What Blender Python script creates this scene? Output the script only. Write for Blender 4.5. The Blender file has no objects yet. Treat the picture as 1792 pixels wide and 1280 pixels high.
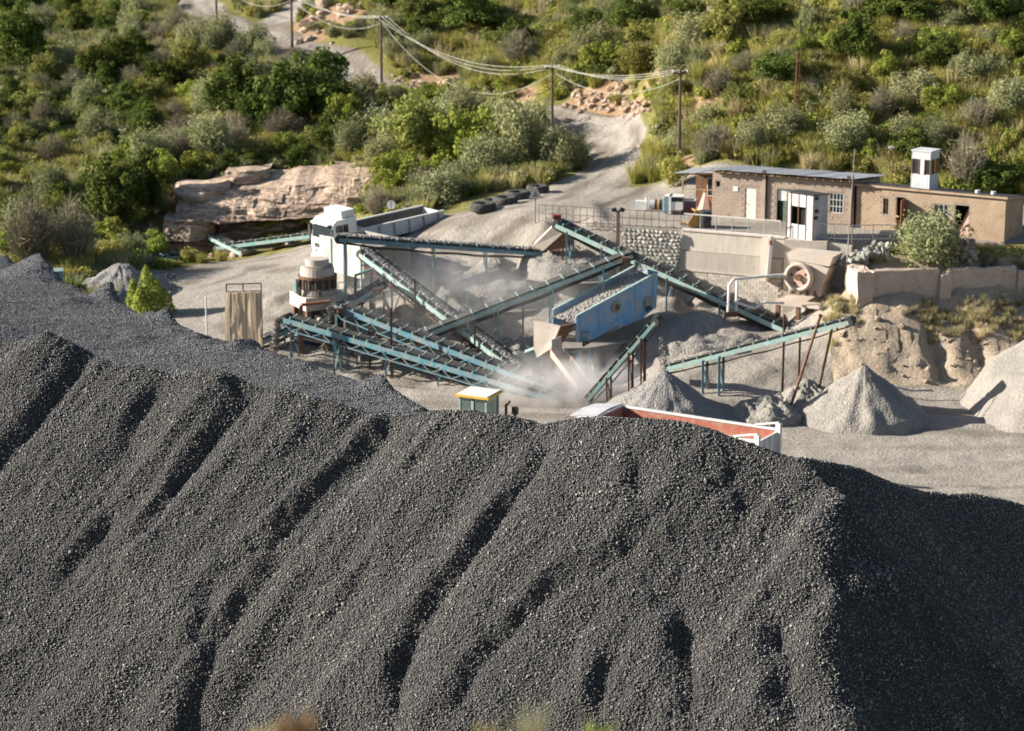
import bpy, math, random
import numpy as np
from mathutils import Vector, Matrix, noise as mnoise

# ------------------------------------------------------------------ camera, sky, sun, exposure
SC = bpy.context.scene
COL = SC.collection
R = math.radians
FPX = 4215.0                      # focal length in pixels of the 1792 x 1280 photograph
PITCH = R(14.0)
EYE = Vector((0, 0, 35))
cam = bpy.data.cameras.new('camera')
cam.sensor_width = 36.0
cam.lens = FPX / 1792.0 * 36.0
cam.clip_start = 0.5
cam.clip_end = 3000
cam.dof.use_dof = True
cam.dof.focus_distance = 80.0
cam.dof.aperture_fstop = 0.8
camo = bpy.data.objects.new('camera', cam)
COL.objects.link(camo)
camo.location = EYE
camo.rotation_euler = (R(90) - PITCH, 0, 0)
SC.camera = camo

SUN_EL = R(23.0)
SUN_AZ = R(4.0)                   # sun stands to the left; positive swings it behind the scene
sun_dir = Vector((-math.cos(SUN_AZ) * math.cos(SUN_EL), math.sin(SUN_AZ) * math.cos(SUN_EL), math.sin(SUN_EL)))
world = bpy.data.worlds.new('World')
SC.world = world
world.use_nodes = True
wn = world.node_tree
wn.nodes.clear()
wo = wn.nodes.new('ShaderNodeOutputWorld')
bg = wn.nodes.new('ShaderNodeBackground')
sky = wn.nodes.new('ShaderNodeTexSky')
sky.sky_type = 'NISHITA'
sky.sun_disc = False
sky.sun_elevation = SUN_EL
sky.sun_rotation = math.atan2(sun_dir.x, sun_dir.y)
sky.air_density = 1.0
sky.dust_density = 1.0
bg.inputs[1].default_value = 0.056
wn.links.new(sky.outputs[0], bg.inputs[0])
wn.links.new(bg.outputs[0], wo.inputs[0])
sl = bpy.data.lights.new('sun', 'SUN')
sl.energy = 5.0
sl.angle = R(0.5)
sl.color = (1.0, 0.92, 0.80)
slo = bpy.data.objects.new('sun', sl)
COL.objects.link(slo)
slo.rotation_euler = sun_dir.to_track_quat('Z', 'Y').to_euler()
slo.location = (-40, 0, 80)
SC.view_settings.view_transform = 'Standard'
SC.view_settings.look = 'None'
SC.view_settings.gamma = 1.0
SC.view_settings.use_curve_mapping = False
SC.view_settings.exposure = 1.2

cy_ = SC.cycles
cy_.max_bounces = 5; cy_.diffuse_bounces = 3; cy_.glossy_bounces = 2; cy_.transmission_bounces = 4; cy_.transparent_max_bounces = 4; cy_.volume_bounces = 1
cy_.caustics_reflective = False; cy_.caustics_refractive = False

# ------------------------------------------------------------------ measuring helpers
CP, SP = math.cos(PITCH), math.sin(PITCH)
def ray(u, v):
    a = (u - 896.0) / FPX
    b = (640.0 - v) / FPX
    return Vector((a, CP + SP * b, -SP + CP * b))
def at(u, v, Y):                  # the point of the photograph's ray (u, v) that lies Y metres out
    d = ray(u, v)
    return EYE + d * (Y / d.y)
def flat(u, v, z):                # where the ray meets the level z
    d = ray(u, v)
    return EYE + d * ((z - EYE.z) / d.z)
def proj(p):
    p = np.asarray(p, float)
    X = p[..., 0]; Yy = p[..., 1]; Z = p[..., 2] - EYE.z
    dep = Yy * CP - Z * SP
    return 896 + X / dep * FPX, 640 - (Yy * SP + Z * CP) / dep * FPX, dep

def hash2(ix, iy, seed):
    h = (ix.astype(np.int64) * 374761393 + iy.astype(np.int64) * 668265263 + seed * 1442695041) & 0xffffffff
    h = ((h ^ (h >> 13)) * 1274126177) & 0xffffffff
    h = (h ^ (h >> 16)) & 0xffffff
    return h / float(0xffffff)
def vnoise(x, y, seed=0):
    x = np.asarray(x, float); y = np.asarray(y, float)
    ix = np.floor(x); iy = np.floor(y)
    fx = x - ix; fy = y - iy
    fx = fx * fx * (3 - 2 * fx); fy = fy * fy * (3 - 2 * fy)
    a = hash2(ix, iy, seed); b = hash2(ix + 1, iy, seed)
    c = hash2(ix, iy + 1, seed); d = hash2(ix + 1, iy + 1, seed)
    return (a * (1 - fx) + b * fx) * (1 - fy) + (c * (1 - fx) + d * fx) * fy
def fbm(x, y, seed=0, octv=4, gain=0.5):
    s = 0; amp = 1; tot = 0
    for o in range(octv):
        s = s + amp * (vnoise(x * 2 ** o + 17.3 * o, y * 2 ** o - 9.1 * o, seed + o) - 0.5)
        tot += amp; amp *= gain
    return s / tot * 2          # about -1 .. 1
def smooth(e0, e1, x):
    t = np.clip((x - e0) / (e1 - e0), 0, 1)
    return t * t * (3 - 2 * t)
def poly_dist(x, y, pts):
    """distance to a polyline in plan, the side (+ left of its direction) and the running parameter"""
    best = np.full(np.shape(x), 1e9); side = np.zeros(np.shape(x)); par = np.zeros(np.shape(x))
    for i in range(len(pts) - 1):
        ax, ay = pts[i][0], pts[i][1]; bx, by = pts[i + 1][0], pts[i + 1][1]
        dx, dy = bx - ax, by - ay; L2 = dx * dx + dy * dy + 1e-9
        t = np.clip(((x - ax) * dx + (y - ay) * dy) / L2, 0, 1)
        d = np.hypot(x - ax - t * dx, y - ay - t * dy)
        m = d < best
        best = np.where(m, d, best)
        side = np.where(m, np.sign(dx * (y - ay) - dy * (x - ax)), side)
        par = np.where(m, i + t, par)
    return best, side, par

# ------------------------------------------------------------------ object helpers
def tag(o, label=None, cat=None, group=None, kind=None):
    if label: o['label'] = label
    if cat: o['category'] = cat
    if group: o['group'] = group
    if kind: o['kind'] = kind
    return o
def thing(name, label, cat, loc=(0, 0, 0), rotz=0.0, group=None, rot=None, scale=None):
    o = bpy.data.objects.new(name, None)
    o.empty_display_size = 0.2
    COL.objects.link(o)
    o.location = loc
    o.rotation_euler = rot if rot else (0, 0, rotz)
    if scale is not None: o.scale = (scale,) * 3 if not hasattr(scale, '__len__') else scale
    return tag(o, label, cat, group)
def meshdata(name, V, F, mat, smooth_=False):
    me = bpy.data.meshes.new(name)
    me.from_pydata([tuple(v) for v in V], [], F)
    if mat: me.materials.append(mat)
    if smooth_:
        me.polygons.foreach_set('use_smooth', [True] * len(me.polygons))
    me.update()
    return me
def npmesh(name, V, Q, mat, smooth_=False):
    """fast mesh from numpy arrays, faces all with the same number of corners"""
    V = np.asarray(V, np.float32); Q = np.asarray(Q, np.int32)
    me = bpy.data.meshes.new(name)
    me.vertices.add(len(V)); me.vertices.foreach_set('co', V.ravel())
    k = Q.shape[1]
    me.loops.add(Q.size); me.loops.foreach_set('vertex_index', Q.ravel())
    me.polygons.add(len(Q)); me.polygons.foreach_set('loop_start', np.arange(0, Q.size, k, dtype=np.int32))
    me.polygons.foreach_set('loop_total', np.full(len(Q), k, np.int32))
    if smooth_: me.polygons.foreach_set('use_smooth', np.ones(len(Q), bool))
    if mat: me.materials.append(mat)
    me.update(calc_edges=True)
    return me
def place(name, me, parent=None, loc=(0, 0, 0)):
    o = bpy.data.objects.new(name, me)
    COL.objects.link(o)
    o.location = loc
    if parent: o.parent = parent
    return o
def dup(root, loc=None, rotz=None, label=None, group=None, scale=None):
    def cp(o, par):
        c = o.copy(); COL.objects.link(c); c.parent = par
        for ch in o.children: cp(ch, c)
        return c
    r = cp(root, None)
    if loc is not None: r.location = loc
    if rotz is not None: r.rotation_euler = (0, 0, rotz)
    if label: r['label'] = label
    if group: r['group'] = group
    if scale is not None: r.scale = (scale,) * 3 if not hasattr(scale, '__len__') else scale
    return r

class MB:
    """collects boxes, bars and tubes into one mesh"""
    def __init__(s, origin=(0, 0, 0)):
        s.V = []; s.F = []; s.o = Vector(origin)
    def add(s, vs, fs):
        k = len(s.V)
        s.V += [Vector(v) - s.o for v in vs]
        s.F += [tuple(i + k for i in f) for f in fs]
        return s
    def box(s, c, size, M=None):
        c = Vector(c); hx, hy, hz = size[0] / 2, size[1] / 2, size[2] / 2
        vs = [Vector((x, y, z)) for z in (-hz, hz) for (x, y) in ((-hx, -hy), (hx, -hy), (hx, hy), (-hx, hy))]
        if M is not None: vs = [M @ v for v in vs]
        return s.add([c + v for v in vs], [(3, 2, 1, 0), (4, 5, 6, 7), (0, 1, 5, 4), (1, 2, 6, 5), (2, 3, 7, 6), (3, 0, 4, 7)])
    def bx(s, x0, x1, y0, y1, z0, z1):
        return s.box(((x0 + x1) / 2, (y0 + y1) / 2, (z0 + z1) / 2), (abs(x1 - x0), abs(y1 - y0), abs(z1 - z0)))
    def bar(s, a, b, w, h, up=(0, 0, 1)):
        a, b = Vector(a), Vector(b); d = (b - a)
        if d.length < 1e-6: return s
        d.normalize(); up = Vector(up)
        if abs(d.dot(up)) > 0.98: up = Vector((0, 1, 0)) if abs(d.y) < 0.9 else Vector((1, 0, 0))
        x = d.cross(up).normalized() * (w / 2); z = x.cross(d).normalized() * (h / 2)
        vs = [a - x - z, a + x - z, a + x + z, a - x + z, b - x - z, b + x - z, b + x + z, b - x + z]
        return s.add(vs, [(0, 1, 2, 3), (7, 6, 5, 4), (0, 4, 5, 1), (1, 5, 6, 2), (2, 6, 7, 3), (3, 7, 4, 0)])
    def tube(s, a, b, r, n=10, r2=None, cap=True):
        a, b = Vector(a), Vector(b); d = (b - a).normalized()
        r2 = r if r2 is None else r2
        t = Vector((0, 0, 1)) if abs(d.z) < 0.9 else Vector((1, 0, 0))
        x = d.cross(t).normalized(); y = d.cross(x).normalized()
        vs = []
        for (c, rr) in ((a, r), (b, r2)):
            for i in range(n):
                an = 2 * math.pi * i / n
                vs.append(c + x * (math.cos(an) * rr) + y * (math.sin(an) * rr))
        fs = [(i, (i + 1) % n, n + (i + 1) % n, n + i) for i in range(n)]
        if cap: fs += [tuple(reversed(range(n))), tuple(range(n, 2 * n))]
        return s.add(vs, fs)
    def path(s, pts, r, n=6):
        for i in range(len(pts) - 1): s.tube(pts[i], pts[i + 1], r, n)
        return s
    def ring(s, a, b, r0, r1, n=20):
        """hollow tube from a to b, inner radius r0, outer r1"""
        a, b = Vector(a), Vector(b); d = (b - a).normalized()
        t = Vector((0, 0, 1)) if abs(d.z) < 0.9 else Vector((1, 0, 0))
        x = d.cross(t).normalized(); y = d.cross(x).normalized()
        vs = []
        for (c, rr) in ((a, r0), (a, r1), (b, r1), (b, r0)):
            for i in range(n):
                an = 2 * math.pi * i / n
                vs.append(c + x * (math.cos(an) * rr) + y * (math.sin(an) * rr))
        fs = []
        for k in range(4):
            k2 = (k + 1) % 4
            fs += [(k * n + i, k * n + (i + 1) % n, k2 * n + (i + 1) % n, k2 * n + i) for i in range(n)]
        return s.add(vs, fs)
    def prism(s, pts, ext):
        """closed outline extruded along the vector ext"""
        n = len(pts); ext = Vector(ext)
        vs = [Vector(p) for p in pts] + [Vector(p) + ext for p in pts]
        fs = [tuple(reversed(range(n))), tuple(range(n, 2 * n))]
        fs += [(i, (i + 1) % n, n + (i + 1) % n, n + i) for i in range(n)]
        return s.add(vs, fs)
    def mesh(s, name, mat, smooth_=False):
        return meshdata(name, s.V, s.F, mat, smooth_)
    def build(s, name, mat, parent=None, smooth_=False):
        o = place(name, s.mesh(name, mat, smooth_), parent)
        if parent is None:
            o.location = s.o
        return o

def wall_cells(mb, x0, x1, y0, y1, z0, z1, holes):
    """a wall slab in local x-z with rectangular openings (hx0, hx1, hz0, hz1)"""
    xs = sorted(set([x0, x1] + [h[0] for h in holes] + [h[1] for h in holes]))
    zs = sorted(set([z0, z1] + [h[2] for h in holes] + [h[3] for h in holes]))
    for i in range(len(xs) - 1):
        run = None
        for j in range(len(zs) - 1):
            cx, cz = (xs[i] + xs[i + 1]) / 2, (zs[j] + zs[j + 1]) / 2
            hole = any(h[0] < cx < h[1] and h[2] < cz < h[3] for h in holes)
            if not hole:
                run = [zs[j], zs[j + 1]] if run is None else [run[0], zs[j + 1]]
            if (hole or j == len(zs) - 2) and run:
                mb.bx(xs[i], xs[i + 1], y0, y1, run[0], run[1]); run = None
def brickwork(mb, x0, x1, yf, z0, ztop, holes, bw, bh, rng, joint=0.012, proud=0.012, axis='x', xf=0):
    """single bricks laid in running bond just in front of the plane y = yf; ztop may be a function of x"""
    row = 0; z = z0
    zt = ztop if callable(ztop) else (lambda x: ztop)
    while True:
        off = (row % 2) * bw / 2
        x = x0 - off; any_ = False
        while x < x1 - 0.03:
            a, b = max(x, x0) + joint / 2, min(x + bw, x1) - joint / 2
            cx, cz = (a + b) / 2, z + bh / 2
            if b - a > 0.04 and z + bh <= zt(cx) + 0.01:
                any_ = True
                if not any(h[0] - 0.02 < b and a < h[1] + 0.02 and h[2] - 0.02 < z + bh and z < h[3] + 0.02 for h in holes):
                    p = proud + rng.uniform(-0.006, 0.008)
                    if axis == 'x': mb.bx(a, b, yf - p, yf + 0.02, z + joint / 2, z + bh - joint / 2)
                    else: mb.bx(xf - 0.02, xf + p, a, b, z + joint / 2, z + bh - joint / 2)
            x += bw
        z += bh; row += 1
        if not any_ or row > 60: break
def corrugated(x0, x1, y0, y1, zf, pitch=0.15, amp=0.025, ny=2):
    """corrugated sheet in local coordinates, ridges running along y; zf(x, y) gives the height"""
    n = max(4, int((x1 - x0) / pitch * 4)); V = []; F = []
    for j in range(ny + 1):
        y = y0 + (y1 - y0) * j / ny
        for i in range(n + 1):
            x = x0 + (x1 - x0) * i / n
            V.append((x, y, zf(x, y) + amp * math.sin(2 * math.pi * x / pitch)))
    for j in range(ny):
        for i in range(n):
            a = j * (n + 1) + i
            F.append((a, a + 1, a + n + 2, a + n + 1))
    return V, F

# ------------------------------------------------------------------ materials
MATS = {}
def nt_new(name):
    m = bpy.data.materials.new(name); m.use_nodes = True
    nt = m.node_tree; nt.nodes.clear()
    out = nt.nodes.new('ShaderNodeOutputMaterial')
    b = nt.nodes.new('ShaderNodeBsdfPrincipled')
    nt.links.new(b.outputs[0], out.inputs[0])
    return m, nt, b, out
def N(nt, kind, **kw):
    n = nt.nodes.new(kind)
    for k, v in kw.items(): setattr(n, k, v)
    return n
def rgb(c): return (c[0], c[1], c[2], 1)
def mixc(nt, fac, a, b, mode='MIX'):
    m = N(nt, 'ShaderNodeMix', data_type='RGBA', blend_type=mode)
    for sock, val in ((m.inputs[0], fac), (m.inputs[6], a), (m.inputs[7], b)):
        if hasattr(val, 'is_output'): nt.links.new(val, sock)
        elif isinstance(val, (int, float)): sock.default_value = val
        else: sock.default_value = rgb(val)
    return m.outputs[2]
def noise_fac(nt, scale, detail=4, lo=0.35, hi=0.65, coord='Object', rough=0.55, dist=0.0, stretch=None):
    tc = N(nt, 'ShaderNodeTexCoord')
    src = tc.outputs[coord if coord != 'Geo' else 'Object']
    if coord == 'Geo':
        src = N(nt, 'ShaderNodeNewGeometry').outputs['Position']
    if stretch:
        mp = N(nt, 'ShaderNodeMapping'); mp.inputs['Scale'].default_value = stretch
        nt.links.new(src, mp.inputs[0]); src = mp.outputs[0]
    n = N(nt, 'ShaderNodeTexNoise')
    n.inputs['Scale'].default_value = scale; n.inputs['Detail'].default_value = detail
    n.inputs['Roughness'].default_value = rough; n.inputs['Distortion'].default_value = dist
    nt.links.new(src, n.inputs['Vector'])
    mr = N(nt, 'ShaderNodeMapRange'); mr.inputs[1].default_value = lo; mr.inputs[2].default_value = hi
    nt.links.new(n.outputs[0], mr.inputs[0])
    return mr.outputs[0], n.outputs[0]
def bump(nt, b, height, strength=0.4, dist=0.05):
    bp = N(nt, 'ShaderNodeBump'); bp.inputs['Strength'].default_value = strength
    bp.inputs['Distance'].default_value = dist
    nt.links.new(height, bp.inputs['Height']); nt.links.new(bp.outputs[0], b.inputs['Normal'])
def weathered(name, c1, c2, scale=3.0, c3=None, s3=9.0, rough=0.8, metal=0.0, bmp=0.25, bdist=0.02, lo=0.35, hi=0.68, lo3=0.56, hi3=0.7, stretch=None, spec=0.3, objvar=0.0):
    """two tones mixed by noise, a third (dirt, rust, chips) in patches, fine relief"""
    m, nt, b, out = nt_new(name)
    f, raw = noise_fac(nt, scale, 5, lo, hi, stretch=stretch)
    col = mixc(nt, f, c1, c2)
    if c3 is not None:
        f3, r3 = noise_fac(nt, s3, 6, lo3, hi3, rough=0.7, stretch=stretch)
        col = mixc(nt, f3, col, c3)
    if objvar:
        oi = N(nt, 'ShaderNodeObjectInfo')
        mr = N(nt, 'ShaderNodeMapRange'); mr.inputs[3].default_value = 1 - objvar; mr.inputs[4].default_value = 1 + objvar
        nt.links.new(oi.outputs['Random'], mr.inputs[0])
        hs = N(nt, 'ShaderNodeHueSaturation'); nt.links.new(mr.outputs[0], hs.inputs['Value'])
        nt.links.new(col, hs.inputs['Color']); col = hs.outputs[0]
    nt.links.new(col, b.inputs['Base Color'])
    b.inputs['Roughness'].default_value = rough; b.inputs['Metallic'].default_value = metal
    b.inputs['Specular IOR Level'].default_value = spec
    if bmp:
        fb, rb = noise_fac(nt, s3 * 3, 5)
        bump(nt, b, rb, bmp, bdist)
    MATS[name] = m
    return m
DUST = (0.36, 0.32, 0.28)
M_teal = weathered('teal_paint', (0.10, 0.28, 0.28), (0.17, 0.38, 0.37), 2.0, DUST, 3.0, rough=0.6, lo3=0.40, hi3=0.68)
M_tealpale = weathered('pale_teal_paint', (0.27, 0.46, 0.44), (0.38, 0.55, 0.52), 2.0, DUST, 3.0, rough=0.65, lo3=0.42, hi3=0.7)
M_tealblue = weathered('blue_teal_paint', (0.06, 0.22, 0.31), (0.10, 0.30, 0.38), 2.0, DUST, 2.5, rough=0.6, lo3=0.40, hi3=0.70)
M_blue = weathered('blue_paint', (0.12, 0.32, 0.56), (0.18, 0.40, 0.62), 1.0, (0.38, 0.39, 0.41), 0.8, rough=0.6, lo3=0.42, hi3=0.66)
M_rust = weathered('rusty_steel', (0.13, 0.07, 0.045), (0.20, 0.11, 0.07), 3.0, (0.07, 0.045, 0.035), 8.0, rough=0.85)
M_rustsheet = weathered('rust_red_sheet', (0.27, 0.11, 0.055), (0.33, 0.16, 0.085), 1.2, (0.17, 0.08, 0.05), 4.0, rough=0.85)
M_belt = weathered('rubber_belt', (0.045, 0.043, 0.042), (0.09, 0.085, 0.08), 3.0, (0.16, 0.145, 0.13), 6.0, rough=0.85)
M_steel = weathered('dusty_steel', (0.28, 0.26, 0.24), (0.36, 0.33, 0.30), 2.0, (0.22, 0.18, 0.15), 6.0, rough=0.65)
M_darksteel = weathered('dark_steel', (0.035, 0.037, 0.04), (0.07, 0.07, 0.072), 3.0, (0.13, 0.12, 0.11), 7.0, rough=0.7)
M_whitepaint = weathered('white_paint', (0.74, 0.74, 0.72), (0.80, 0.80, 0.78), 2.0, (0.50, 0.47, 0.43), 3.5, rough=0.4, bmp=0.05, lo3=0.58, hi3=0.8)
M_whitedirty = weathered('dirty_white_paint', (0.62, 0.62, 0.60), (0.74, 0.74, 0.72), 1.5, (0.40, 0.38, 0.35), 3.0, rough=0.6, stretch=(3, 3, 0.6))
M_binwhite = weathered('bin_white', (0.50, 0.50, 0.485), (0.62, 0.62, 0.60), 1.5, (0.30, 0.275, 0.25), 1.8, rough=0.7, stretch=(3, 3, 0.4), lo3=0.46, hi3=0.64)
M_concrete = weathered('concrete', (0.40, 0.355, 0.31), (0.49, 0.44, 0.385), 0.8, (0.27, 0.235, 0.20), 1.6, rough=0.9, bmp=0.5, stretch=(3.0, 3.0, 0.5))
M_concretelight = weathered('light_concrete', (0.50, 0.45, 0.385), (0.58, 0.53, 0.46), 0.9, (0.34, 0.295, 0.25), 1.6, rough=0.9, bmp=0.5, stretch=(3.0, 3.0, 0.6))
M_stonewall = weathered('wall_stone', (0.42, 0.40, 0.36), (0.55, 0.53, 0.48), 3.0, (0.22, 0.22, 0.20), 5.0, rough=0.9, objvar=0.25)
M_mortar = weathered('dark_mortar', (0.26, 0.24, 0.21), (0.36, 0.33, 0.29), 3.0, rough=0.95)
M_brick = weathered('tan_brick', (0.34, 0.265, 0.215), (0.43, 0.345, 0.285), 0.9, (0.23, 0.175, 0.14), 1.4, rough=0.92, bmp=0.5)
M_brick2 = weathered('ochre_brick', (0.36, 0.265, 0.185), (0.45, 0.345, 0.25), 0.9, (0.25, 0.175, 0.125), 1.4, rough=0.92, bmp=0.5)
M_render = weathered('wall_mortar', (0.27, 0.22, 0.18), (0.35, 0.29, 0.24), 2.0, (0.22, 0.18, 0.15), 5.0, rough=0.95)
M_iron = weathered('galvanised_iron', (0.44, 0.45, 0.47), (0.55, 0.56, 0.58), 1.4, (0.33, 0.31, 0.30), 3.0, rough=0.6, metal=0.0, stretch=(1, 0.3, 1), objvar=0.12)
M_ironwhite = weathered('whitewashed_iron', (0.62, 0.65, 0.66), (0.74, 0.76, 0.76), 2.0, (0.42, 0.38, 0.34), 4.0, rough=0.6, stretch=(2, 2, 0.5))
M_black = weathered('interior_shade', (0.012, 0.011, 0.010), (0.02, 0.018, 0.016), 3.0, rough=0.9, bmp=0)  # near-black colour standing in for shade inside rooms and openings
M_tyre = weathered('old_tyre', (0.045, 0.043, 0.042), (0.085, 0.08, 0.075), 4.0, (0.20, 0.18, 0.15), 5.0, rough=0.9)
M_wood = weathered('pole_wood', (0.075, 0.058, 0.045), (0.13, 0.10, 0.08), 4.0, rough=0.9, stretch=(4, 4, 0.4))
M_woodlight = weathered('rafter_wood', (0.30, 0.20, 0.12), (0.38, 0.27, 0.17), 4.0, rough=0.9)
M_wire = weathered('aluminium_wire', (0.42, 0.41, 0.36), (0.50, 0.49, 0.44), 2.0, rough=0.5, bmp=0)
M_hose = weathered('fawn_strip', (0.62, 0.48, 0.32), (0.74, 0.64, 0.50), 1.0, (0.48, 0.40, 0.31), 3.0, rough=0.8, stretch=(4, 4, 0.3), objvar=0.3)
M_red = weathered('tub_red', (0.36, 0.10, 0.07), (0.42, 0.15, 0.105), 1.2, (0.38, 0.27, 0.215), 1.8, rough=0.8, lo3=0.42, hi3=0.66)
M_yellow = weathered('machine_yellow', (0.66, 0.40, 0.05), (0.74, 0.47, 0.08), 2.0, (0.55, 0.42, 0.22), 4.0, rough=0.5)
M_ochre = weathered('ochre_paint', (0.55, 0.30, 0.08), (0.62, 0.36, 0.12), 2.0, (0.35, 0.20, 0.10), 5.0, rough=0.7)
M_pink = weathered('pink_primer', (0.50, 0.33, 0.26), (0.58, 0.41, 0.34), 1.5, (0.42, 0.33, 0.28), 4.0, rough=0.8)
M_beige = weathered('dusty_beige_steel', (0.47, 0.40, 0.34), (0.55, 0.48, 0.42), 1.5, (0.38, 0.32, 0.28), 4.0, rough=0.85)
M_orangevest = weathered('orange_vest', (0.80, 0.22, 0.05), (0.85, 0.28, 0.07), 3.0, rough=0.8, bmp=0)
M_skin = weathered('skin', (0.20, 0.11, 0.07), (0.24, 0.14, 0.09), 3.0, rough=0.6, bmp=0)
M_cloth_red = weathered('red_cloth', (0.42, 0.13, 0.10), (0.50, 0.20, 0.15), 5.0, rough=0.95)
M_cloth_green = weathered('green_cloth', (0.10, 0.14, 0.11), (0.16, 0.20, 0.16), 5.0, rough=0.95)
M_cloth_blue = weathered('blue_cloth', (0.10, 0.20, 0.36), (0.16, 0.28, 0.44), 5.0, rough=0.95)
M_doorwhite = weathered('door_cream', (0.74, 0.66, 0.60), (0.80, 0.72, 0.66), 1.5, rough=0.6, bmp=0.05)
M_pvc = weathered('orange_white_drum', (0.66, 0.56, 0.46), (0.70, 0.62, 0.54), 1.0, (0.60, 0.26, 0.10), 1.2, rough=0.6)
def glass_mat():
    m, nt, b, out = nt_new('window_glass')
    b.inputs['Base Color'].default_value = (0.55, 0.66, 0.64, 1)
    b.inputs['Roughness'].default_value = 0.06
    b.inputs['Transmission Weight'].default_value = 0.85
    b.inputs['IOR'].default_value = 1.1
    return m
M_glass = glass_mat()
def darkglass():
    m, nt, b, out = nt_new('dark_glass')
    b.inputs['Base Color'].default_value = (0.03, 0.04, 0.045, 1)
    b.inputs['Roughness'].default_value = 0.08
    b.inputs['Specular IOR Level'].default_value = 0.6
    return m
M_dglass = darkglass()

def gravel_mat(name, c1, c2, cdust, scale, bstr=0.8, bdist=0.05, dustlo=0.45, dusthi=0.7, spread=0.5):
    """a surface of small stones: voronoi cells give tone and relief"""
    m, nt, b, out = nt_new(name)
    geo = N(nt, 'ShaderNodeNewGeometry')
    v = N(nt, 'ShaderNodeTexVoronoi'); v.inputs['Scale'].default_value = scale
    nt.links.new(geo.outputs['Position'], v.inputs['Vector'])
    sep = N(nt, 'ShaderNodeSeparateColor'); nt.links.new(v.outputs['Color'], sep.inputs[0])
    col = mixc(nt, sep.outputs[0], c1, c2)
    f, raw = noise_fac(nt, 0.35, 5, dustlo, dusthi, coord='Geo')
    col = mixc(nt, f, col, cdust)
    nt.links.new(col, b.inputs['Base Color'])
    b.inputs['Roughness'].default_value = 0.85; b.inputs['Specular IOR Level'].default_value = 0.25
    f2, r2 = noise_fac(nt, scale * 0.35, 4, coord='Geo')
    mx = N(nt, 'ShaderNodeMath', operation='SUBTRACT')
    nt.links.new(r2, mx.inputs[0]); nt.links.new(v.outputs['Distance'], mx.inputs[1])
    bump(nt, b, mx.outputs[0], bstr, bdist)
    return m
M_heap = gravel_mat('gravel_bed', (0.035, 0.034, 0.034), (0.085, 0.082, 0.08), (0.06, 0.058, 0.058), 14.0, 1.0, 0.08)
M_fines = gravel_mat('blue_grey_fines', (0.07, 0.074, 0.082), (0.14, 0.146, 0.156), (0.105, 0.109, 0.116), 14.0, 1.0, 0.08)
M_cone = gravel_mat('grey_gravel', (0.17, 0.165, 0.16), (0.30, 0.29, 0.275), (0.25, 0.24, 0.23), 11.0, 0.9, 0.08)
M_sand = gravel_mat('crusher_dust', (0.22, 0.205, 0.185), (0.31, 0.285, 0.255), (0.20, 0.19, 0.175), 9.0, 0.6, 0.07)
M_load = gravel_mat('belt_gravel', (0.20, 0.19, 0.18), (0.38, 0.36, 0.33), (0.30, 0.28, 0.26), 9.0, 1.0, 0.08)

def stone_mat(name='crushed_stone', gain=1.0):
    m, nt, b, out = nt_new(name)
    oi = N(nt, 'ShaderNodeObjectInfo')
    cr = N(nt, 'ShaderNodeValToRGB')
    e = cr.color_ramp.elements
    e[0].position = 0.0; e[0].color = (0.052, 0.055, 0.062, 1)
    e[1].position = 1.0; e[1].color = (0.29, 0.28, 0.26, 1)
    k = cr.color_ramp.elements.new(0.55); k.color = (0.122, 0.124, 0.128, 1)
    k = cr.color_ramp.elements.new(0.85); k.color = (0.20, 0.197, 0.19, 1)
    nt.links.new(oi.outputs['Random'], cr.inputs[0])
    f, raw = noise_fac(nt, 0.22, 4, 0.42, 0.62, coord='Geo')
    col = mixc(nt, f, cr.outputs[0], (1.2, 1.18, 1.12), 'MULTIPLY')
    if gain != 1.0: col = mixc(nt, 1.0, col, (gain, gain * 1.01, gain * 1.04), 'MULTIPLY')
    nt.links.new(col, b.inputs['Base Color'])
    b.inputs['Roughness'].default_value = 0.6
    b.inputs['Specular IOR Level'].default_value = 0.4
    return m
M_stone = stone_mat()
M_stonefine = stone_mat('fine_stone', 0.95)

def leaf_mat(name, dark, light, trans=0.25, hue=0.0):
    m = bpy.data.materials.new(name); m.use_nodes = True
    nt = m.node_tree; nt.nodes.clear()
    out = nt.nodes.new('ShaderNodeOutputMaterial')
    geo = N(nt, 'ShaderNodeNewGeometry'); oi = N(nt, 'ShaderNodeObjectInfo')
    col = mixc(nt, geo.outputs['Random Per Island'], dark, light)
    mr = N(nt, 'ShaderNodeMapRange'); mr.inputs[3].default_value = 0.75; mr.inputs[4].default_value = 1.25
    nt.links.new(oi.outputs['Random'], mr.inputs[0])
    mh = N(nt, 'ShaderNodeMapRange'); mh.inputs[3].default_value = 0.485; mh.inputs[4].default_value = 0.515
    mm = N(nt, 'ShaderNodeMath', operation='FRACT')
    ml = N(nt, 'ShaderNodeMath', operation='MULTIPLY'); ml.inputs[1].default_value = 7.31
    nt.links.new(oi.outputs['Random'], ml.inputs[0]); nt.links.new(ml.outputs[0], mm.inputs[0]); nt.links.new(mm.outputs[0], mh.inputs[0])
    hs = N(nt, 'ShaderNodeHueSaturation')
    nt.links.new(mr.outputs[0], hs.inputs['Value']); nt.links.new(mh.outputs[0], hs.inputs['Hue']); nt.links.new(col, hs.inputs['Color'])
    d = N(nt, 'ShaderNodeBsdfDiffuse'); t = N(nt, 'ShaderNodeBsdfTranslucent')
    nt.links.new(hs.outputs[0], d.inputs[0]); nt.links.new(hs.outputs[0], t.inputs[0])
    ms = N(nt, 'ShaderNodeMixShader'); ms.inputs[0].default_value = trans
    nt.links.new(d.outputs[0], ms.inputs[1]); nt.links.new(t.outputs[0], ms.inputs[2])
    nt.links.new(ms.outputs[0], out.inputs[0])
    return m
L_dark = leaf_mat('evergreen_leaf', (0.067, 0.095, 0.022), (0.168, 0.207, 0.056))
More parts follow.
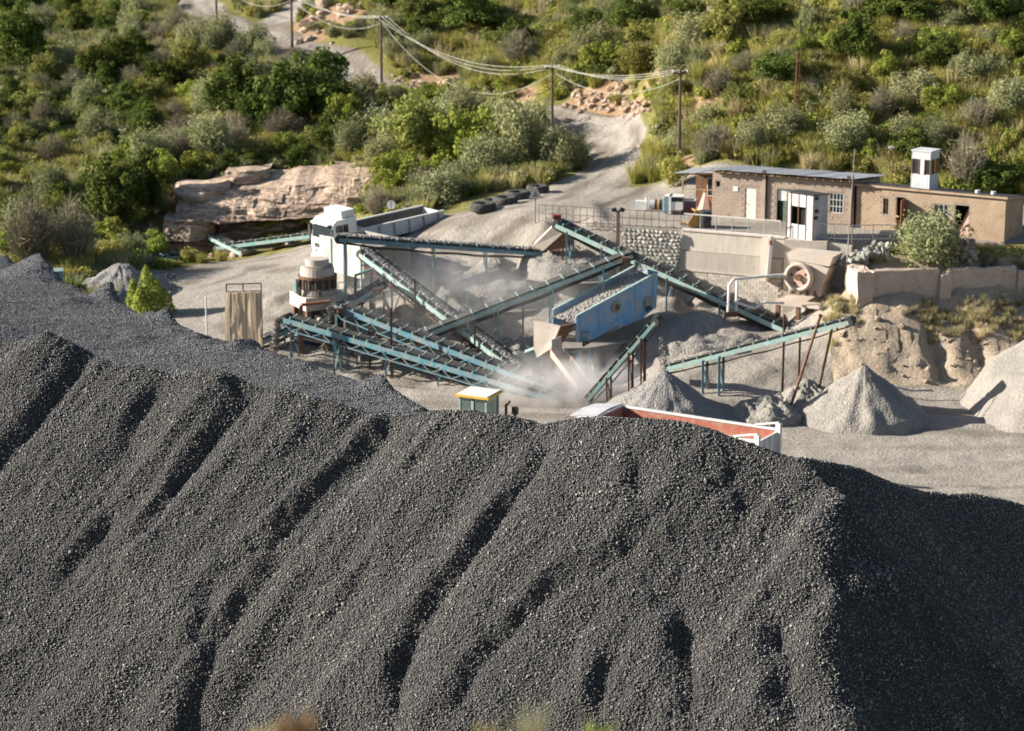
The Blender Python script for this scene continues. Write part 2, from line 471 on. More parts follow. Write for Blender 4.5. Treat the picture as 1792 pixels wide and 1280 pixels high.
L_olive = leaf_mat('olive_leaf', (0.168, 0.185, 0.047), (0.325, 0.330, 0.106))
L_grey = leaf_mat('grey_green_leaf', (0.213, 0.224, 0.112), (0.370, 0.375, 0.202))
L_bright = leaf_mat('bright_leaf', (0.202, 0.246, 0.045), (0.381, 0.414, 0.101), 0.3)
L_yellow = leaf_mat('yellow_green_leaf', (0.25, 0.245, 0.06), (0.43, 0.40, 0.13), 0.3)
L_dry = leaf_mat('dry_twig', (0.20, 0.185, 0.125), (0.33, 0.30, 0.21), 0.1)
L_straw = leaf_mat('straw_grass', (0.38, 0.33, 0.17), (0.54, 0.47, 0.27), 0.2)
L_rusty = leaf_mat('rusty_leaf', (0.20, 0.13, 0.07), (0.32, 0.23, 0.12), 0.3)

def ground_mat():
    """one soil material; the painted zones only say what the ground is made of"""
    m, nt, b, out = nt_new('quarry_soil')
    zone = N(nt, 'ShaderNodeAttribute'); zone.attribute_name = 'zone'
    sep = N(nt, 'ShaderNodeSeparateColor'); nt.links.new(zone.outputs['Color'], sep.inputs[0])
    f1, r1 = noise_fac(nt, 0.25, 6, 0.35, 0.65, coord='Geo')
    f2, r2 = noise_fac(nt, 1.6, 6, 0.35, 0.68, coord='Geo', rough=0.65)
    f3, r3 = noise_fac(nt, 6.0, 5, 0.45, 0.7, coord='Geo', rough=0.7)
    grass = mixc(nt, f1, (0.19, 0.185, 0.055), (0.30, 0.26, 0.10))
    grass = mixc(nt, f2, grass, (0.13, 0.135, 0.04))
    dust = mixc(nt, f1, (0.37, 0.335, 0.295), (0.30, 0.275, 0.25))
    dust = mixc(nt, f2, dust, (0.41, 0.37, 0.32))
    dust = mixc(nt, f3, dust, (0.29, 0.265, 0.238))
    trk = N(nt, 'ShaderNodeAttribute'); trk.attribute_name = 'track'
    dust = mixc(nt, trk.outputs['Fac'], dust, (0.185, 0.158, 0.132))
    earth = mixc(nt, f2, (0.40, 0.245, 0.145), (0.34, 0.26, 0.165))
    earth = mixc(nt, f3, earth, (0.27, 0.17, 0.10))
    cut = mixc(nt, f2, (0.47, 0.385, 0.295), (0.40, 0.325, 0.245))
    cut = mixc(nt, f3, cut, (0.31, 0.25, 0.185))
    # noisy borders between zones
    def edge(sock):
        a = N(nt, 'ShaderNodeMath', operation='MULTIPLY_ADD'); a.inputs[1].default_value = 0.55; a.inputs[2].default_value = -0.27
        nt.links.new(r2, a.inputs[0])
        s_ = N(nt, 'ShaderNodeMath', operation='ADD'); nt.links.new(sock, s_.inputs[0]); nt.links.new(a.outputs[0], s_.inputs[1])
        mr = N(nt, 'ShaderNodeMapRange'); mr.inputs[1].default_value = 0.38; mr.inputs[2].default_value = 0.62
        nt.links.new(s_.outputs[0], mr.inputs[0]); return mr.outputs[0]
    col = mixc(nt, edge(sep.outputs[1]), grass, earth)
    col = mixc(nt, edge(sep.outputs[2]), col, cut)
    col = mixc(nt, edge(sep.outputs[0]), col, dust)
    nt.links.new(col, b.inputs['Base Color'])
    b.inputs['Roughness'].default_value = 0.95; b.inputs['Specular IOR Level'].default_value = 0.15
    ad = N(nt, 'ShaderNodeMath', operation='ADD'); nt.links.new(r2, ad.inputs[0]); nt.links.new(r3, ad.inputs[1])
    bump(nt, b, ad.outputs[0], 0.9, 0.16)
    return m
M_ground = ground_mat()
def rock_mat():
    m, nt, b, out = nt_new('sandstone')
    f, r = noise_fac(nt, 0.5, 6, 0.35, 0.65, coord='Geo', stretch=(0.6, 0.6, 2.2))
    f2, r2 = noise_fac(nt, 2.2, 7, 0.42, 0.66, coord='Geo', rough=0.7, stretch=(0.6, 0.6, 1.8))
    col = mixc(nt, f, (0.60, 0.465, 0.365), (0.50, 0.38, 0.285))
    col = mixc(nt, f2, col, (0.36, 0.265, 0.20))
    f4, r4 = noise_fac(nt, 0.9, 6, 0.50, 0.535, coord='Geo', rough=0.6, dist=0.3, stretch=(0.35, 0.35, 4.5))
    f5, r5 = noise_fac(nt, 0.9, 6, 0.535, 0.565, coord='Geo', rough=0.6, dist=0.3, stretch=(0.35, 0.35, 4.5))
    cr_ = N(nt, 'ShaderNodeMath', operation='SUBTRACT'); nt.links.new(f4, cr_.inputs[0]); nt.links.new(f5, cr_.inputs[1])
    col = mixc(nt, cr_.outputs[0], col, (0.24, 0.175, 0.135))
    oi = N(nt, 'ShaderNodeObjectInfo')
    mr = N(nt, 'ShaderNodeMapRange'); mr.inputs[3].default_value = 0.85; mr.inputs[4].default_value = 1.15
    nt.links.new(oi.outputs['Random'], mr.inputs[0])
    hs = N(nt, 'ShaderNodeHueSaturation'); nt.links.new(mr.outputs[0], hs.inputs['Value']); nt.links.new(col, hs.inputs['Color'])
    nt.links.new(hs.outputs[0], b.inputs['Base Color'])
    b.inputs['Roughness'].default_value = 0.92; b.inputs['Specular IOR Level'].default_value = 0.2
    sb_ = N(nt, 'ShaderNodeMath', operation='MULTIPLY_ADD'); sb_.inputs[1].default_value = -0.25; nt.links.new(cr_.outputs[0], sb_.inputs[0]); nt.links.new(r2, sb_.inputs[2])
    bump(nt, b, sb_.outputs[0], 0.9, 0.16)
    return m
M_rock = rock_mat()
M_rubble = weathered('rubble_stone', (0.26, 0.26, 0.24), (0.36, 0.36, 0.33), 2.0, (0.13, 0.14, 0.13), 4.0, rough=0.9, objvar=0.3, bmp=0.5)

# ------------------------------------------------------------------ terrain
def ctl():
    C = []
    W = lambda x, y, z: C.append((x, y, z))
    A = lambda u, v, Y: C.append(tuple(at(u, v, Y)))
    # near bank below the camera
    for x in (-60, 0, 60): W(x, -10, 34); W(x, 12, 28.2); W(x, 28, 19.5); W(x, 45, 7.5)
    # yard floor
    for x, y in ((-60, 60), (-20, 58), (20, 58), (60, 60), (-50, 90), (0, 90), (50, 90), (-25, 108), (0, 108), (25, 108), (45, 112),
                 (-45, 125), (0, 120), (15, 120), (28, 122), (40, 124), (0, 127), (12, 128), (22, 129), (31, 131), (-12, 126), (8, 132), (-25, 130)):
        W(x, y, 0.0)
    W(16, 132.5, 0.1); W(22, 132.6, 0.1); W(28, 132.8, 0.1); W(35, 133, 0.2)
    # plant benches
    for u, v, Y in ((500, 600, 142), (620, 650, 139), (760, 640, 138.5), (900, 640, 137.5), (1000, 650, 137), (700, 560, 143), (860, 540, 146),
                    (1000, 560, 143.5), (1100, 600, 139.5), (1240, 600, 139), (1290, 560, 142), (1180, 520, 144.5), (400, 560, 147), (300, 540, 150),
                    (760, 480, 150), (900, 470, 149.5), (830, 412, 152), (1010, 470, 148.5), (640, 500, 149), (520, 500, 151), (1330, 600, 138.6),
                    (800, 398, 153), (900, 385, 151.5), (945, 388, 149.8), (1380, 590, 139.5), (1420, 640, 136)):
        A(u, v, Y)
    # ramp of the haul road
    for u, v, Y in ((200, 500, 156), (300, 490, 158), (420, 462, 161), (530, 445, 160), (640, 430, 156.5), (740, 410, 155), (560, 420, 165), (650, 400, 161)):
        A(u, v, Y)
    # terrace behind the walls: paired points make the step
    for x in np.arange(5, 20.6, 1.5):
        ye = y_edge(x)
        zl = np.interp(x, [5, 7, 10, 10.8, 17, 20], [5.6, 5.0, 4.6, 2.5, 2.6, 4.2])
        W(x, ye - 0.2, zl); W(x, ye + 0.45, 7.0)
    for x, y in ((4, 151.5), (10, 151), (17, 150), (25, 149), (33, 147), (45, 146), (14, 157), (24, 156), (34, 155), (9, 157), (22, 145.6), (27, 143.6), (31, 142.9), (40, 141.8)):
        W(x, y, 7.0)
    for x, y, z in ((21.5, 141.6, 6.3), (25, 141.8, 6.2), (30, 142.0, 6.25), (36, 141.0, 6.1), (20.6, 138.6, 4.0), (25, 139.3, 4.0), (30, 140.2, 4.05), (36, 139.5, 4.3), (19.0, 141, 3.9), (17, 142.3, 2.6)):
        W(x, y, z)
    for u, v, Y in ((1470, 556, 138.0), (1600, 562, 137.6), (1750, 566, 137.8), (1850, 566, 138), (1430, 600, 137.6)):
        A(u, v, Y)
    for u in (1440, 1520, 1600, 1700, 1800, 1900): C.append(tuple(flat(u, 686, 0.15)))
    # road past the huts, the bend and the climb
    for u, v, z in ((1000, 345, 7), (1080, 330, 7), (1060, 300, 7.1), (1150, 330, 7), (1085, 265, 7.6)):
        C.append(tuple(flat(u, v, z)))
    for u, v, Y in ((1070, 235, 181), (980, 220, 186), (880, 205, 190), (800, 186, 193.5), (700, 168, 198), (640, 152, 201), (600, 112, 208), (520, 92, 212),
                    (450, 62, 219), (400, 38, 227), (360, 20, 234), (450, 15, 234), (500, 40, 226)):
        A(u, v, Y)
    # right hill
    for u, v, Y in ((1250, 287, 161.5), (1400, 287, 160.5), (1550, 300, 160), (1700, 320, 158), (1800, 325, 157), (1170, 260, 170), (1250, 150, 171.5), (1450, 150, 170), (1700, 150, 167.5),
                    (1150, 150, 180), (1250, 0, 184), (1450, 0, 182), (1700, 0, 179), (1900, 150, 166), (1900, 0, 177), (1100, 180, 185), (1000, 165, 190), (1000, 60, 204), (1000, 0, 212), (1120, 60, 193),
                    (860, 150, 197.5), (800, 100, 204), (800, 0, 216), (640, 100, 207.5), (640, 40, 214), (560, 40, 217), (580, 0, 222)):
        A(u, v, Y)
    # left slope
    for u, v, Y in ((400, 120, 207), (500, 200, 193), (500, 270, 183.5), (640, 290, 179), (640, 210, 191), (800, 250, 181), (900, 300, 172.5), (960, 280, 176), (760, 350, 166.5), (700, 375, 163), (640, 375, 166),
                    (320, 318, 176.5), (450, 296, 179.5), (600, 300, 179), (285, 445, 170), (380, 436, 170.2), (470, 425, 169.8), (560, 408, 169),
                    (0, 470, 160), (0, 400, 170), (0, 300, 185), (0, 200, 200), (0, 100, 217), (0, 0, 250), (200, 460, 162), (200, 380, 173), (200, 280, 187), (200, 180, 203), (200, 80, 222), (200, 0, 250), (300, 100, 212), (-150, 300, 185), (-150, 460, 160)):
        A(u, v, Y)
    for x, y, z in ((-80, 150, 2), (-90, 200, 9), (-100, 260, 18), (0, 262, 26), (40, 240, 34), (70, 200, 30), (100, 170, 24), (110, 250, 48), (0, 400, 70), (-100, 400, 45), (-230, 200, 30), (230, 200, 60), (230, 100, 15),
                    (110, 130, 6), (-110, 100, 3), (-230, 0, 35), (230, 0, 35), (-230, 420, 60), (230, 420, 90), (-60, 270, 15)):
        W(x, y, z)
    return np.array(C)
def y_edge(x):
    return np.interp(x, [4, 10.6, 16.7, 20.6, 27, 45], [149.2, 147.2, 144.5, 143.3, 142.2, 141.0])
CT = ctl()
def _rbf(C):
    n = len(C)
    D = np.hypot(C[:, None, 0] - C[None, :, 0], C[:, None, 1] - C[None, :, 1])
    Am = np.zeros((n + 3, n + 3)); Am[:n, :n] = D - np.eye(n) * 0.02
    Am[:n, n] = 1; Am[:n, n + 1] = C[:, 0] / 100; Am[:n, n + 2] = C[:, 1] / 100
    Am[n:, :n] = Am[:n, n:].T
    return np.linalg.solve(Am, np.concatenate([C[:, 2], [0, 0, 0]]))
WT = _rbf(CT)
def rbf_eval(C, w, x, y):
    x = np.asarray(x, float); y = np.asarray(y, float); sh = x.shape
    x = x.ravel(); y = y.ravel(); out = np.empty(len(x)); n = len(C)
    for k in range(0, len(x), 20000):
        xs = x[k:k + 20000]; ys = y[k:k + 20000]
        D = np.hypot(xs[:, None] - C[None, :, 0], ys[:, None] - C[None, :, 1])
        out[k:k + 20000] = D @ w[:n] + w[n] + w[n + 1] * xs / 100 + w[n + 2] * ys / 100
    return out.reshape(sh)
def base_z(x, y):
    return rbf_eval(CT, WT, x, y)
def march(u, v, f, y0=70.0, y1=330.0, step=0.5):
    d = ray(u, v); ys = np.arange(y0, y1, step); t = ys / d.y
    xs = d.x * t; zs = EYE.z + d.z * t
    h = f(xs, ys); k = np.argmax(h >= zs)
    if h[k] < zs[k]: k = len(ys) - 1
    return Vector((xs[k], ys[k], h[k]))
ROAD_PX = [(215, 505), (300, 488), (420, 462), (530, 443), (640, 428), (740, 408), (830, 388), (930, 362), (1010, 335), (1060, 300), (1085, 262), (1060, 238), (985, 221)]
ROAD = [tuple(march(u, v, base_z, 100)) for u, v in ROAD_PX]
ROAD += [tuple(at(u, v, Y)) for u, v, Y in ((880, 205, 190), (800, 186, 193.5), (700, 168, 198), (640, 152, 201), (600, 112, 208), (520, 92, 212), (450, 62, 219), (400, 38, 227), (360, 20, 234), (330, 0, 246))]
SPUR = [tuple(at(450, 62, 219)), tuple(at(500, 40, 226)), tuple(at(560, 18, 233))]
GULLY = R(20)
def zones(x, y):
    """dust (yard, road, terrace), orange earth, tan cut bank"""
    d, s, p = poly_dist(x, y, ROAD)
    wob = fbm(x * 0.25, y * 0.25, 5, 3) * 0.8
    nr = smooth(7.8, 9.6, p)                     # the road is narrower beyond the bend
    road = 1 - smooth(2.0 - .6 * nr, 4.0 - 1.5 * nr, d + wob * (1 - .5 * nr))
    d2, _, _ = poly_dist(x, y, SPUR)
    road = np.maximum(road, 1 - smooth(2.0, 4.0, d2 + wob))
    yard = (1 - smooth(-1.5, 1.5, y - np.interp(x, [-60, -30, -22, -12, -6, 0, 6, 12, 20, 24, 45], [126, 140, 163, 165, 160, 156, 163, 163, 158.5, 157, 154]) + wob)) * smooth(88, 92, y)
    dust = np.maximum(road, yard)
    # bench and cut on the right
    cut = smooth(17.5, 19.5, x + 0.3 * wob) * smooth(133.2, 134.2, y + 0.4 * wob) * (1 - smooth(141.5, 142.5, y))
    veg = smooth(20, 21.5, x) * smooth(140.8, 141.2, y) * (1 - smooth(142.6, 144.0, y + wob))
    dust = dust * (1 - cut) * (1 - veg)
    e = np.zeros(np.shape(x))
    for (u, v, Y, r) in ((570, 40, 217, 5.5), (1120, 190, 182.5, 4.0), (1040, 185, 187, 4.0), (1250, 110, 175, 3.2), (1310, 95, 175, 2.6), (1215, 175, 171, 2.6), (1200, 262, 165, 1.6), (760, 150, 200, 3.5), (1230, 140, 172, 2.5), (340, 20, 236, 4), (900, 165, 193, 3), (1490, 105, 172, 1.6), (1700, 60, 175, 1.6), (1640, 30, 177, 1.4)):
        q = at(u, v, Y)
        e = np.maximum(e, 1 - smooth(0.4 * r, r, np.hypot(x - q.x, y - q.y) + wob))
    return dust, e, cut
def ground_z(x, y):
    x = np.asarray(x, float); y = np.asarray(y, float)
    z = base_z(x, y)
    # the terrace itself is level
    tm = smooth(5.0, 6.5, x) * smooth(0.25, 0.6, y - y_edge(x)) * (1 - smooth(155, 160, y)) * (1 - smooth(36, 44, x))
    tm = np.where(x > 20.6, tm * smooth(142.8, 144.2, y), tm)
    z = z * (1 - tm) + 7.0 * tm
    dust, e, cut = zones(x, y)
    veg = 1 - np.clip(dust + cut, 0, 1)
    far = smooth(80, 100, y)
    z = z + far * (veg * (fbm(x * 0.22, y * 0.22, 11, 4) * 0.55) + dust * (fbm(x * 0.5, y * 0.5, 3, 3) * 0.06))
    # the pit that the screen stands in
    z = z - 1.5 * np.exp(-((x - 4.6) / 3.2) ** 2 - ((y - 137.2) / 2.6) ** 2)
    # lumpy spoil under the plant
    plant = smooth(131, 137, y) * (1 - smooth(150, 153, y)) * smooth(-20, -14, x) * (1 - smooth(17, 19, x)) * (1 - smooth(-0.6, 0.3, y - y_edge(x)) * smooth(4, 6, x))
    z = z + plant * (np.abs(fbm(x * 0.33, y * 0.4, 21, 4)) * 1.1 - 0.18)
    # erosion gullies down the cut bank
    g = np.abs(fbm(x * 1.1 + y * 0.22, y * 0.14, 31, 3)) 
    onface = smooth(133.4, 134.6, y) * (1 - smooth(137.0, 138.2, y)) * smooth(17.5, 20, x)
    z = z + onface * (0.36 - g * 1.0 - 0.45 * np.abs(fbm(x * 2.6 + y * .5, y * 0.5, 34, 3))) + cut * (fbm(x * 0.8, y * 0.8, 33, 4) * 0.35 + fbm(x * 2.0, y * 2.0, 35, 3) * 0.26)
    # ruts along the road
    d, s, p = poly_dist(x, y, ROAD)
    z = z - 0.05 * np.exp(-((d - 0.9) / 0.25) ** 2) * dust * (s != 0)
    # tyre tracks combed into the yard
    yd = smooth(112, 114, y) * (1 - smooth(132, 134, y)) * smooth(8, 12, x)
    z = z + yd * (0.045 * np.sin((y + 0.06 * x * np.sin(x * 0.12) + fbm(x * 0.08, y * 0.3, 44, 2) * 3) * 2.4) + fbm(x * 0.7, y * 1.2, 45, 3) * 0.10)
    return z
def gz(x, y): return float(ground_z(np.array([x]), np.array([y]))[0])
def span(*seg):
    out = []
    for a, b, s in seg: out += list(np.arange(a, b, s))
    return np.array(out + [seg[-1][1]])
GX = span((-240, -60, 12), (-60, -34, 1.6), (-34, 40, 0.36), (40, 64, 1.6), (64, 240, 12))
GY = span((-12, 96, 3.0), (96, 112, 1.0), (112, 152, 0.30), (152, 240, 0.55), (240, 420, 9))
XX, YY = np.meshgrid(GX, GY)
ZZ = ground_z(XX, YY)
DU, ER, CU = zones(XX, YY)
_d, _s, _p = poly_dist(XX, YY, ROAD)
TRK = smooth(-0.15, 0.4, fbm(_d * _s * 1.5, _p * 1.2, 91, 3)) * (_d < 5) * 0.9          # wheel marks drawn out along the road
_yt = smooth(112, 114, YY) * (1 - smooth(132, 134, YY))
TRK = np.maximum(TRK, _yt * smooth(-0.15, 0.35, fbm(XX * 0.05 + 0.1 * YY, YY * 1.1 + XX * .04, 93, 3)) * 0.6)
TRK = np.maximum(TRK, smooth(0.1, 0.5, fbm(XX * .35, YY * .35, 95, 4)) * 0.5 * smooth(132, 136, YY) * (1 - smooth(152, 156, YY)))
def face_sheet(name, sel, label=None):
    ny, nx = XX.shape
    ii = np.arange(nx * ny).reshape(ny, nx)
    Q = np.stack([ii[:-1, :-1], ii[:-1, 1:], ii[1:, 1:], ii[1:, :-1]], -1).reshape(-1, 4)
    Q = Q[sel.ravel()]
    used, inv = np.unique(Q, return_inverse=True)
    V = np.stack([XX.ravel(), YY.ravel(), ZZ.ravel()], -1)[used]
    me = npmesh(name, V, inv.reshape(-1, 4), M_ground, True)
    at_ = me.color_attributes.new('zone', 'FLOAT_COLOR', 'POINT')
    c = np.stack([DU.ravel(), ER.ravel(), CU.ravel(), np.ones(XX.size)], -1)[used].astype(np.float32)
    at_.data.foreach_set('color', c.ravel())
    a2 = me.attributes.new('track', 'FLOAT', 'POINT'); a2.data.foreach_set('value', TRK.ravel()[used].astype(np.float32))
    o = place(name, me); tag(o, label, None, None, 'structure'); return o
cx = (XX[:-1, :-1] + XX[1:, 1:]) / 2; cy = (YY[:-1, :-1] + YY[1:, 1:]) / 2
rd, _, _ = poly_dist(cx, cy, ROAD); rd2, _, _ = poly_dist(cx, cy, SPUR)
is_road = (np.minimum(rd, rd2) < 2.9) & (cy > 120)
cd, ce, cc = zones(cx, cy)
is_yard = (~is_road) & (cd > 0.5) & (cy > 90) & (cy < 175)
is_cut = (~is_road) & (~is_yard) & (cc > 0.5)
face_sheet('dirt_road', is_road, 'pale dirt haul road winding from the yard round the bend and uphill')
face_sheet('quarry_yard', is_yard, 'pale dusty floor of the quarry yard and terrace')
face_sheet('cut_bank', is_cut, 'gullied tan earth bank below the ruined wall')
face_sheet('hillside', ~(is_road | is_yard | is_cut), 'scrub covered hillside round the quarry')

# ------------------------------------------------------------------ the big stockpile in front
Rr = np.array((8.95, 72.0)); Lc = np.array((-19.3, 88.5))
e1 = (Rr - Lc) / np.linalg.norm(Rr - Lc); n1 = np.array((e1[1], -e1[0]))
CREST_PX = [(-300, 560), (-150, 570), (0, 596), (45, 594), (95, 588), (135, 604), (165, 622), (205, 634), (250, 640), (285, 650), (320, 652), (365, 640), (400, 650), (430, 668), (465, 676), (500, 676), (540, 690), (580, 700), (640, 716),
            (685, 727), (715, 722), (760, 714), (830, 716), (880, 729), (930, 733), (952, 741), (985, 734), (1050, 730), (1130, 731), (1190, 735), (1240, 746), (1300, 768), (1360, 787), (1400, 796)]
cs, cz = [], []
for u, v in CREST_PX:
    d = ray(u, v)                                # meet the upright plane through the crest
    t = (Rr[0] * n1[0] + Rr[1] * n1[1]) / (d.x * n1[0] + d.y * n1[1])
    p = np.array((d.x * t, d.y * t)); cs.append((p - Rr) @ e1); cz.append(EYE.z + d.z * t)
cs = np.array(cs); cz = np.array(cz)
czm = np.convolve(np.pad(cz, 3, mode='edge'), np.ones(7) / 7, mode='valid'); czs = czm.copy()   # the lobes in front stand out from the mean crest
R2 = np.array((18.6, 82.6)); zR = cz[-1]
e2 = (R2 - Rr) / np.linalg.norm(R2 - Rr); n2 = np.array((e2[1], -e2[0]))
CREST2_PX = [(1400, 796), (1450, 806), (1500, 817), (1560, 842), (1610, 856), (1650, 861), (1700, 862), (1740, 868), (1792, 882), (1900, 925), (2050, 985)]
cs2, cz2 = [], []
for u, v in CREST2_PX:
    d = ray(u, v); t = (Rr[0] * n2[0] + Rr[1] * n2[1]) / (d.x * n2[0] + d.y * n2[1])
    p = np.array((d.x * t, d.y * t)); cs2.append((p - Rr) @ e2); cz2.append(EYE.z + d.z * t)
cs2 = np.array(cs2); cz2 = np.array(cz2)
TAN = 0.70
def face_pt(u, v):                               # pixel to the plane of the front face (for the gullies)
    d = ray(u, v); z0 = 13.9
    # z0 - TAN*((p-Rr).n1) = EYE.z + d.z t
    t = (z0 + TAN * (Rr @ n1) - EYE.z) / (d.z + TAN * (d.x * n1[0] + d.y * n1[1]))
    return (d.x * t, d.y * t)
GROOVES = [  # pixels along the groove, depth, half width
    ([(150, 640), (95, 720), (30, 800), (-60, 900)], 0.42, 0.55),
    ([(290, 655), (215, 790), (150, 850)], 0.34, 0.45),
    ([(200, 905), (150, 960), (95, 1030)], 0.25, 0.4),
    ([(440, 680), (395, 735), (320, 830), (265, 920), (190, 960)], 0.42, 0.5),
    ([(690, 735), (600, 790), (540, 860), (480, 940), (400, 990)], 0.34, 0.7),
    ([(500, 960), (470, 1000), (380, 1120), (340, 1230), (320, 1330)], 0.42, 0.5),
    ([(370, 1030), (350, 1110), (330, 1160)], 0.3, 0.45),
    ([(640, 1020), (590, 1070), (520, 1130)], 0.28, 0.5),
    ([(955, 790), (940, 850), (860, 960), (780, 1060), (730, 1140), (705, 1200), (690, 1310)], 0.42, 0.48),
    ([(1130, 960), (1060, 1040), (970, 1070), (890, 1150), (820, 1230), (780, 1320)], 0.36, 0.42),
    ([(1105, 850), (1115, 900), (1120, 950)], 0.22, 0.35),
    ([(1070, 1190), (1050, 1240), (1040, 1320)], 0.35, 0.4),
    ([(1185, 1080), (1195, 1160), (1205, 1340)], 0.55, 0.6),
    ([(1350, 1100), (1365, 1180), (1390, 1340)], 0.45, 0.7),
    ([(1290, 870), (1310, 920)], 0.25, 0.4), ([(1375, 860), (1390, 900)], 0.25, 0.4), ([(1235, 850), (1250, 890)], 0.2, 0.3),
    ([(745, 745), (700, 800)], 0.15, 0.5), ([(560, 730), (500, 800)], 0.3, 0.5)]
GR = [([face_pt(u, v) for u, v in px], dp, w) for px, dp, w in GROOVES]
EDGE_PX = [(-260, 450, 132), (-60, 466, 127), (20, 474, 122), (80, 487, 118), (125, 498, 116), (165, 522, 113), (198, 521, 111.5), (236, 546, 108), (290, 556, 104.5), (335, 578, 101.5), (385, 598, 99), (430, 603, 97), (500, 624, 93.5),
           (560, 646, 90.5), (600, 656, 88.8), (640, 668, 87), (668, 668, 86), (700, 690, 84.2), (722, 702, 82.6), (740, 712, 81.6)]
EP = [tuple(at(*q)) for q in EDGE_PX]
EPz = np.array([p[2] for p in EP])
MOUNDS = [(80, 490, 118.5, 2.3, 1.5), (196, 527, 111.3, 1.1, 0.9), (270, 556, 105.5, 0.9, 0.35), (300, 556, 104, 1.1, 0.7), (345, 598, 99, 0.7, 0.35), (375, 602, 97.5, 0.9, 0.45), (410, 610, 95.5, 0.7, 0.35), (440, 606, 95.8, 0.8, 0.5),
          (475, 625, 93, 0.6, 0.3), (530, 640, 91, 0.6, 0.25), (668, 672, 85.6, 1.0, 0.45), (300, 590, 101, 0.6, 0.25), (330, 612, 97.5, 0.6, 0.22), (10, 478, 122, 2.0, 0.9), (240, 600, 99, 0.8, 0.2), (120, 545, 109, 1.4, 0.3)]
MD = [(at(u, v, Y), r, h) for u, v, Y, r, h in MOUNDS]
def heap_z(x, y):
    px = x - Rr[0]; py = y - Rr[1]
    s = px * e1[0] + py * e1[1]; q = px * n1[0] + py * n1[1]
    s2 = px * e2[0] + py * e2[1]; q2 = px * n2[0] + py * n2[1]
    warp = fbm(x * 0.35, y * 0.35, 61, 3)
    # lobes lean down slope, so the crest profile is carried along the fall line
    # crest bumps fade with the distance from the crest
    sc_ = s - 0.10 * np.maximum(q, 0)
    k = smooth(0, 7, q)
    zc = np.interp(sc_, cs, cz) * (1 - k) + np.interp(sc_, cs, czs) * k
    TANs = TAN + 0.05 * fbm(s * 0.2, q * 0.05, 62, 2)
    crown = 0.35 * np.exp(-(q / 0.7) ** 2)                       # the crest is rounded, not a knife edge
    front = zc - TANs * np.sqrt(np.maximum(q, 0) ** 2 + 0.12) + 0.24
    zc2 = np.interp(s2, cs2, cz2)
    right = zc2 - 0.84 * np.sqrt(np.maximum(q2, 0) ** 2 + 0.12) + 0.27
    rag = 0.55 * fbm(x * 0.45, y * 0.45, 75, 4) + 0.25 * np.sin(y * 0.55)
    rgt = np.where(s2 > 0, right, zR + 0.45 - 0.84 * q2 + 0.1) + rag * smooth(0.3, 3.0, q2)
    hh_ = np.clip(0.5 + 0.5 * (rgt - front) / 0.9, 0, 1)
    smn = rgt * (1 - hh_) + front * hh_ - 0.9 * hh_ * (1 - hh_) * 0.5          # rounded shoulder between the two faces
    face = np.where(s2 > 0, np.minimum(smn, right + 0.2), np.where(q2 > -1.5, smn, front))
    # plateau behind the left half of the crest
    de, sd, pe = poly_dist(x, y, EP)
    ze = np.interp(pe, np.arange(len(EP)), EPz)
    out = sd > 0
    dl = np.abs(q)
    wgt = dl / (dl + de + 1e-6)
    plat = ze * wgt + (np.interp(s, [-45, -33, -15, 0], [12.9, 12.2, 12.8, 12.8])) * (1 - wgt)
    plat = plat + 0.12 * fbm(x * 0.5, y * 0.5, 71, 4)
    for c, r, h in MD:
        rr = np.hypot(x - c.x, y - c.y) / r
        plat = plat + h * np.maximum(0, 1 - rr * 0.8) ** 1.2 * (0.9 + 0.3 * warp)
    plat = np.where(out, ze - 0.78 * de, plat)
    berm = zc - 0.72 * np.abs(q)
    berm2 = zc2 - 0.72 * np.abs(q2)
    back1 = np.maximum(berm, plat)
    back1 = np.where(s > -13.3, np.maximum(berm, np.where(out, plat, -5)), back1)
    z = np.where(q > 0, face, back1)
    zright = np.where(q2 > 0, right, berm2)
    z = np.where((s2 > 0) & (q <= 0) & (s > -1.0), zright, z)
    # gullies on the face
    on = smooth(-0.2, 0.6, q)
    g = np.zeros(np.shape(x))
    wx = x + 0.12 * fbm(x * 1.2, y * 1.2, 64, 3); wy = y + 0.12 * fbm(x * 1.2, y * 1.2, 65, 3)
    for pts, dp, w in GR:
        bb = [min(p[0] for p in pts) - 3, max(p[0] for p in pts) + 3, min(p[1] for p in pts) - 3, max(p[1] for p in pts) + 3]
        m = (x > bb[0]) & (x < bb[1]) & (y > bb[2]) & (y < bb[3])
        if not m.any(): continue
        d, sd_, p_ = poly_dist(wx[m], wy[m], pts)
        end = smooth(0, 0.5, p_) * 0.7 + 0.3
        end = end * (1 - 0.8 * smooth(len(pts) - 1.6, len(pts) - 1, p_))
        # sharp floor, bulging left bank
        v_ = np.where(sd_ < 0, 1.0 * dp * np.exp(-d / (3.0 * w)) * smooth(0.02 * w, 1.45 * w, d), -0.30 * dp * np.exp(-d / (1.2 * w))) * end - 0.25 * dp * np.exp(-(d / (.6 * w)) ** 2) * end
        g[m] += v_
    z = z + on * g
    z = z + on * (0.25 * fbm(s * 0.30 + q * 0.10, q * 0.05, 74, 2) + 0.30 - 0.75 * np.abs(fbm(s * 0.27 + q * 0.10 + 3.7, q * 0.045, 76, 2)) - 0.22 * np.abs(fbm(s * 0.75 + q * 0.2, q * 0.10, 77, 2)) + 0.12 * fbm(s * 0.8 + q * 0.12, q * 0.16, 66, 4) - 0.13 * np.abs(fbm(s * 1.1 + q * 0.1, q * 0.09, 69, 3)) + 0.07 * fbm(x * 1.7, y * 1.7, 67, 3) - 0.10 * smooth(.25, .6, fbm(x * .9, y * .9, 70, 3)))
    z = z + 0.04 * fbm(x * 1.6, y * 1.6, 68, 3)
    return z
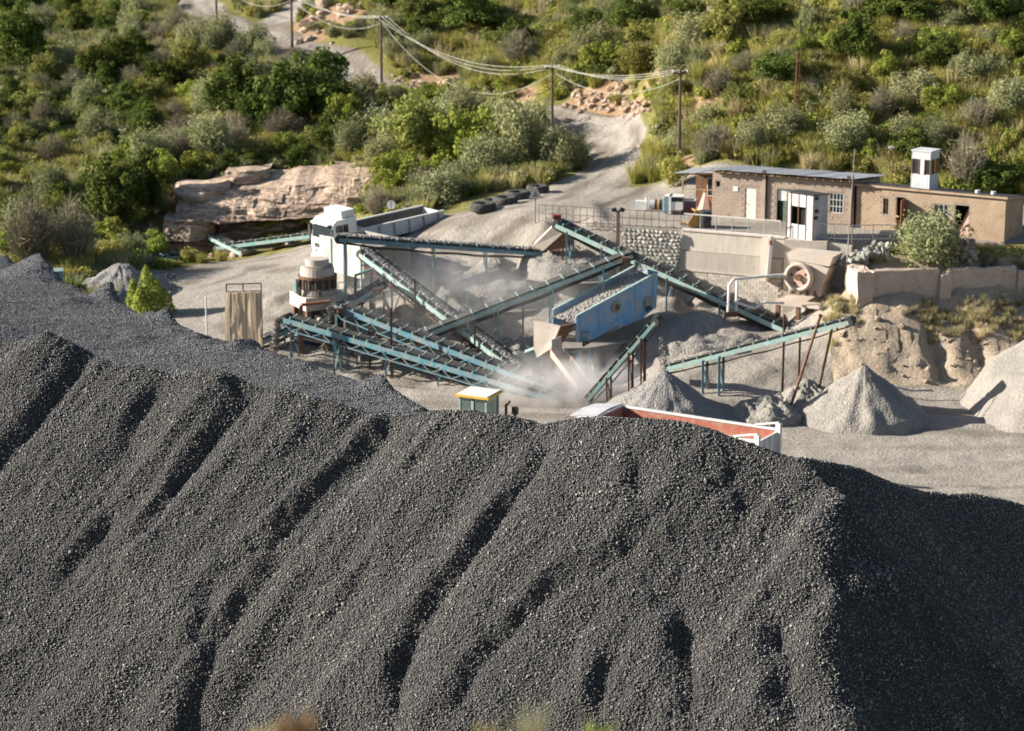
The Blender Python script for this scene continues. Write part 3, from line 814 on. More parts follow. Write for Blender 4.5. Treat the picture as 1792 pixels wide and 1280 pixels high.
HX = span((-46, -26, 0.5), (-26, 22, 0.16), (22, 44, 0.5))
HY = span((50, 60, 0.5), (60, 104, 0.16), (104, 124, 0.3), (124, 142, 0.6))
HXX, HYY = np.meshgrid(HX, HY)
HZ = heap_z(HXX, HYY)
def grid_obj(name, X, Y, Z, keep, mat):
    ny, nx = X.shape; ii = np.arange(nx * ny).reshape(ny, nx)
    Q = np.stack([ii[:-1, :-1], ii[:-1, 1:], ii[1:, 1:], ii[1:, :-1]], -1).reshape(-1, 4)[keep.ravel()]
    used, inv = np.unique(Q, return_inverse=True)
    V = np.stack([X.ravel(), Y.ravel(), Z.ravel()], -1)[used]
    return place(name, npmesh(name, V, inv.reshape(-1, 4), mat, True))
hk = (HZ[:-1, :-1] > -0.6) | (HZ[1:, 1:] > -0.6)
HQ = (HXX - Rr[0]) * n1[0] + (HYY - Rr[1]) * n1[1]
HS = (HXX - Rr[0]) * e1[0] + (HYY - Rr[1]) * e1[1]
HB = np.interp(HS, cs, cz) - 0.72 * np.abs(HQ)
FINE = (HQ < -0.3) & (HS < -12.0) & (HB < HZ - 0.12)
fk = FINE[:-1, :-1]
heap = grid_obj('gravel_stockpile', HXX, HYY, HZ - 0.02, hk & ~fk, M_heap)
tag(heap, 'huge dark grey crushed stone stockpile filling the foreground', 'gravel heap')
fines = grid_obj('fines_stockpile', HXX, HYY, HZ - 0.02, hk & fk, M_fines)
tag(fines, 'lighter blue grey flat topped stockpile behind the dark crest on the left', 'gravel heap')

# loose stones on its surface
rng = np.random.default_rng(5)
def stone_mesh(name, seed, mat):
    import bmesh
    bm = bmesh.new(); bmesh.ops.create_icosphere(bm, subdivisions=1, radius=1.0)
    rg = random.Random(seed)
    ax = [rg.uniform(0.7, 1.2) for _ in range(3)]
    for v in bm.verts:
        k = rg.uniform(0.72, 1.15)
        v.co = Vector((v.co.x * ax[0] * k, v.co.y * ax[1] * k, v.co.z * ax[2] * k * 0.8))
    me = bpy.data.meshes.new(name); bm.to_mesh(me); bm.free(); me.materials.append(mat)
    return me
SRC = bpy.data.collections.new('instance_sources')       # never linked: only feeds the scatter
def scatter(name, P, size, rot, idx, sources, parent_label, mat=None, parent=None, cat=None):
    """ONE object: every point carries an instance of one of the source meshes"""
    me = bpy.data.meshes.new(name)
    me.vertices.add(len(P)); me.vertices.foreach_set('co', np.asarray(P, np.float32).ravel())
    a = me.attributes.new('size', 'FLOAT', 'POINT'); a.data.foreach_set('value', np.asarray(size, np.float32))
    a = me.attributes.new('turn', 'FLOAT_VECTOR', 'POINT'); a.data.foreach_set('vector', np.asarray(rot, np.float32).ravel())
    a = me.attributes.new('pick', 'INT', 'POINT'); a.data.foreach_set('value', np.asarray(idx, np.int32))
    me.update()
    col = bpy.data.collections.new(name + '_sources')
    for i, sm in enumerate(sources):
        so = bpy.data.objects.new('%s_source_%02d' % (name, i), sm); col.objects.link(so)
    ng = bpy.data.node_groups.new(name + '_scatter', 'GeometryNodeTree')
    ng.interface.new_socket('Geometry', in_out='INPUT', socket_type='NodeSocketGeometry')
    ng.interface.new_socket('Geometry', in_out='OUTPUT', socket_type='NodeSocketGeometry')
    gi = ng.nodes.new('NodeGroupInput'); go = ng.nodes.new('NodeGroupOutput')
    m2p = ng.nodes.new('GeometryNodeMeshToPoints')
    ip = ng.nodes.new('GeometryNodeInstanceOnPoints')
    ci = ng.nodes.new('GeometryNodeCollectionInfo'); ci.inputs[0].default_value = col
    ci.inputs['Separate Children'].default_value = True; ci.inputs['Reset Children'].default_value = True
    def na(nm, ty):
        n = ng.nodes.new('GeometryNodeInputNamedAttribute'); n.data_type = ty; n.inputs[0].default_value = nm
        return n.outputs[0]
    L = ng.links.new
    L(gi.outputs[0], m2p.inputs[0]); L(m2p.outputs[0], ip.inputs['Points']); L(ci.outputs[0], ip.inputs['Instance'])
    ip.inputs['Pick Instance'].default_value = True
    L(na('pick', 'INT'), ip.inputs['Instance Index']); L(na('turn', 'FLOAT_VECTOR'), ip.inputs['Rotation']); L(na('size', 'FLOAT'), ip.inputs['Scale'])
    L(ip.outputs[0], go.inputs[0])
    o = place(name, me, parent)
    md = o.modifiers.new('scatter', 'NODES'); md.node_group = ng
    tag(o, parent_label, cat, None, 'stuff')
    return o
def bilin(X, Y, Z, x, y):
    i = np.clip(np.searchsorted(X, x) - 1, 0, len(X) - 2); j = np.clip(np.searchsorted(Y, y) - 1, 0, len(Y) - 2)
    fx = (x - X[i]) / (X[i + 1] - X[i]); fy = (y - Y[j]) / (Y[j + 1] - Y[j])
    return (Z[j, i] * (1 - fx) + Z[j, i + 1] * fx) * (1 - fy) + (Z[j + 1, i] * (1 - fx) + Z[j + 1, i + 1] * fx) * fy
nn = 700000
sx = rng.uniform(-27, 21, nn); sy = rng.uniform(60, 124, nn)
sz = bilin(HX, HY, HZ, sx, sy)
u_, v_, dep = proj(np.stack([sx, sy, sz], -1))
eps = 0.3
gx = (bilin(HX, HY, HZ, np.minimum(sx + eps, 40), sy) - sz) / eps; gy = (bilin(HX, HY, HZ, sx, sy + eps) - sz) / eps
facing = (-gx * (-sx) - gy * (-sy) + (35 - sz))          # towards the camera?
ok = (u_ > -60) & (u_ < 1852) & (v_ > 440) & (v_ < 1330) & (sz > 2) & (facing > -8) & (rng.uniform(0, 1, nn) < np.clip(1.25 - (dep - 62) / 90, 0.45, 1))
sx, sy, sz, dep = sx[ok], sy[ok], sz[ok], dep[ok]
isf = bilin(HX, HY, FINE.astype(float), sx, sy) > 0.5
keep = ~isf | (rng.uniform(0, 1, len(sx)) < 0.55)
sx, sy, sz, dep, isf = sx[keep], sy[keep], sz[keep], dep[keep], isf[keep]
stones = [stone_mesh('stone_%d' % i, 100 + i, M_stone) for i in range(5)]
size = rng.lognormal(math.log(0.0265), 0.3, len(sx)); size = np.clip(size, 0.016, 0.085)
size = size * np.where(isf, 0.9, 1.0) * (1 + 0.35 * smooth(.3, .8, fbm(sx * .5, sy * .5, 97, 3)))
PS = np.stack([sx, sy, sz + size * 0.15], -1); rs = rng.uniform(0, 6.28, (len(sx), 3)); ri = rng.integers(0, 5, len(sx))
scatter('loose_stones', PS[~isf], size[~isf], rs[~isf], ri[~isf], stones, None, parent=heap)
stones_f = [stone_mesh('fine_stone_%d' % i, 100 + i, M_stonefine) for i in range(5)]
scatter('loose_stones', PS[isf], size[isf], rs[isf], ri[isf], stones_f, None, parent=fines)

# ------------------------------------------------------------------ walls of the terrace
rg = random.Random(11)
WALL_GRP = None
def rock_mesh(name, seed, mat, sub=2, rough=0.3, flat_=0.7):
    import bmesh
    bm = bmesh.new(); bmesh.ops.create_icosphere(bm, subdivisions=sub, radius=1.0)
    off = Vector((seed * 7.3, seed * 3.1, seed * 1.7))
    for v in bm.verts:
        c = v.co.copy()
        # squarish lump: push the sphere towards a box, then roughen
        m = max(abs(c.x), abs(c.y), abs(c.z))
        c = c.lerp(c / m * 0.85, 0.6)
        k = 1 + rough * mnoise.noise(c * 1.3 + off) + rough * 0.4 * mnoise.noise(c * 3.1 + off)
        v.co = Vector((c.x * k, c.y * k, c.z * k * flat_))
    me = bpy.data.meshes.new(name); bm.to_mesh(me); bm.free(); me.materials.append(mat)
    return me
ROCKS_WALL = [rock_mesh('stone', i + 1, M_stonewall, 1, 0.5, 0.9) for i in range(5)]
ROCKS_RUB = [rock_mesh('stone', i + 20, M_rubble, 1, 0.4, 0.75) for i in range(5)]
ROCKS_SAND = [rock_mesh('rock', i + 40, M_rock, 2, 0.35, 0.8) for i in range(6)]
def edge_frame(x0, x1):
    a = Vector((x0, float(y_edge(x0)), 0)); b = Vector((x1, float(y_edge(x1)), 0))
    return a, b, (b - a).normalized()
# rubble stone wall under the rusty fence
a, b, d = edge_frame(6.9, 10.55)
nrm = Vector((d.y, -d.x, 0))
w = thing('stone_wall', 'pale rubble stone retaining wall under the rusty fence', 'wall', (a + b) / 2 + Vector((0, 0, 4.0)))
mb = MB(w.location)
L = (b - a).length
mb.prism([a + nrm * 0.25 + Vector((0, 0, 3.6)), b + nrm * 0.25 + Vector((0, 0, 3.6)), b + nrm * 0.12 + Vector((0, 0, 6.98)), a + nrm * 0.12 + Vector((0, 0, 6.98))], -nrm * 0.9)
mb.build('mortar_core', M_mortar, w)
z = 4.2; row = 0
while z < 6.9:
    x = (row % 2) * 0.12
    while x < L:
        sw = rg.uniform(0.11, 0.2)
        p = a + d * (x + sw) + nrm * (0.22 - 0.035 * (z - 4)) + Vector((0, 0, z + rg.uniform(-0.03, 0.03)))
        o = place('stone', rg.choice(ROCKS_WALL), w, p - w.location)
        o.scale = (sw * rg.uniform(.8, 1.1), 0.07, rg.uniform(0.09, 0.17)); o.rotation_euler = (rg.uniform(-.2, .2), rg.uniform(-.7, .7), math.atan2(d.y, d.x) + rg.uniform(-.3, .3))
        x += sw * 1.9
    z += 0.235; row += 1
# cast concrete wall with pour lines, counterfort and the block wall below it
a, b, d = edge_frame(10.6, 16.7)
nrm = Vector((d.y, -d.x, 0)); up = Vector((0, 0, 1))
w = thing('retaining_wall', 'cast concrete retaining wall with pour lines under the white railing', 'wall', a + up * 2.3)
for i, (z0, z1, off) in enumerate(((4.62, 5.72, 0.30), (5.75, 6.98, 0.24))):
    for j in range(1):
        p0 = a + up * z0; p1 = b + up * z0
        mb = MB(w.location); o_ = off + rg.uniform(-0.01, 0.012)
        mb.prism([p0 + nrm * o_, p1 + nrm * o_, p1 + nrm * o_ + up * (z1 - z0), p0 + nrm * o_ + up * (z1 - z0)], -nrm * 0.55)
        mb.build('concrete_panel', M_concretelight if (i + j) % 2 else M_concrete, w)
mb = MB(w.location); mb.prism([a + nrm * 0.38 + up * 4.5, b + nrm * 0.38 + up * 4.5, b + nrm * 0.38 + up * 4.61, a + nrm * 0.38 + up * 4.61], -nrm * 0.6); mb.build('ledge', M_concretelight, w)
mb = MB(w.location); mb.prism([a + nrm * 0.30 + up * 6.985, b + nrm * 0.30 + up * 6.985, b + nrm * 0.30 + up * 7.06, a + nrm * 0.30 + up * 7.06], -nrm * 0.62); mb.build('coping', M_concretelight, w)
# counterfort: a tapering fin
c = a + d * 5.35
mb = MB(w.location)
mb.prism([c + up * 4.4 + nrm * 0.25, c + up * 4.4 + nrm * 1.0, c + up * 6.6 + nrm * 0.62, c + up * 7.0 + nrm * 0.55, c + up * 7.0 + nrm * 0.2], d * 0.45)
mb.build('counterfort', M_concretelight, w)
bw = thing('block_wall', 'pale concrete block wall below the cast retaining wall', 'wall', a + up * 2.3)
mb = MB(bw.location); mb.prism([a + nrm * 0.30 + up * 1.8, b + nrm * 0.30 + up * 1.8, b + nrm * 0.30 + up * 4.49, a + nrm * 0.30 + up * 4.49], -nrm * 0.5); mb.build('mortar_core', M_render, bw)
bm_ = MB(); bm_.box((0, 0, 0), (0.384, 0.06, 0.184)); bme = bm_.mesh('block', M_concrete)
bm2 = MB(); bm2.box((0, 0, 0), (0.384, 0.06, 0.184)); bme2 = bm2.mesh('block', M_concretelight)
L = (b - a).length
for r_ in range(12):
    x = 0.2 + (r_ % 2) * 0.2
    while x < L - 0.15:
        p = a + d * x + nrm * (0.305 + rg.uniform(-0.008, 0.01)) + up * (2.25 + r_ * 0.19)
        o = place('block', bme2 if rg.random() < 0.4 else bme, bw, p - bw.location); o.rotation_euler = (0, 0, math.atan2(d.y, d.x))
        x += 0.4
# wall bay in front of the control booth and on to the rubble
a, b, d = edge_frame(16.72, 20.6)
nrm = Vector((d.y, -d.x, 0))
w = thing('bay_wall', 'short concrete wall carrying the corrugated control booth', 'wall', a + up * 3.4)
mb = MB(w.location); mb.prism([a + nrm * 0.55 + up * 2.4, a + d * 2.6 + nrm * 0.55 + up * 2.4, a + d * 2.6 + nrm * 0.5 + up * 6.99, a + nrm * 0.5 + up * 6.99], -nrm * 1.2); mb.build('concrete_panel', M_concrete, w)
mb = MB(w.location); mb.prism([a + d * 2.62 + nrm * 0.38 + up * 3.6, b + nrm * 0.38 + up * 3.6, b + nrm * 0.3 + up * 6.75, a + d * 2.62 + nrm * 0.3 + up * 6.9], -nrm * 0.9); mb.build('concrete_panel', M_concretelight, w)
# ruined lower wall, its shadowed face to the right
A0 = Vector((20.35, 138.75, 0)); dv = Vector((math.cos(R(10)), math.sin(R(10)), 0)); nv = Vector((dv.y, -dv.x, 0))
w = thing('ruined_wall', 'rough ruined masonry wall with shadowed face above the gullied bank', 'wall', A0 + up * 3.6)
def rough_block(parent, name, org, ax, ay, sx_, sy_, sz_, mat, seed, amp=0.06, n=(10, 5, 8), topamp=0.1):
    """a weathered block: subdivided box with broken faces"""
    import bmesh
    bm = bmesh.new(); bmesh.ops.create_cube(bm, size=1.0)
    bmesh.ops.subdivide_edges(bm, edges=bm.edges[:], cuts=7, use_grid_fill=True)
    for v in bm.verts:
        c = v.co + Vector((0.5, 0.5, 0.5))
        p = Vector((c.x * sx_, c.y * sy_, c.z * sz_))
        q = p * 1.7 + Vector((seed * 5.1, seed, seed * 2.3))
        nz = Vector((mnoise.noise(q), mnoise.noise(q + Vector((31, 7, 3))), mnoise.noise(q + Vector((3, 57, 9)))))
        nz2 = mnoise.noise(p * 5 + Vector((seed, 2, 1)))
        p = p + nz * amp + Vector((0, 0, nz2 * topamp * (c.z > 0.95)))
        v.co = org + ax * p.x + ay * p.y + up * p.z - parent.location
    bmesh.ops.triangulate(bm, faces=bm.faces[:])
    me = bpy.data.meshes.new(name); bm.to_mesh(me); bm.free(); me.materials.append(mat)
    return place(name, me, parent)
M_masonry = weathered('pink_masonry', (0.47, 0.37, 0.30), (0.56, 0.46, 0.38), 2.2, (0.36, 0.27, 0.22), 3.0, rough=0.92, bmp=0.8, bdist=0.05)
rough_block(w, 'end_block', A0 + up * 3.6, dv, -nv, 1.0, 2.4, 2.45, M_masonry, 3, 0.10)
rough_block(w, 'wall_panel', A0 + dv * 1.02 - nv * 0.25 + up * 3.6, dv, -nv, 4.1, 0.5, 2.4, M_masonry, 4, 0.07)
rough_block(w, 'wall_panel', A0 + dv * 5.75 - nv * 0.25 + up * 3.65, dv, -nv, 4.2, 0.5, 2.3, M_masonry, 5, 0.07)
rough_block(w, 'buttress', A0 + dv * 5.14 + nv * 0.06 + up * 3.4, dv, -nv, 0.6, 0.75, 2.35, M_masonry, 6, 0.09)
rough_block(w, 'buttress', A0 + dv * 9.98 + nv * 0.04 + up * 3.5, dv, -nv, 0.5, 0.75, 2.2, M_masonry, 7, 0.09)
pst = thing('concrete_post', 'short pale concrete post at the right end of the ruined wall', 'post', A0 + dv * 10.9 + up * 3.9)
rough_block(pst, 'shaft', pst.location + Vector((-0.3, -0.3, 0)), dv, -nv, 0.55, 0.5, 1.9, M_concretelight, 9, 0.05)
# rubble pile on the bench
rp = thing('rubble_pile', 'heap of dark grey broken stones beside the green bush on the wall', 'rubble', (21.8, 141.9, 6.2))
for i in range(120):
    t = rg.random(); h = rg.random()
    p = Vector((20.0 + 2.6 * t + rg.gauss(0, 0.1), 141.2 + rg.uniform(0, 1.6), 0))
    zb = gz(p.x, p.y)
    p.z = max(zb, 5.9 + 0.35 * t) + 0.08 + h * (0.15 + 1.0 * t) * (1 - abs(p.y - 142.0) / 1.4 * 0.6)
    o = place('stone', rg.choice(ROCKS_RUB), rp, p - rp.location); k = rg.uniform(0.13, 0.26)
    o.scale = (k * rg.uniform(.8, 1.3), k, k * rg.uniform(.7, 1)); o.rotation_euler = (rg.uniform(0, 6), rg.uniform(0, 6), rg.uniform(0, 6))
rw = thing('rubble_bank', 'low bank of broken masonry right of the bush on the wall', 'rubble', (26.6, 142.1, 6.3))
for i in range(70):
    p = Vector((rg.uniform(25.4, 27.8), rg.uniform(141.6, 142.8), 0)); p.z = gz(p.x, p.y) + rg.random() ** 1.5 * (1.1 if p.x < 27.0 else 0.5)
    o = place('stone', rg.choice(ROCKS_SAND), rw, p - rw.location); k = rg.uniform(0.15, 0.34)
    o.scale = (k, k, k * .8); o.rotation_euler = (rg.uniform(0, 6), rg.uniform(0, 6), rg.uniform(0, 6))

# ------------------------------------------------------------------ sandstone outcrop left
oc = thing('rock_outcrop', 'layered pink sandstone ledge with shadowed overhang behind the white truck', 'rock', (-18, 171.5, 0.5))
def slab(name, pts, z0, z1, depth, lean, seed, amp=0.35, nx=46, nz=14, top=0.0, bulge=0.3):
    """a stratum: front edge follows pts in plan, rises from z0 to z1 (pairs at left and right end), leans back"""
    P_ = [np.array(p) for p in pts]
    seg = np.concatenate([[0], np.cumsum([np.linalg.norm(P_[i + 1] - P_[i]) for i in range(len(P_) - 1)])])
    V = []; F = []
    rows = []
    for j in range(nz + 1 + 5):
        for i in range(nx + 1):
            t = seg[-1] * i / nx
            x = np.interp(t, seg, [p[0] for p in P_]); y = np.interp(t, seg, [p[1] for p in P_])
            f = i / nx
            za = z0[0] * (1 - f) + z0[1] * f; zb = z1[0] * (1 - f) + z1[1] * f
            if j <= nz:
                g = j / nz
                zz = za + (zb - za) * g
                off = lean * g - bulge * math.sin(math.pi * min(1, g * 1.05)) 
            else:
                k = (j - nz) / 5; zz = zb + top * k; off = lean + depth * k
            q = Vector((x * 0.55, zz * 1.1, seed * 3.7))
            dn = mnoise.fractal(q, 1.0, 2.0, 5)
            kk = math.floor(zz / .42 + .7 * mnoise.noise(Vector((x * .22, seed, 1.7)))); bb_ = math.floor(x * .55 + 1.3 * mnoise.noise(Vector((x * .3, kk * 3.1, seed)))); hsh = (math.sin(kk * 12.99 + bb_ * 78.23 + seed * 37.7) * 43758.5) % 1.0
            blk = (hsh - .5) * 1.5 + math.floor(mnoise.noise(Vector((x * 0.42, zz * 0.5, seed))) * 4) / 4 + .45 * math.floor(mnoise.noise(Vector((x * 1.1, zz * 1.6, seed + 4))) * 3) / 3 + .5 * mnoise.noise(Vector((seed, 3.3, zz * 3.2 + .25 * mnoise.noise(Vector((x * .5, 0, seed))))))
            crack = -abs(mnoise.noise(Vector((x * 0.35 + zz * 0.25, zz * 2.4, seed * 9.1)))) ** 0.5
            o_ = off + amp * (dn * 0.8 + blk * 0.7 - crack * 0.45)
            ends = min(1, i / 4, (nx - i) / 4)
            o_ += (1 - ends) * 0.9
            V.append(Vector((x, y + o_, zz + 0.25 * amp * mnoise.noise(Vector((x * 0.8, seed, zz * 0.3))))) - oc.location)
    m = nx + 1
    for j in range(nz + 5):
        for i in range(nx):
            F.append((j * m + i, j * m + i + 1, (j + 1) * m + i + 1, (j + 1) * m + i))
    o = place(name, meshdata(name, V, F, M_rock), oc); return o
X = lambda u, v, Y: tuple(at(u, v, Y))[:2]
slab('rock_slab', [X(280, 440, 169.3), X(330, 430, 168.9), X(400, 440, 170.6), X(470, 430, 170.8), X(560, 420, 170.3), X(640, 400, 169.6)], (-0.6, 0.8), (2.0, 3.0), 2.5, 0.5, 1, 0.5, nx=110, nz=26)
slab('rock_slab', [X(282, 400, 169.2), X(330, 390, 168.6), X(372, 395, 169.4)], (1.9, 2.1), (3.4, 3.6), 3, 0.5, 2, 0.45, nx=44, nz=18)
slab('rock_slab', [X(370, 380, 171.8), X(450, 380, 171.4), X(520, 380, 171.0), X(600, 370, 170.6)], (1.9, 2.8), (2.7, 3.6), 3, 0.3, 3, 0.4, nx=70, nz=14)
slab('rock_slab', [X(300, 350, 169.4), X(360, 350, 168.8), X(430, 350, 168.9), X(520, 350, 169.3), X(600, 350, 169.6), X(660, 340, 170.2)], (3.2, 3.9), (4.6, 6.0), 5, 3.6, 4, 0.5, nx=110, nz=34, top=0.5, bulge=0.5)
slab('rock_slab', [X(300, 320, 171.8), X(350, 315, 171.2), X(400, 315, 172.6)], (4.3, 4.6), (5.3, 5.6), 3, 0.6, 5, 0.4, nx=22, nz=8)
slab('rock_slab', [X(390, 300, 173.4), X(430, 295, 173.8), X(470, 300, 175.2)], (5.2, 5.3), (6.1, 6.1), 2.5, 0.5, 6, 0.35, nx=16, nz=6)
for i in range(26):
    u = rg.uniform(285, 600); Y = rg.uniform(167.2, 169.2)
    p = at(u, 440, Y); p.z = gz(p.x, p.y) + 0.05
    o = place('boulder', rg.choice(ROCKS_SAND), oc, p - oc.location); k = rg.uniform(0.12, 0.4)
    o.scale = (k * 1.4, k, k); o.rotation_euler = (rg.uniform(-.3, .3), rg.uniform(-.3, .3), rg.uniform(0, 6))
# rocky road cuttings: groups of boulders bedded in the bank
def cutting(label, spots, cat='rocks', y0=150):
    c0 = spots[0]
    q0 = march(c0[0], c0[1], ground_z, y0)
    t = thing('boulder_group', label, cat, q0)
    for (u, v, s_, n_) in spots:
        for k in range(n_):
            q = march(u + rg.gauss(0, s_ * 0.5), v + rg.gauss(0, s_ * 0.3), ground_z, y0)
            o = place('rock', rg.choice(ROCKS_SAND), t, q - t.location); r_ = rg.uniform(0.2, 0.62) * s_ / 40; q = q - up * (r_ * .35)
            o.scale = (r_ * rg.uniform(.8, 1.5), r_, r_ * rg.uniform(.8, 1.4)); o.rotation_euler = (rg.uniform(-.4, .4), rg.uniform(-.4, .4), rg.uniform(0, 6))
    return t
cutting('row of pale sandstone boulders above the road bend beside the middle pole', [(1015, 186, 24, 12), (1050, 190, 24, 12), (1090, 182, 26, 12), (1105, 200, 24, 10), (1130, 188, 24, 10), (1070, 172, 24, 10), (1040, 172, 30, 5), (1100, 170, 30, 4)])
cutting('broken orange rock cutting by the top of the road', [(570, 25, 50, 10), (590, 50, 40, 7), (545, 50, 34, 6), (560, 70, 34, 5), (600, 10, 40, 6)])
cutting('scattered rocks of the bank left of the middle pole', [(740, 150, 30, 6), (790, 155, 34, 6), (840, 160, 30, 5), (700, 140, 26, 4)])
cutting('grey weathered scree patch near the top of the right hill', [(1205, 20, 40, 10), (1230, 12, 40, 9), (1185, 45, 35, 8), (1130, 65, 35, 5), (1095, 95, 30, 4)])
cutting('scattered loose boulders on the earth bank under the ruined wall', [(rg.uniform(1460, 1780), rg.uniform(555, 670), rg.choice((4, 5, 6, 8, 11)), 3) for _ in range(60)], y0=100)

# ------------------------------------------------------------------ vegetation
def leaf_quads(C, D, size, asp, rgn):
    """rhombic leaves at C, facing D"""
    n = len(C)
    D = D / (np.linalg.norm(D, axis=1, keepdims=True) + 1e-9)
    t = rgn.normal(size=(n, 3)); t -= D * np.sum(t * D, 1, keepdims=True); t /= np.linalg.norm(t, axis=1, keepdims=True) + 1e-9
    b = np.cross(D, t)
    s = (size * rgn.uniform(0.6, 1.35, n))[:, None]
    V = np.stack([C - t * s * asp, C - b * s * 0.5 + D * s * 0.12, C + t * s * asp, C + b * s * 0.5 + D * s * 0.12], 1).reshape(-1, 3)
    return V, np.arange(n * 4).reshape(-1, 4)
def crown(name, seed, H, Rw, nclump, per, leaf, mat, base=0.25, asp=0.6, flatb=0.8, loose=1.0, upright=0.0, cl=0.30, rim=0.55):
    g = np.random.default_rng(seed)
    # clump centres through an uneven egg: more near the skin
    d = g.normal(size=(nclump, 3)); d /= np.linalg.norm(d, axis=1, keepdims=True)
    r = rim + (1 - rim) * g.uniform(0, 1, nclump) ** 0.6
    lump = 0.76 + 0.36 * np.sin(d[:, 0] * 3.1 + seed) * np.cos(d[:, 1] * 2.7 + seed * 2) + 0.12 * np.sin(d[:, 2] * 5 + seed * 3) + 0.2 * g.normal(size=nclump)
    c = d * (r * lump)[:, None]
    c[:, 2] = np.where(c[:, 2] < 0, c[:, 2] * flatb, c[:, 2])
    c = c * np.array([Rw, Rw, H * (1 - base) / 2]) + np.array([0, 0, H * (base + (1 - base) / 2)])
    rc = cl * Rw * g.uniform(0.55, 1.25, nclump)
    k = np.repeat(np.arange(nclump), per)
    e = g.normal(size=(len(k), 3)); e /= np.linalg.norm(e, axis=1, keepdims=True)
    P = c[k] + e * (rc[k] * g.uniform(0.45, 1.0, len(k)) ** 0.7 * loose)[:, None] * np.array([1, 1, 0.8 + upright])
    D = e * 0.9 + g.normal(size=e.shape) * 0.55 + np.array([0, 0, 0.35])
    if upright: D[:, 2] *= 0.25
    P[:, 2] = np.maximum(P[:, 2], 0.03)
    V, Q = leaf_quads(P, D, leaf, asp, g)
    return npmesh(name, V, Q, mat)
def trunk(name, seed, H, r, n=5, spread=0.5, mat=None):
    g = random.Random(seed); mb = MB()
    f = Vector((g.uniform(-.1, .1), g.uniform(-.1, .1), H * 0.35))
    mb.tube((0, 0, -0.3), f, r, 7, r * 0.75)
    for i in range(n):
        an = 6.28 * i / n + g.uniform(-.4, .4)
        m_ = f + Vector((math.cos(an) * spread * 0.5, math.sin(an) * spread * 0.5, H * 0.2))
        e_ = m_ + Vector((math.cos(an) * spread * 0.6, math.sin(an) * spread * 0.6, H * g.uniform(0.15, 0.3)))
        mb.tube(f, m_, r * 0.6, 6, r * 0.4); mb.tube(m_, e_, r * 0.4, 5, r * 0.15)
    return mb.mesh(name, mat or M_wood)
def twiggy(name, seed, H, Rw, n, mat):
    """bare shrub: a spray of thin twigs, each a narrow blade"""
    g = np.random.default_rng(seed)
    an = g.uniform(0, 6.28, n); lean = g.uniform(0.05, 0.75, n) ** 0.8
    b = np.stack([0.15 * np.cos(an), 0.15 * np.sin(an), np.zeros(n)], 1)
    tip = np.stack([Rw * lean * np.cos(an), Rw * lean * np.sin(an), H * (1 - 0.45 * lean) * g.uniform(0.55, 1.05, n)], 1)
    V = []; 
    for f0, f1 in ((0.1, 0.55), (0.55, 1.0)):
        w = (0.022 if f0 < .3 else 0.016)
        p0 = b + (tip - b) * f0; p1 = b + (tip - b) * f1 + g.normal(size=(n, 3)) * 0.05
        s = g.normal(size=(n, 3)); s /= np.linalg.norm(s, axis=1, keepdims=True); s *= w
        V.append(np.stack([p0 - s, p0 + s, p1 + s * .6, p1 - s * .6], 1))
    # side sprays
    m = n * 5
    k = g.integers(0, n, m); f = g.uniform(0.35, 1.0, m)[:, None]
    p0 = b[k] + (tip[k] - b[k]) * f; p1 = p0 + g.normal(size=(m, 3)) * np.array([0.22, 0.22, 0.12]) * H / 2.5 + np.array([0, 0, 0.16])
    s = g.normal(size=(m, 3)); s /= np.linalg.norm(s, axis=1, keepdims=True); s *= 0.011
    V.append(np.stack([p0 - s, p0 + s, p1 + s, p1 - s], 1))
    V = np.concatenate(V).reshape(-1, 3)
    return npmesh(name, V, np.arange(len(V)).reshape(-1, 4), mat)
def merge_mesh(name, parts, mats):
    V = []; Q = []; mi = []; k = 0
    for i, (v, q) in enumerate(parts):
        V.append(v); Q.append(q + k); mi += [i] * len(q); k += len(v)
    me = npmesh(name, np.concatenate(V), np.concatenate(Q), None)
    for m in mats: me.materials.append(m)
    me.polygons.foreach_set('material_index', np.array(mi, np.int32)); return me
SPEC = {}
def species(key, crowns, trunks): SPEC[key] = (crowns, trunks)
species('evergreen', [crown('crown', 1 + i, 3.4, 1.75, 95, 95, 0.13, L_dark, base=0.12, cl=0.27) for i in range(3)], [trunk('trunk', 1 + i, 3.4, 0.14) for i in range(3)])
species('olive', [crown('crown', 11 + i, 3.2, 1.7, 80, 80, 0.12, L_olive, base=0.1, cl=0.27, loose=1.15) for i in range(3)], [trunk('trunk', 11 + i, 3.2, 0.11) for i in range(3)])
species('greybush', [crown('crown', 21 + i, 3.0, 1.5, 90, 70, 0.085, L_grey, base=0.06, cl=0.24, loose=1.5, upright=1.3, asp=1.1) for i in range(3)], [trunk('trunk', 21 + i, 3.0, 0.08) for i in range(3)])
species('bright', [crown('crown', 31 + i, 2.6, 1.5, 75, 80, 0.12, L_bright, base=0.06, cl=0.28) for i in range(3)], [trunk('trunk', 31 + i, 2.6, 0.09) for i in range(3)])
species('yellow', [crown('crown', 41 + i, 1.5, 1.3, 60, 75, 0.11, L_yellow, base=0.02, cl=0.3, loose=1.2) for i in range(2)], [trunk('trunk', 41 + i, 1.5, 0.05) for i in range(2)])
species('bare', [twiggy('crown', 51 + i, 2.9, 1.6, 420, L_dry) for i in range(3)], [trunk('trunk', 51 + i, 2.6, 0.05, 6, 0.5) for i in range(3)])
UNIT = {'evergreen': (3.4, 3.5), 'olive': (3.2, 3.4), 'greybush': (3.0, 3.0), 'bright': (2.6, 3.0), 'yellow': (1.5, 2.6), 'bare': (2.9, 3.0)}
rt = random.Random(77)
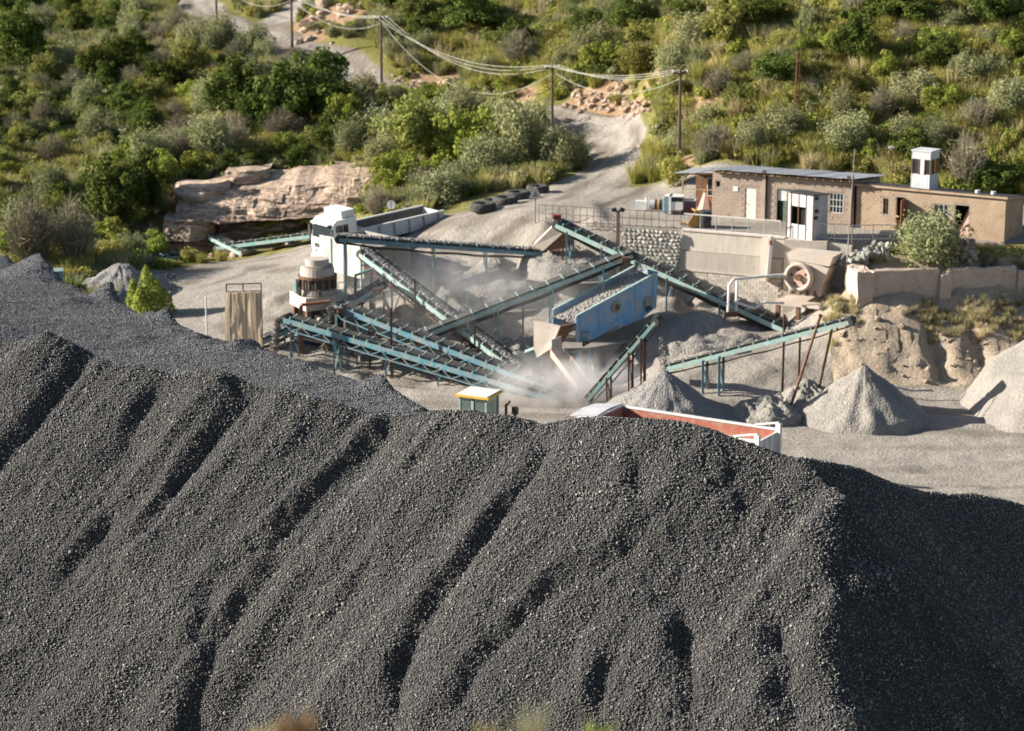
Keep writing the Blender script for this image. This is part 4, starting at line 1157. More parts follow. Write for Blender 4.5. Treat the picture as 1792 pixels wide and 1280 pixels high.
def plant(kind, loc, h, w, label, group=None, name=None, cat=None):
    cr, tr = SPEC[kind]; i = rt.randrange(len(cr))
    uh, uw = UNIT[kind]
    o = thing(name or {'evergreen': 'evergreen_tree', 'olive': 'bushy_tree', 'greybush': 'grey_shrub', 'bright': 'leafy_bush', 'yellow': 'low_shrub', 'bare': 'bare_shrub'}[kind], label, cat or ('tree' if kind in ('evergreen', 'olive') else 'bush'),
              loc, rt.uniform(0, 6.28), group, scale=(w / uw, w / uw, h / uh))
    place('trunk', tr[i], o); place('crown', cr[i], o)
    return o
def plant_px(kind, u, v, wpx, hpx, label, group=None, y0=120, **kw):
    q = march(u, v, base_z, y0)
    q.z = gz(q.x, q.y) - 0.1
    sc_ = (q.y * CP - (q.z - 35) * SP) / FPX
    return plant(kind, q, hpx * sc_ * 1.05, wpx * sc_, label, group, **kw), q
SZ = {'evergreen': 2.6, 'olive': 2.5, 'greybush': 2.5, 'bright': 2.0, 'yellow': 1.2, 'bare': 2.8}
TAKEN = []
def named(kind, u, v, w, h, label):
    o, q = plant_px(kind, u, v, w, h, label); TAKEN.append((q.x, q.y, w * 0.018))
named('evergreen', 40, 130, 105, 115, 'large dark tree in the upper left corner')
named('evergreen', 190, 150, 95, 80, 'dark round tree right of the corner tree at upper left')
named('evergreen', 215, 40, 110, 45, 'low dark tree along the top edge left of the road')
named('evergreen', 415, 222, 105, 112, 'dark rounded tree on the slope left of the biggest dark tree')
named('evergreen', 540, 232, 150, 135, 'biggest dark tree just below the road and second pole')
named('bright', 606, 250, 62, 92, 'bright green sapling at the right foot of the biggest dark tree')
named('olive', 730, 300, 120, 130, 'rounded olive tree above the tyres left of the bright bushes')
named('bright', 830, 300, 115, 120, 'big bright green bush between the olive tree and the road bend')
named('evergreen', 205, 410, 110, 135, 'grey green bushy tree at the left end of the sandstone ledge')
named('evergreen', 258, 400, 60, 125, 'tall narrow dark tree touching the sandstone ledge')
named('bare', 60, 480, 130, 150, 'tall leafless grey shrub at the left edge above the stockpile')
named('bare', 130, 470, 110, 130, 'leafless brown shrub right of the tallest grey one')
named('bare', 690, 220, 50, 70, 'leafless greyish shrub between dark tree and olive tree')
named('greybush', 910, 300, 90, 110, 'feathery grey green shrub left of the road bend')
named('greybush', 985, 300, 80, 70, 'low feathery shrub hugging the inside of the road bend')
named('bare', 660, 385, 70, 60, 'brown leafless shrub behind the round sign')
named('greybush', 775, 352, 90, 60, 'pale feathery shrub behind the tyres')
named('greybush', 850, 318, 90, 70, 'pale feathery shrub above the row of tyres')
named('bright', 700, 345, 90, 80, 'mid green bush right of the sandstone ledge')
for (u_n, v_n, w_n, h_n, k_n, lb_n) in ((690, 196, 70, 52, 'olive', 'olive bush hiding the road left of the middle stretch'), (755, 206, 80, 56, 'bright', 'green bush hiding the middle stretch of the road'), (815, 218, 80, 58, 'greybush', 'feathery bush hiding the road above the big bright bush'), (875, 228, 80, 58, 'bright', 'green bush hiding the road left of the bend pole'), (930, 238, 70, 50, 'greybush', 'feathery shrub at the foot of the bend pole'), (640, 190, 60, 50, 'greybush', 'feathery shrub below the pole with white insulators')):
    named(k_n, u_n, v_n, w_n, h_n, lb_n)
named('evergreen', 1495, 120, 82, 90, 'pale rounded standalone tree high on the right hill')
named('evergreen', 1355, 150, 85, 60, 'flat dark bush left of the rusty lattice mast')
named('evergreen', 830, 60, 110, 75, 'dark tree along the top edge right of the first cross-arm pole')
named('evergreen', 690, 20, 110, 60, 'darkest tree cut by the top edge above the cross-arm pole')
named('evergreen', 905, 100, 70, 60, 'small dark tree below the top edge tree near the wires')
named('evergreen', 1105, 75, 70, 80, 'upright dark tree left of the grey scree')
named('olive', 1265, 85, 75, 75, 'olive tree right of the grey scree')
named('evergreen', 1330, 55, 80, 65, 'dark tree on the right hill above the orange slip')
named('evergreen', 1575, 45, 110, 70, 'dark tree at the top edge right of the pale round tree')
named('evergreen', 1650, 130, 90, 60, 'dark bush on the right hill above the white kiosk')
named('evergreen', 1735, 50, 110, 70, 'dark tree in the upper right corner')
named('evergreen', 1740, 330, 110, 60, 'shaded bush at the right edge behind the flat roofed hut')
named('bare', 1690, 330, 90, 110, 'brownish leafless shrub right of the white kiosk')
for (u_n, v_n, w_n, h_n, lb_n) in ((345, 312, 60, 45, 'green bush overhanging the left part of the sandstone ledge'), (400, 318, 40, 50, 'narrow dark bush growing in a cleft of the ledge'), (440, 300, 60, 36, 'low green bush on the rim of the ledge'), (520, 292, 70, 40, 'wide green bush on the rim of the ledge right of centre'), (470, 405, 50, 44, 'small bush in the shadow of the ledge overhang'), (545, 400, 60, 26, 'low bush at the foot of the ledge behind the truck cab')):
    named('bright' if u_n % 20 else 'evergreen', u_n, v_n, w_n, h_n, lb_n)
named('yellow', 1180, 330, 40, 60, 'yellow green grass clump beside the lean-to')
o, q = plant_px('greybush', 1625, 470, 120, 80, 'round green bush growing over the ruined wall', y0=141, name='wall_bush'); 
# the feathery young tree by the stockpile
q = march(258, 552, ground_z, 130)
yt = thing('young_tree', 'feathery bright green young tree behind the stockpile left of the hanging strips', 'tree', q)
def spire(name, seed, H, n, mat):
    g = np.random.default_rng(seed); P = []; D = []
    for (x, y, h, r) in ((0, 0, H, 0.95), (-0.75, .1, H * 0.72, 0.6), (0.6, -.1, H * 0.72, 0.75), (0.2, .3, H * 0.8, .7), (0.95, .2, H * 0.5, .7), (-0.3, -.4, H * .6, .7)):
        f = g.uniform(0, 1, n) ** 0.8; a = g.uniform(0, 6.28, n); rr = r * (1 - f) ** 0.8 * g.uniform(0.3, 1, n) ** .5 + 0.04
        P.append(np.stack([x + rr * np.cos(a), y + rr * np.sin(a), h * f], 1)); D.append(np.stack([np.cos(a), np.sin(a), 0.3 * np.ones(n)], 1) + g.normal(size=(n, 3)) * .5)
    V, Q = leaf_quads(np.concatenate(P), np.concatenate(D), 0.085, 1.5, g)
    return npmesh(name, V, Q, mat)
hh = at(258, 466, q.y).z - q.z
place('trunk', trunk('trunk', 91, hh * .9, 0.06), yt); place('crown', spire('crown', 92, hh, 620, L_bright), yt); yt.scale = (1.15, 1.15, 1.0)
# scattered individuals: size, kind and the nearest landmark tell them apart
MARKS = [(40, 80, 'the corner tree at upper left'), (190, 110, 'the second dark tree at upper left'), (215, 20, 'the dark tree on the top edge'), (415, 165, 'the dark rounded tree on the slope'), (540, 165, 'the biggest dark tree'),
         (606, 205, 'the bright sapling'), (730, 235, 'the rounded olive tree'), (830, 240, 'the big bright bush'), (205, 340, 'the bushy tree at the ledge'), (60, 400, 'the tall leafless shrub'), (300, 310, 'the left ledge end'), (470, 285, 'the ledge top'), (640, 300, 'the right ledge end'),
         (910, 245, 'the shrub at the road bend'), (870, 350, 'the row of tyres'), (1495, 75, 'the pale standalone tree'), (1355, 120, 'the flat dark bush'), (1393, 200, 'the rusty lattice mast'), (830, 20, 'the dark tree at the top edge'), (690, 10, 'the darkest top edge tree'),
         (668, 100, 'the pole with white insulators'), (966, 130, 'the pole at the road bend'), (1188, 180, 'the rightmost pole'), (1215, 30, 'the grey scree'), (1105, 30, 'the upright dark tree'), (1265, 50, 'the olive tree by the scree'), (1575, 10, 'the right top edge tree'), (1650, 100, 'the dark bush above the kiosk'), (1735, 20, 'the upper right corner tree'),
         (1615, 290, 'the white kiosk'), (1350, 285, 'the brick hut roof'), (1740, 290, 'the shaded bush at the right edge'), (1070, 250, 'the road bend'), (100, 200, 'the middle of the left wood'), (250, 230, 'the heart of the left wood'), (20, 290, 'the left edge of the wood'), (330, 130, 'the wood edge by the upper road'), (1500, 200, 'the middle of the right hill'), (1700, 200, 'the right end of the right hill'), (1280, 220, 'the slope above the lean-to')]
USED = {}
def where_label(kind, x, y, z, h, labels):
    u, v, dp = proj(np.array([x, y, z + h * .5])); u = float(u); v = float(v)
    m = min(MARKS, key=lambda m_: (m_[0] - u) ** 2 + (m_[1] - v) ** 2)
    du, dv = u - m[0], v - m[1]; dist = math.hypot(du, dv)
    rel = ('right of' if du > 0 else 'left of') if abs(du) > abs(dv) * 1.3 else ('below' if dv > 0 else 'above')
    if abs(du) < 25 and abs(dv) < 25: rel = 'close by'
    size = 'small' if h < SZ[kind] * .75 else ('tall' if h > SZ[kind] * 1.02 else 'medium')
    k = {'evergreen': 'dark evergreen tree', 'olive': 'olive green tree', 'greybush': 'feathery grey shrub', 'bright': 'fresh green bush', 'yellow': 'low yellow green shrub', 'bare': 'leafless brown shrub'}[kind]
    far = '' if dist < 55 or rel == 'close by' else 'some way '
    lb = '%s %s %s%s %s' % (size, k, far, rel, m[2])
    if USED.setdefault(lb, labels['olive']) != labels['olive']: lb = 'rather ' + lb
    return lb
def region_fill(n, poly, mind, kinds, sizes, labels, group, road_clear=3.6):
    xs = [p[0] for p in poly]; ys = [p[1] for p in poly]; k = 0; tries = 0
    while k < n and tries < n * 60:
        tries += 1
        x = rt.uniform(min(xs), max(xs)); y = rt.uniform(min(ys), max(ys))
        ins = False; j = len(poly) - 1
        for i in range(len(poly)):
            if (ys[i] > y) != (ys[j] > y) and x < (xs[j] - xs[i]) * (y - ys[i]) / (ys[j] - ys[i]) + xs[i]: ins = not ins
            j = i
        if not ins: continue
        if any((x - t[0]) ** 2 + (y - t[1]) ** 2 < (mind + t[2] * 0.5) ** 2 for t in TAKEN): continue
        ax = np.array([x]); ay = np.array([y])
        d, _, _ = poly_dist(ax, ay, ROAD)
        dz = zones(ax, ay)
        if d[0] < road_clear or dz[0][0] > 0.3 or dz[2][0] > .3 or dz[1][0] > 0.3: continue
        kind = rt.choices(list(kinds), list(kinds.values()))[0]
        h = sizes[kind] * rt.uniform(0.7, 1.3)
        w = h * rt.uniform(0.85, 1.25) * UNIT[kind][1] / UNIT[kind][0]
        zz_ = gz(x, y) - 0.1
        uu, vv, _ = proj(np.array([x, y, zz_ + 1]))
        if not (-90 < uu < 1882 and vv > -60): continue
        plant(kind, (x, y, zz_), h, w, where_label(kind, x, y, zz_, h, labels), group)
        TAKEN.append((x, y, w * 0.4)); k += 1
lab = lambda where: {'evergreen': 'dark evergreen tree ' + where, 'olive': 'olive green bushy tree ' + where, 'greybush': 'feathery grey green shrub ' + where, 'bright': 'fresh green leafy bush ' + where, 'yellow': 'low yellow green shrub ' + where, 'bare': 'leafless brown shrub ' + where}
pt = lambda u, v, Y: tuple(at(u, v, Y))[:2]
region_fill(135, [pt(-60, 470, 159), pt(270, 460, 163), pt(280, 380, 173), pt(300, 300, 179), pt(300, 215, 196), pt(340, 60, 224), pt(330, -20, 255), pt(-60, -20, 255)], 1.7,
            {'evergreen': 4.5, 'olive': 4, 'greybush': 4, 'bright': 2.5, 'bare': 3, 'yellow': 1.5}, SZ, lab('in the dense wood on the left'), 'trees and shrubs of the left wood')
region_fill(95, [pt(300, 300, 179.5), pt(640, 285, 179), pt(760, 350, 166), pt(900, 320, 170), pt(990, 250, 181), pt(700, 180, 196), pt(560, 130, 204), pt(330, 60, 224), pt(300, 215, 196)], 1.7,
            {'evergreen': .8, 'olive': 2, 'greybush': 5, 'bright': 4, 'bare': 4, 'yellow': 3}, SZ, lab('on the slope between ledge and road'), 'shrubs between the sandstone ledge and the road')
region_fill(105, [pt(1190, 285, 163), pt(1400, 290, 161.5), pt(1800, 328, 158.5), pt(1960, 330, 157), pt(1960, -30, 179), pt(1240, -40, 187), pt(1160, 130, 182)], 1.5,
            {'evergreen': 1.0, 'olive': 2.2, 'greybush': 5, 'bright': 2, 'yellow': 5, 'bare': 2.2}, {k: v * 0.82 for k, v in SZ.items()}, lab('on the hill behind the huts'), 'shrubs on the hill behind the huts', 1.5)
region_fill(65, [pt(640, 130, 206), pt(1000, 150, 191), pt(1140, 140, 183), pt(1240, -40, 190), pt(640, -40, 224)], 1.7,
            {'evergreen': 1.5, 'olive': 2, 'greybush': 3, 'bright': 2, 'yellow': 5, 'bare': 1.5}, SZ, lab('on the slope above the upper road'), 'shrubs above the upper road', 3.2)
# ground scrub and grass: one mass nobody could count
gsc = np.random.default_rng(9)
def tuft(name, seed, n, H, Rw, mat, w=0.022):
    g = np.random.default_rng(seed)
    a = g.uniform(0, 6.28, n); r0 = g.uniform(0, Rw * .5, n); le = g.uniform(0.1, 0.6, n)
    b = np.stack([r0 * np.cos(a), r0 * np.sin(a), np.zeros(n) - 0.05], 1)
    a2 = a + g.normal(size=n) * .6; h = H * g.uniform(.5, 1.1, n)
    t = b + np.stack([le * h * np.cos(a2), le * h * np.sin(a2), h], 1)
    s = g.normal(size=(n, 3)) * np.array([1, 1, .2]); s /= np.linalg.norm(s, axis=1, keepdims=True); s *= w
    V = np.stack([b - s, b + s, t + s * .25, t - s * .25], 1).reshape(-1, 3)
    return npmesh(name, V, np.arange(n * 4).reshape(-1, 4), mat)
scrub_src = [crown('scrub_%d' % i, 200 + i, 0.75, 0.6, 24, 34, 0.10, m_, base=0.0, cl=0.36, loose=1.2) for i, m_ in enumerate((L_olive, L_bright, L_yellow, L_grey, L_dark))]
scrub_src += [tuft('tuft_%d' % i, 220 + i, 190, 0.95, 0.7, m_) for i, m_ in enumerate((L_straw, L_yellow, L_grey))]
for i, s_ in enumerate(scrub_src): s_.name = '%02d_%s' % (i, s_.name)
n0 = 38000
px_ = gsc.uniform(-52, 52, n0); py_ = gsc.uniform(139.5, 262, n0)
zd, ze_, zc_ = zones(px_, py_)
dr, _, _ = poly_dist(px_, py_, ROAD)
u_, v_, dp_ = proj(np.stack([px_, py_, base_z(px_, py_)], -1))
dens = 0.45 + 0.6 * (fbm(px_ * 0.15, py_ * 0.15, 81, 3) > -0.1)
okv = (zd < 0.32) & (zc_ < 0.3) & (dr > 2.9) & (u_ > -120) & (u_ < 1912) & (v_ > -90) & (gsc.uniform(0, 1, n0) < dens * (1 - 0.8 * (ze_ > .4))) & ~((px_ > -27) & (px_ < -10) & (py_ > 166) & (py_ < 173.5)) & ~((px_ > 16.5) & (py_ < 145.5)) & ~((px_ > -27) & (px_ < -8) & (py_ > 162) & (py_ < 168) & (gsc.uniform(0, 1, n0) < .8)) & ~((px_ > -6) & (px_ < 4) & (py_ > 155) & (py_ < 166))
px_, py_ = px_[okv], py_[okv]
zone_n = fbm(px_ * 0.12, py_ * 0.12, 83, 3)
pick = np.where(zone_n > 0.1, gsc.choice([2, 6, 6, 5, 1], len(px_)), np.where(zone_n < -0.3, gsc.choice([0, 3, 4, 7], len(px_)), gsc.choice([1, 2, 3, 5, 6, 6, 7, 7], len(px_))))
rot = np.zeros((len(px_), 3)); rot[:, 2] = gsc.uniform(0, 6.28, len(px_))
sc = scatter('ground_scrub', np.stack([px_, py_, ground_z(px_, py_) - 0.03], -1), gsc.uniform(0.6, 1.5, len(px_)), rot, pick, scrub_src, 'low scrub and grass covering the hillsides')
# dry grass on the bench of the cut bank
n1_ = 900
px_ = gsc.uniform(17.5, 34, n1_); py_ = gsc.uniform(136.8, 144.0, n1_)
cov = fbm(px_ * 0.5, py_ * 0.5, 85, 3)
okv = (cov > 0.0) & ~((px_ > 20.2) & (px_ < 31.5) & (py_ > 138.3 + (px_ - 20.2) * .176) & (py_ < 139.4 + (px_ - 20.2) * .176)) & (zones(px_, py_)[0] < 0.5)
px_, py_ = px_[okv], py_[okv]
rot = np.zeros((len(px_), 3)); rot[:, 2] = gsc.uniform(0, 6.28, len(px_))
scatter('dry_grass', np.stack([px_, py_, ground_z(px_, py_) - 0.02], -1), gsc.uniform(0.3, 0.7, len(px_)), rot, gsc.choice([0, 0, 1, 2], len(px_)), [tuft('dry_tuft_%d' % i, 240 + i, 130, 0.8, 0.6, m_, .018) for i, m_ in enumerate((L_straw, L_straw, L_dry))], 'dry straw coloured grass along the top of the cut bank')
# tufts right under the camera, out of focus
def near_plant(label, u, v, Y, h, w, mat, seed, n=260, name='dry_weed', wd=0.01):
    q = at(u, v, Y); q.z = gz(q.x, q.y)
    top = at(u, v, Y).z
    o = thing(name, label, 'plant', q)
    place('stem', trunk('stem', seed, top - q.z, 0.012, 4, 0.1), o)
    c = tuft('crown', seed, n, h, w, mat, wd); oo = place('crown', c, o, (0, 0, top - q.z - h * .4)); return o
near_plant('blurred rust brown dry weed at the bottom edge left of centre', 520, 1275, 16, 0.22, 0.22, L_rusty, 301, 200, wd=0.012)
near_plant('blurred ochre dry weed at the bottom edge, leftmost', 465, 1290, 17, 0.2, 0.2, L_straw, 302, 160)
near_plant('blurred bright green spiky grass at the bottom edge', 1042, 1285, 20, 0.26, 0.16, L_bright, 303, 60, 'spiky_grass', 0.012)
near_plant('blurred yellow weed at the bottom edge near the centre', 850, 1285, 15, 0.16, 0.1, L_yellow, 304, 70)
near_plant('blurred faint brown twig at the bottom edge between yellow weed and green grass', 930, 1262, 12, 0.22, 0.12, L_dry, 305, 45)

# ------------------------------------------------------------------ huts on the terrace
def sheet_roof(parent, x0, x1, y0, y1, zf, mat, n, name='roof_sheet', over=0.04):
    """separate lapped corrugated sheets"""
    wd = (x1 - x0) / n
    for i in range(n):
        dz = 0.012 * (i % 2) + rg.uniform(-0.01, 0.015); tilt = rg.uniform(-0.02, 0.02)
        V, F = corrugated(x0 + i * wd - over, x0 + (i + 1) * wd + over, y0 + rg.uniform(-.05, .05), y1, lambda x, y: zf(x, y) + dz + tilt * (y - y0) / max(0.1, (y1 - y0)), 0.16, 0.008, 3)
        me = meshdata(name, V, F, mat); o = place(name, me, parent)
        o.modifiers.new('thick', 'SOLIDIFY').thickness = 0.012
def frame_window(parent, x0, x1, y, z0, z1, nx, nz, mat_f, mat_g, t=0.04):
    w = MB(); w.bx(x0, x1, y - 0.03, y + 0.03, z0, z0 + t); w.bx(x0, x1, y - 0.03, y + 0.03, z1 - t, z1); w.bx(x0, x0 + t, y - 0.03, y + 0.03, z0 + t, z1 - t); w.bx(x1 - t, x1, y - 0.03, y + 0.03, z0 + t, z1 - t)
    f = w.build('window', mat_f, parent)
    g = MB(); g.bx(x0 + t, x1 - t, y + 0.01, y + 0.018, z0 + t, z1 - t); g.build('pane', mat_g, f)
    for i in range(1, nx):
        b = MB(); xx = x0 + (x1 - x0) * i / nx; b.bx(xx - 0.015, xx + 0.015, y - 0.05, y - 0.02, z0 + t, z1 - t); b.build('bar', mat_f, f)
    for i in range(1, nz):
        b = MB(); zz = z0 + (z1 - z0) * i / nz; b.bx(x0 + t, x1 - t, y - 0.055, y - 0.022, zz - 0.015, zz + 0.015); b.build('bar', mat_f, f)
    return f
HROT = -R(25)
# long brick hut
c0 = flat(1246, 379, 7.0)
hut = thing('brick_hut', 'long tan brick hut with grey corrugated roof and rafter ends', 'hut', c0, HROT)
HL, HD = 9.2, 6.2
zroof = lambda x, y: 3.02 - 0.115 * y
ux = lambda u: (u - 1246) / (1487 - 1246.0) * HL          # along the front, from the photograph
holes = [(ux(1252), ux(1259), 1.95, 2.3), (ux(1304), ux(1323), 0, 2.02), (ux(1359), ux(1382), 0, 2.1), (ux(1394), ux(1415), 1.65, 2.15), (ux(1450), ux(1473), 0.85, 2.1)]
mb = MB(); wall_cells(mb, 0, HL, 0, 0.22, -0.6, 2.95, holes); mb.build('front_wall', M_render, hut)
mb = MB(); mb.prism([(HL - 0.22, 0.22, -0.6), (HL - 0.22, HD, -0.6), (HL - 0.22, HD, zroof(0, HD) - 0.1), (HL - 0.22, 0.22, 2.9)], (0.22, 0, 0)); mb.build('side_wall', M_render, hut)
mb = MB(); mb.prism([(0, 0.22, -0.6), (0, HD, -0.6), (0, HD, zroof(0, HD) - 0.1), (0, 0.22, 2.9)], (0.22, 0, 0)); mb.build('side_wall', M_render, hut)
mb = MB(); mb.bx(0.22, HL - 0.22, HD - 0.22, HD, -0.6, zroof(0, HD) - 0.1); mb.build('back_wall', M_render, hut)
mb = MB(); brickwork(mb, 0, HL, 0, 0.0, 2.95, holes, 0.40, 0.2, rg); o = mb.build('brickwork', M_brick, hut); tag(o, kind='stuff')
mb = MB(); brickwork(mb, 0.2, HD, 0, 0.0, lambda y: zroof(0, y) - 0.1, [], 0.40, 0.2, rg, axis='y', xf=HL); o = mb.build('brickwork', M_brick, hut); tag(o, kind='stuff')
mb = MB(); mb.bx(0.25, HL - 0.25, 0.8, 1.0, -0.3, 2.4); mb.build('shade_backing', M_black, hut)  # black slab painted as the shade behind the openings
# door, downpipe, curtain doorway, shutter
mb = MB(); mb.bx(ux(1304) + .02, ux(1323) - .02, 0.03, 0.08, 0.02, 2.0); dr_ = mb.build('door', M_doorwhite, hut)
mb = MB(); mb.tube((ux(1306), -0.02, 1.0), (ux(1309), -0.02, 1.0), 0.02, 6); mb.build('handle', M_darksteel, dr_)
mb = MB(); mb.bx(ux(1335), ux(1340), -0.16, -0.016, 0, 2.93); mb.build('pilaster', M_brick, hut)
mb = MB(); mb.tube((ux(1341) + .03, -0.08, 0), (ux(1341) + .03, -0.08, 2.9), 0.045, 8); mb.build('downpipe', M_darksteel, hut)
mb = MB(); mb.bx(ux(1360), ux(1381), 0.10, 0.13, 1.35, 2.05); mb.build('door_curtain', M_whitedirty, hut)
mb = MB(); mb.bx(ux(1370), ux(1382), 0.04, 0.09, 0.02, 1.33); mb.build('door', M_cloth_green, hut)
mb = MB(); mb.bx(ux(1416), ux(1437), -0.06, -0.02, 1.6, 2.05); o = mb.build('shutter', M_ochre, hut); o['label'] = 'orange board shutter'
mb = MB(); mb.bx(ux(1283), ux(1291), -0.05, -0.02, 1.75, 2.05); mb.build('notice', M_whitepaint, hut)
frame_window(hut, ux(1450), ux(1473), 0.06, 0.85, 2.1, 4, 3, M_whitedirty, M_dglass)
# rafters and roof sheets
for i in range(17):
    x = 0.25 + i * (HL - 0.3) / 16
    mb = MB(); mb.bar((x, -0.42, zroof(0, -0.42) - 0.09), (x, 1.0, zroof(0, 1.0) - 0.09), 0.05, 0.12); mb.build('rafter', M_woodlight, hut)
mb = MB(); mb.bar((-0.1, -0.3, 2.955), (HL + .1, -0.3, 2.955), 0.05, 0.06); mb.build('purlin', M_woodlight, hut)
sheet_roof(hut, -0.25, 4.2, -0.5, HD + .3, lambda x, y: zroof(x, y) + 0.05, M_iron, 5)
sheet_roof(hut, 4.2, HL + 0.3, -0.55, HD + .3, lambda x, y: zroof(x, y) + 0.075, M_iron, 6)
for xx in (ux(1340), HL - .1):
    mb = MB(); mb.box((xx, -0.42, 3.22), (0.22, 0.12, 0.16)); mb.tube((xx, -0.4, 3.05), (xx, -0.4, 3.15), 0.03, 6); mb.build('floodlight', M_darksteel, hut)
# lean-to at its left end
lt = thing('lean_to', 'open lean-to shed with thin posts at the left end of the brick hut', 'shed', c0 + Matrix.Rotation(HROT, 3, 'Z') @ Vector((-2.35, 0.5, 0)), HROT)
for p_ in ((0.12, 0.0), (0.12, 3.2), (2.2, 0.0)):
    mb = MB(); mb.bar((p_[0], p_[1], -0.4), (p_[0], p_[1], 2.52), 0.09, 0.09); mb.build('post', M_woodlight, lt)
mb = MB(); mb.bar((0.0, 0, 1.55), (2.25, 0, 1.62), 0.05, 0.06); mb.build('rail', M_woodlight, lt)
mb = MB(); mb.bar((0.0, 0, 2.50), (2.25, 0, 2.66), 0.06, 0.1); mb.build('beam', M_woodlight, lt)
mb = MB(); mb.bx(0.2, 1.3, 2.2, 2.26, -0.2, 2.45); mb.build('back_sheet', M_rust, lt)
mb = MB(); mb.bx(1.32, 2.3, 1.2, 1.26, -0.2, 2.5); bk = mb.build('back_sheet', M_rustsheet, lt)
frame_window(lt, 1.4, 2.2, 1.1, 1.0, 2.2, 2, 1, M_whitedirty, M_dglass)
mb = MB(); mb.bx(1.42, 1.75, 1.13, 1.16, 1.05, 2.15); mb.build('curtain', M_whitepaint, lt)
sheet_roof(lt, -0.3, 2.35, -0.5, 3.4, lambda x, y: 2.62 + 0.075 * x - 0.06 * y, M_iron, 3)
# flat roofed brick hut on the right
c1 = flat(1757, 424, 7.0)
ROT2 = -R(30)
F2L = 9.6; D2 = 3.4
h2 = thing('flat_roof_hut', 'low ochre brick hut with flat roof and dark doorway', 'hut', c1, ROT2)   # local x runs left from the near corner
hx = lambda u: -F2L * (1757 - u) / (1757 - 1530.0)
holes2 = [(hx(1572), hx(1580), 1.0, 2.0), (hx(1592), hx(1606), 0, 2.15), (hx(1650), hx(1672), 0.75, 1.95), (hx(1682), hx(1703), 0.2, 2.0)]
mb = MB(); wall_cells(mb, -F2L, 0, 0, 0.22, -0.8, 2.62, holes2); mb.build('front_wall', M_render, h2)
mb = MB(); mb.prism([(-.22, .22, -.8), (-.22, D2, -.8), (-.22, D2, 2.12), (-.22, .22, 2.6)], (.22, 0, 0)); mb.build('side_wall', M_render, h2)
mb = MB(); mb.prism([(-F2L, .22, -.8), (-F2L, D2, -.8), (-F2L, D2, 2.12), (-F2L, .22, 2.6)], (.22, 0, 0)); mb.build('side_wall', M_render, h2)
mb = MB(); mb.bx(-F2L + .22, -0.22, D2 - .22, D2, -0.8, 2.1); mb.build('back_wall', M_render, h2)
mb = MB(); brickwork(mb, -F2L, 0, 0, 0.0, 2.62, holes2, 0.32, 0.165, rg); tag(mb.build('brickwork', M_brick2, h2), kind='stuff')
mb = MB(); brickwork(mb, 0, D2, 0, 0.0, lambda y: 2.6 - .15 * y, [], 0.32, 0.165, rg, axis='y', xf=0.0); tag(mb.build('brickwork', M_brick2, h2), kind='stuff')
mb = MB(); mb.bx(-F2L + .3, -0.3, 0.9, 1.0, -0.2, 2.4); mb.build('shade_backing', M_black, h2)  # black slab in place of the unlit inside
mb = MB(); mb.prism([(-F2L - .12, -.16, 2.64), (-F2L - .12, D2 + .1, 2.14), (-F2L - .12, D2 + .1, 2.29), (-F2L - .12, -.16, 2.79)], (F2L + .26, 0, 0)); rf = mb.build('roof_slab', M_brick2, h2)
mb = MB(); mb.prism([(-F2L - .14, -.18, 2.796), (-F2L - .14, D2 + .12, 2.295), (-F2L - .14, D2 + .12, 2.33), (-F2L - .14, -.18, 2.83)], (F2L + .3, 0, 0)); mb.build('roof_edge', M_darksteel, rf)
mb = MB(); mb.bx(hx(1606) - .02, hx(1606) + .03, -0.75, 0.1, 0.02, 2.1); o = mb.build('door', M_rustsheet, h2)
frame_window(h2, hx(1572), hx(1580), 0.06, 1.0, 2.0, 2, 2, M_rust, M_dglass)
frame_window(h2, hx(1650), hx(1672), 0.06, 0.75, 1.95, 3, 2, M_whitedirty, M_dglass)
for xx in (-0.9, -1.9):
    mb = MB(); mb.tube((xx, 0.3, 2.8), (xx, 0.3, 2.98), 0.16, 10); mb.build('vent', M_iron, h2)
# white kiosk on the flat roof
kx = Matrix.Rotation(ROT2, 3, 'Z') @ Vector((hx(1625), 1.05, 2.62))
ks = thing('lookout_kiosk', 'white corrugated lookout kiosk standing on the flat roof', 'kiosk', c1 + kx, R(-35))
for (a_, b_) in (((-.62, -.62), (.62, -.62)), ((.62, -.62), (.62, .62)), ((.62, .62), (-.62, .62)), ((-.62, .62), (-.62, -.62))):
    a3, b3 = Vector((a_[0], a_[1], 0)), Vector((b_[0], b_[1], 0)); dd = (b3 - a3); nn_ = Vector((dd.y, -dd.x, 0)).normalized()
    for z0, z1, nm in ((0.0, 1.0, 'lower_sheet'), (1.92, 2.4, 'upper_sheet')):
        V = []; F = []; n_ = 44
        for i in range(n_ + 1):
            p = a3 + dd * i / n_ + nn_ * (0.018 * math.sin(i / n_ * 1.24 / 0.13 * 6.283))
            V += [p + up * z0, p + up * z1]
        F = [(2 * i, 2 * i + 2, 2 * i + 3, 2 * i + 1) for i in range(n_)]
        place(nm, meshdata(nm, V, F, M_ironwhite), ks)
    for f in (0.0, 0.36, 0.68):
        mb = MB(); p = a3 + dd * (f + .02); mb.bar(p + up * 1.0, p + up * 1.92, 0.07, 0.07); mb.build('mullion', M_rust, ks)
    for f0, f1, m_ in ((0.05, .36, M_dglass), (.4, .68, M_whitedirty if a_[1] < 0 and b_[1] < 0 else M_ochre), (.72, .98, M_dglass)):
        mb = MB(); p0 = a3 + dd * f0 - nn_ * 0.02; p1 = a3 + dd * f1 - nn_ * .02; mb.bar(p0 + up * 1.46, p1 + up * 1.46, 0.02, 0.9); mb.build('pane', m_, ks)
mb = MB(); mb.bx(-.68, .68, -.68, .68, 2.405, 2.46); mb.build('roof', M_iron, ks)
mb = MB(); mb.bx(-.6, .6, -.6, .6, -0.02, 0.02); mb.build('floor', M_rust, ks)
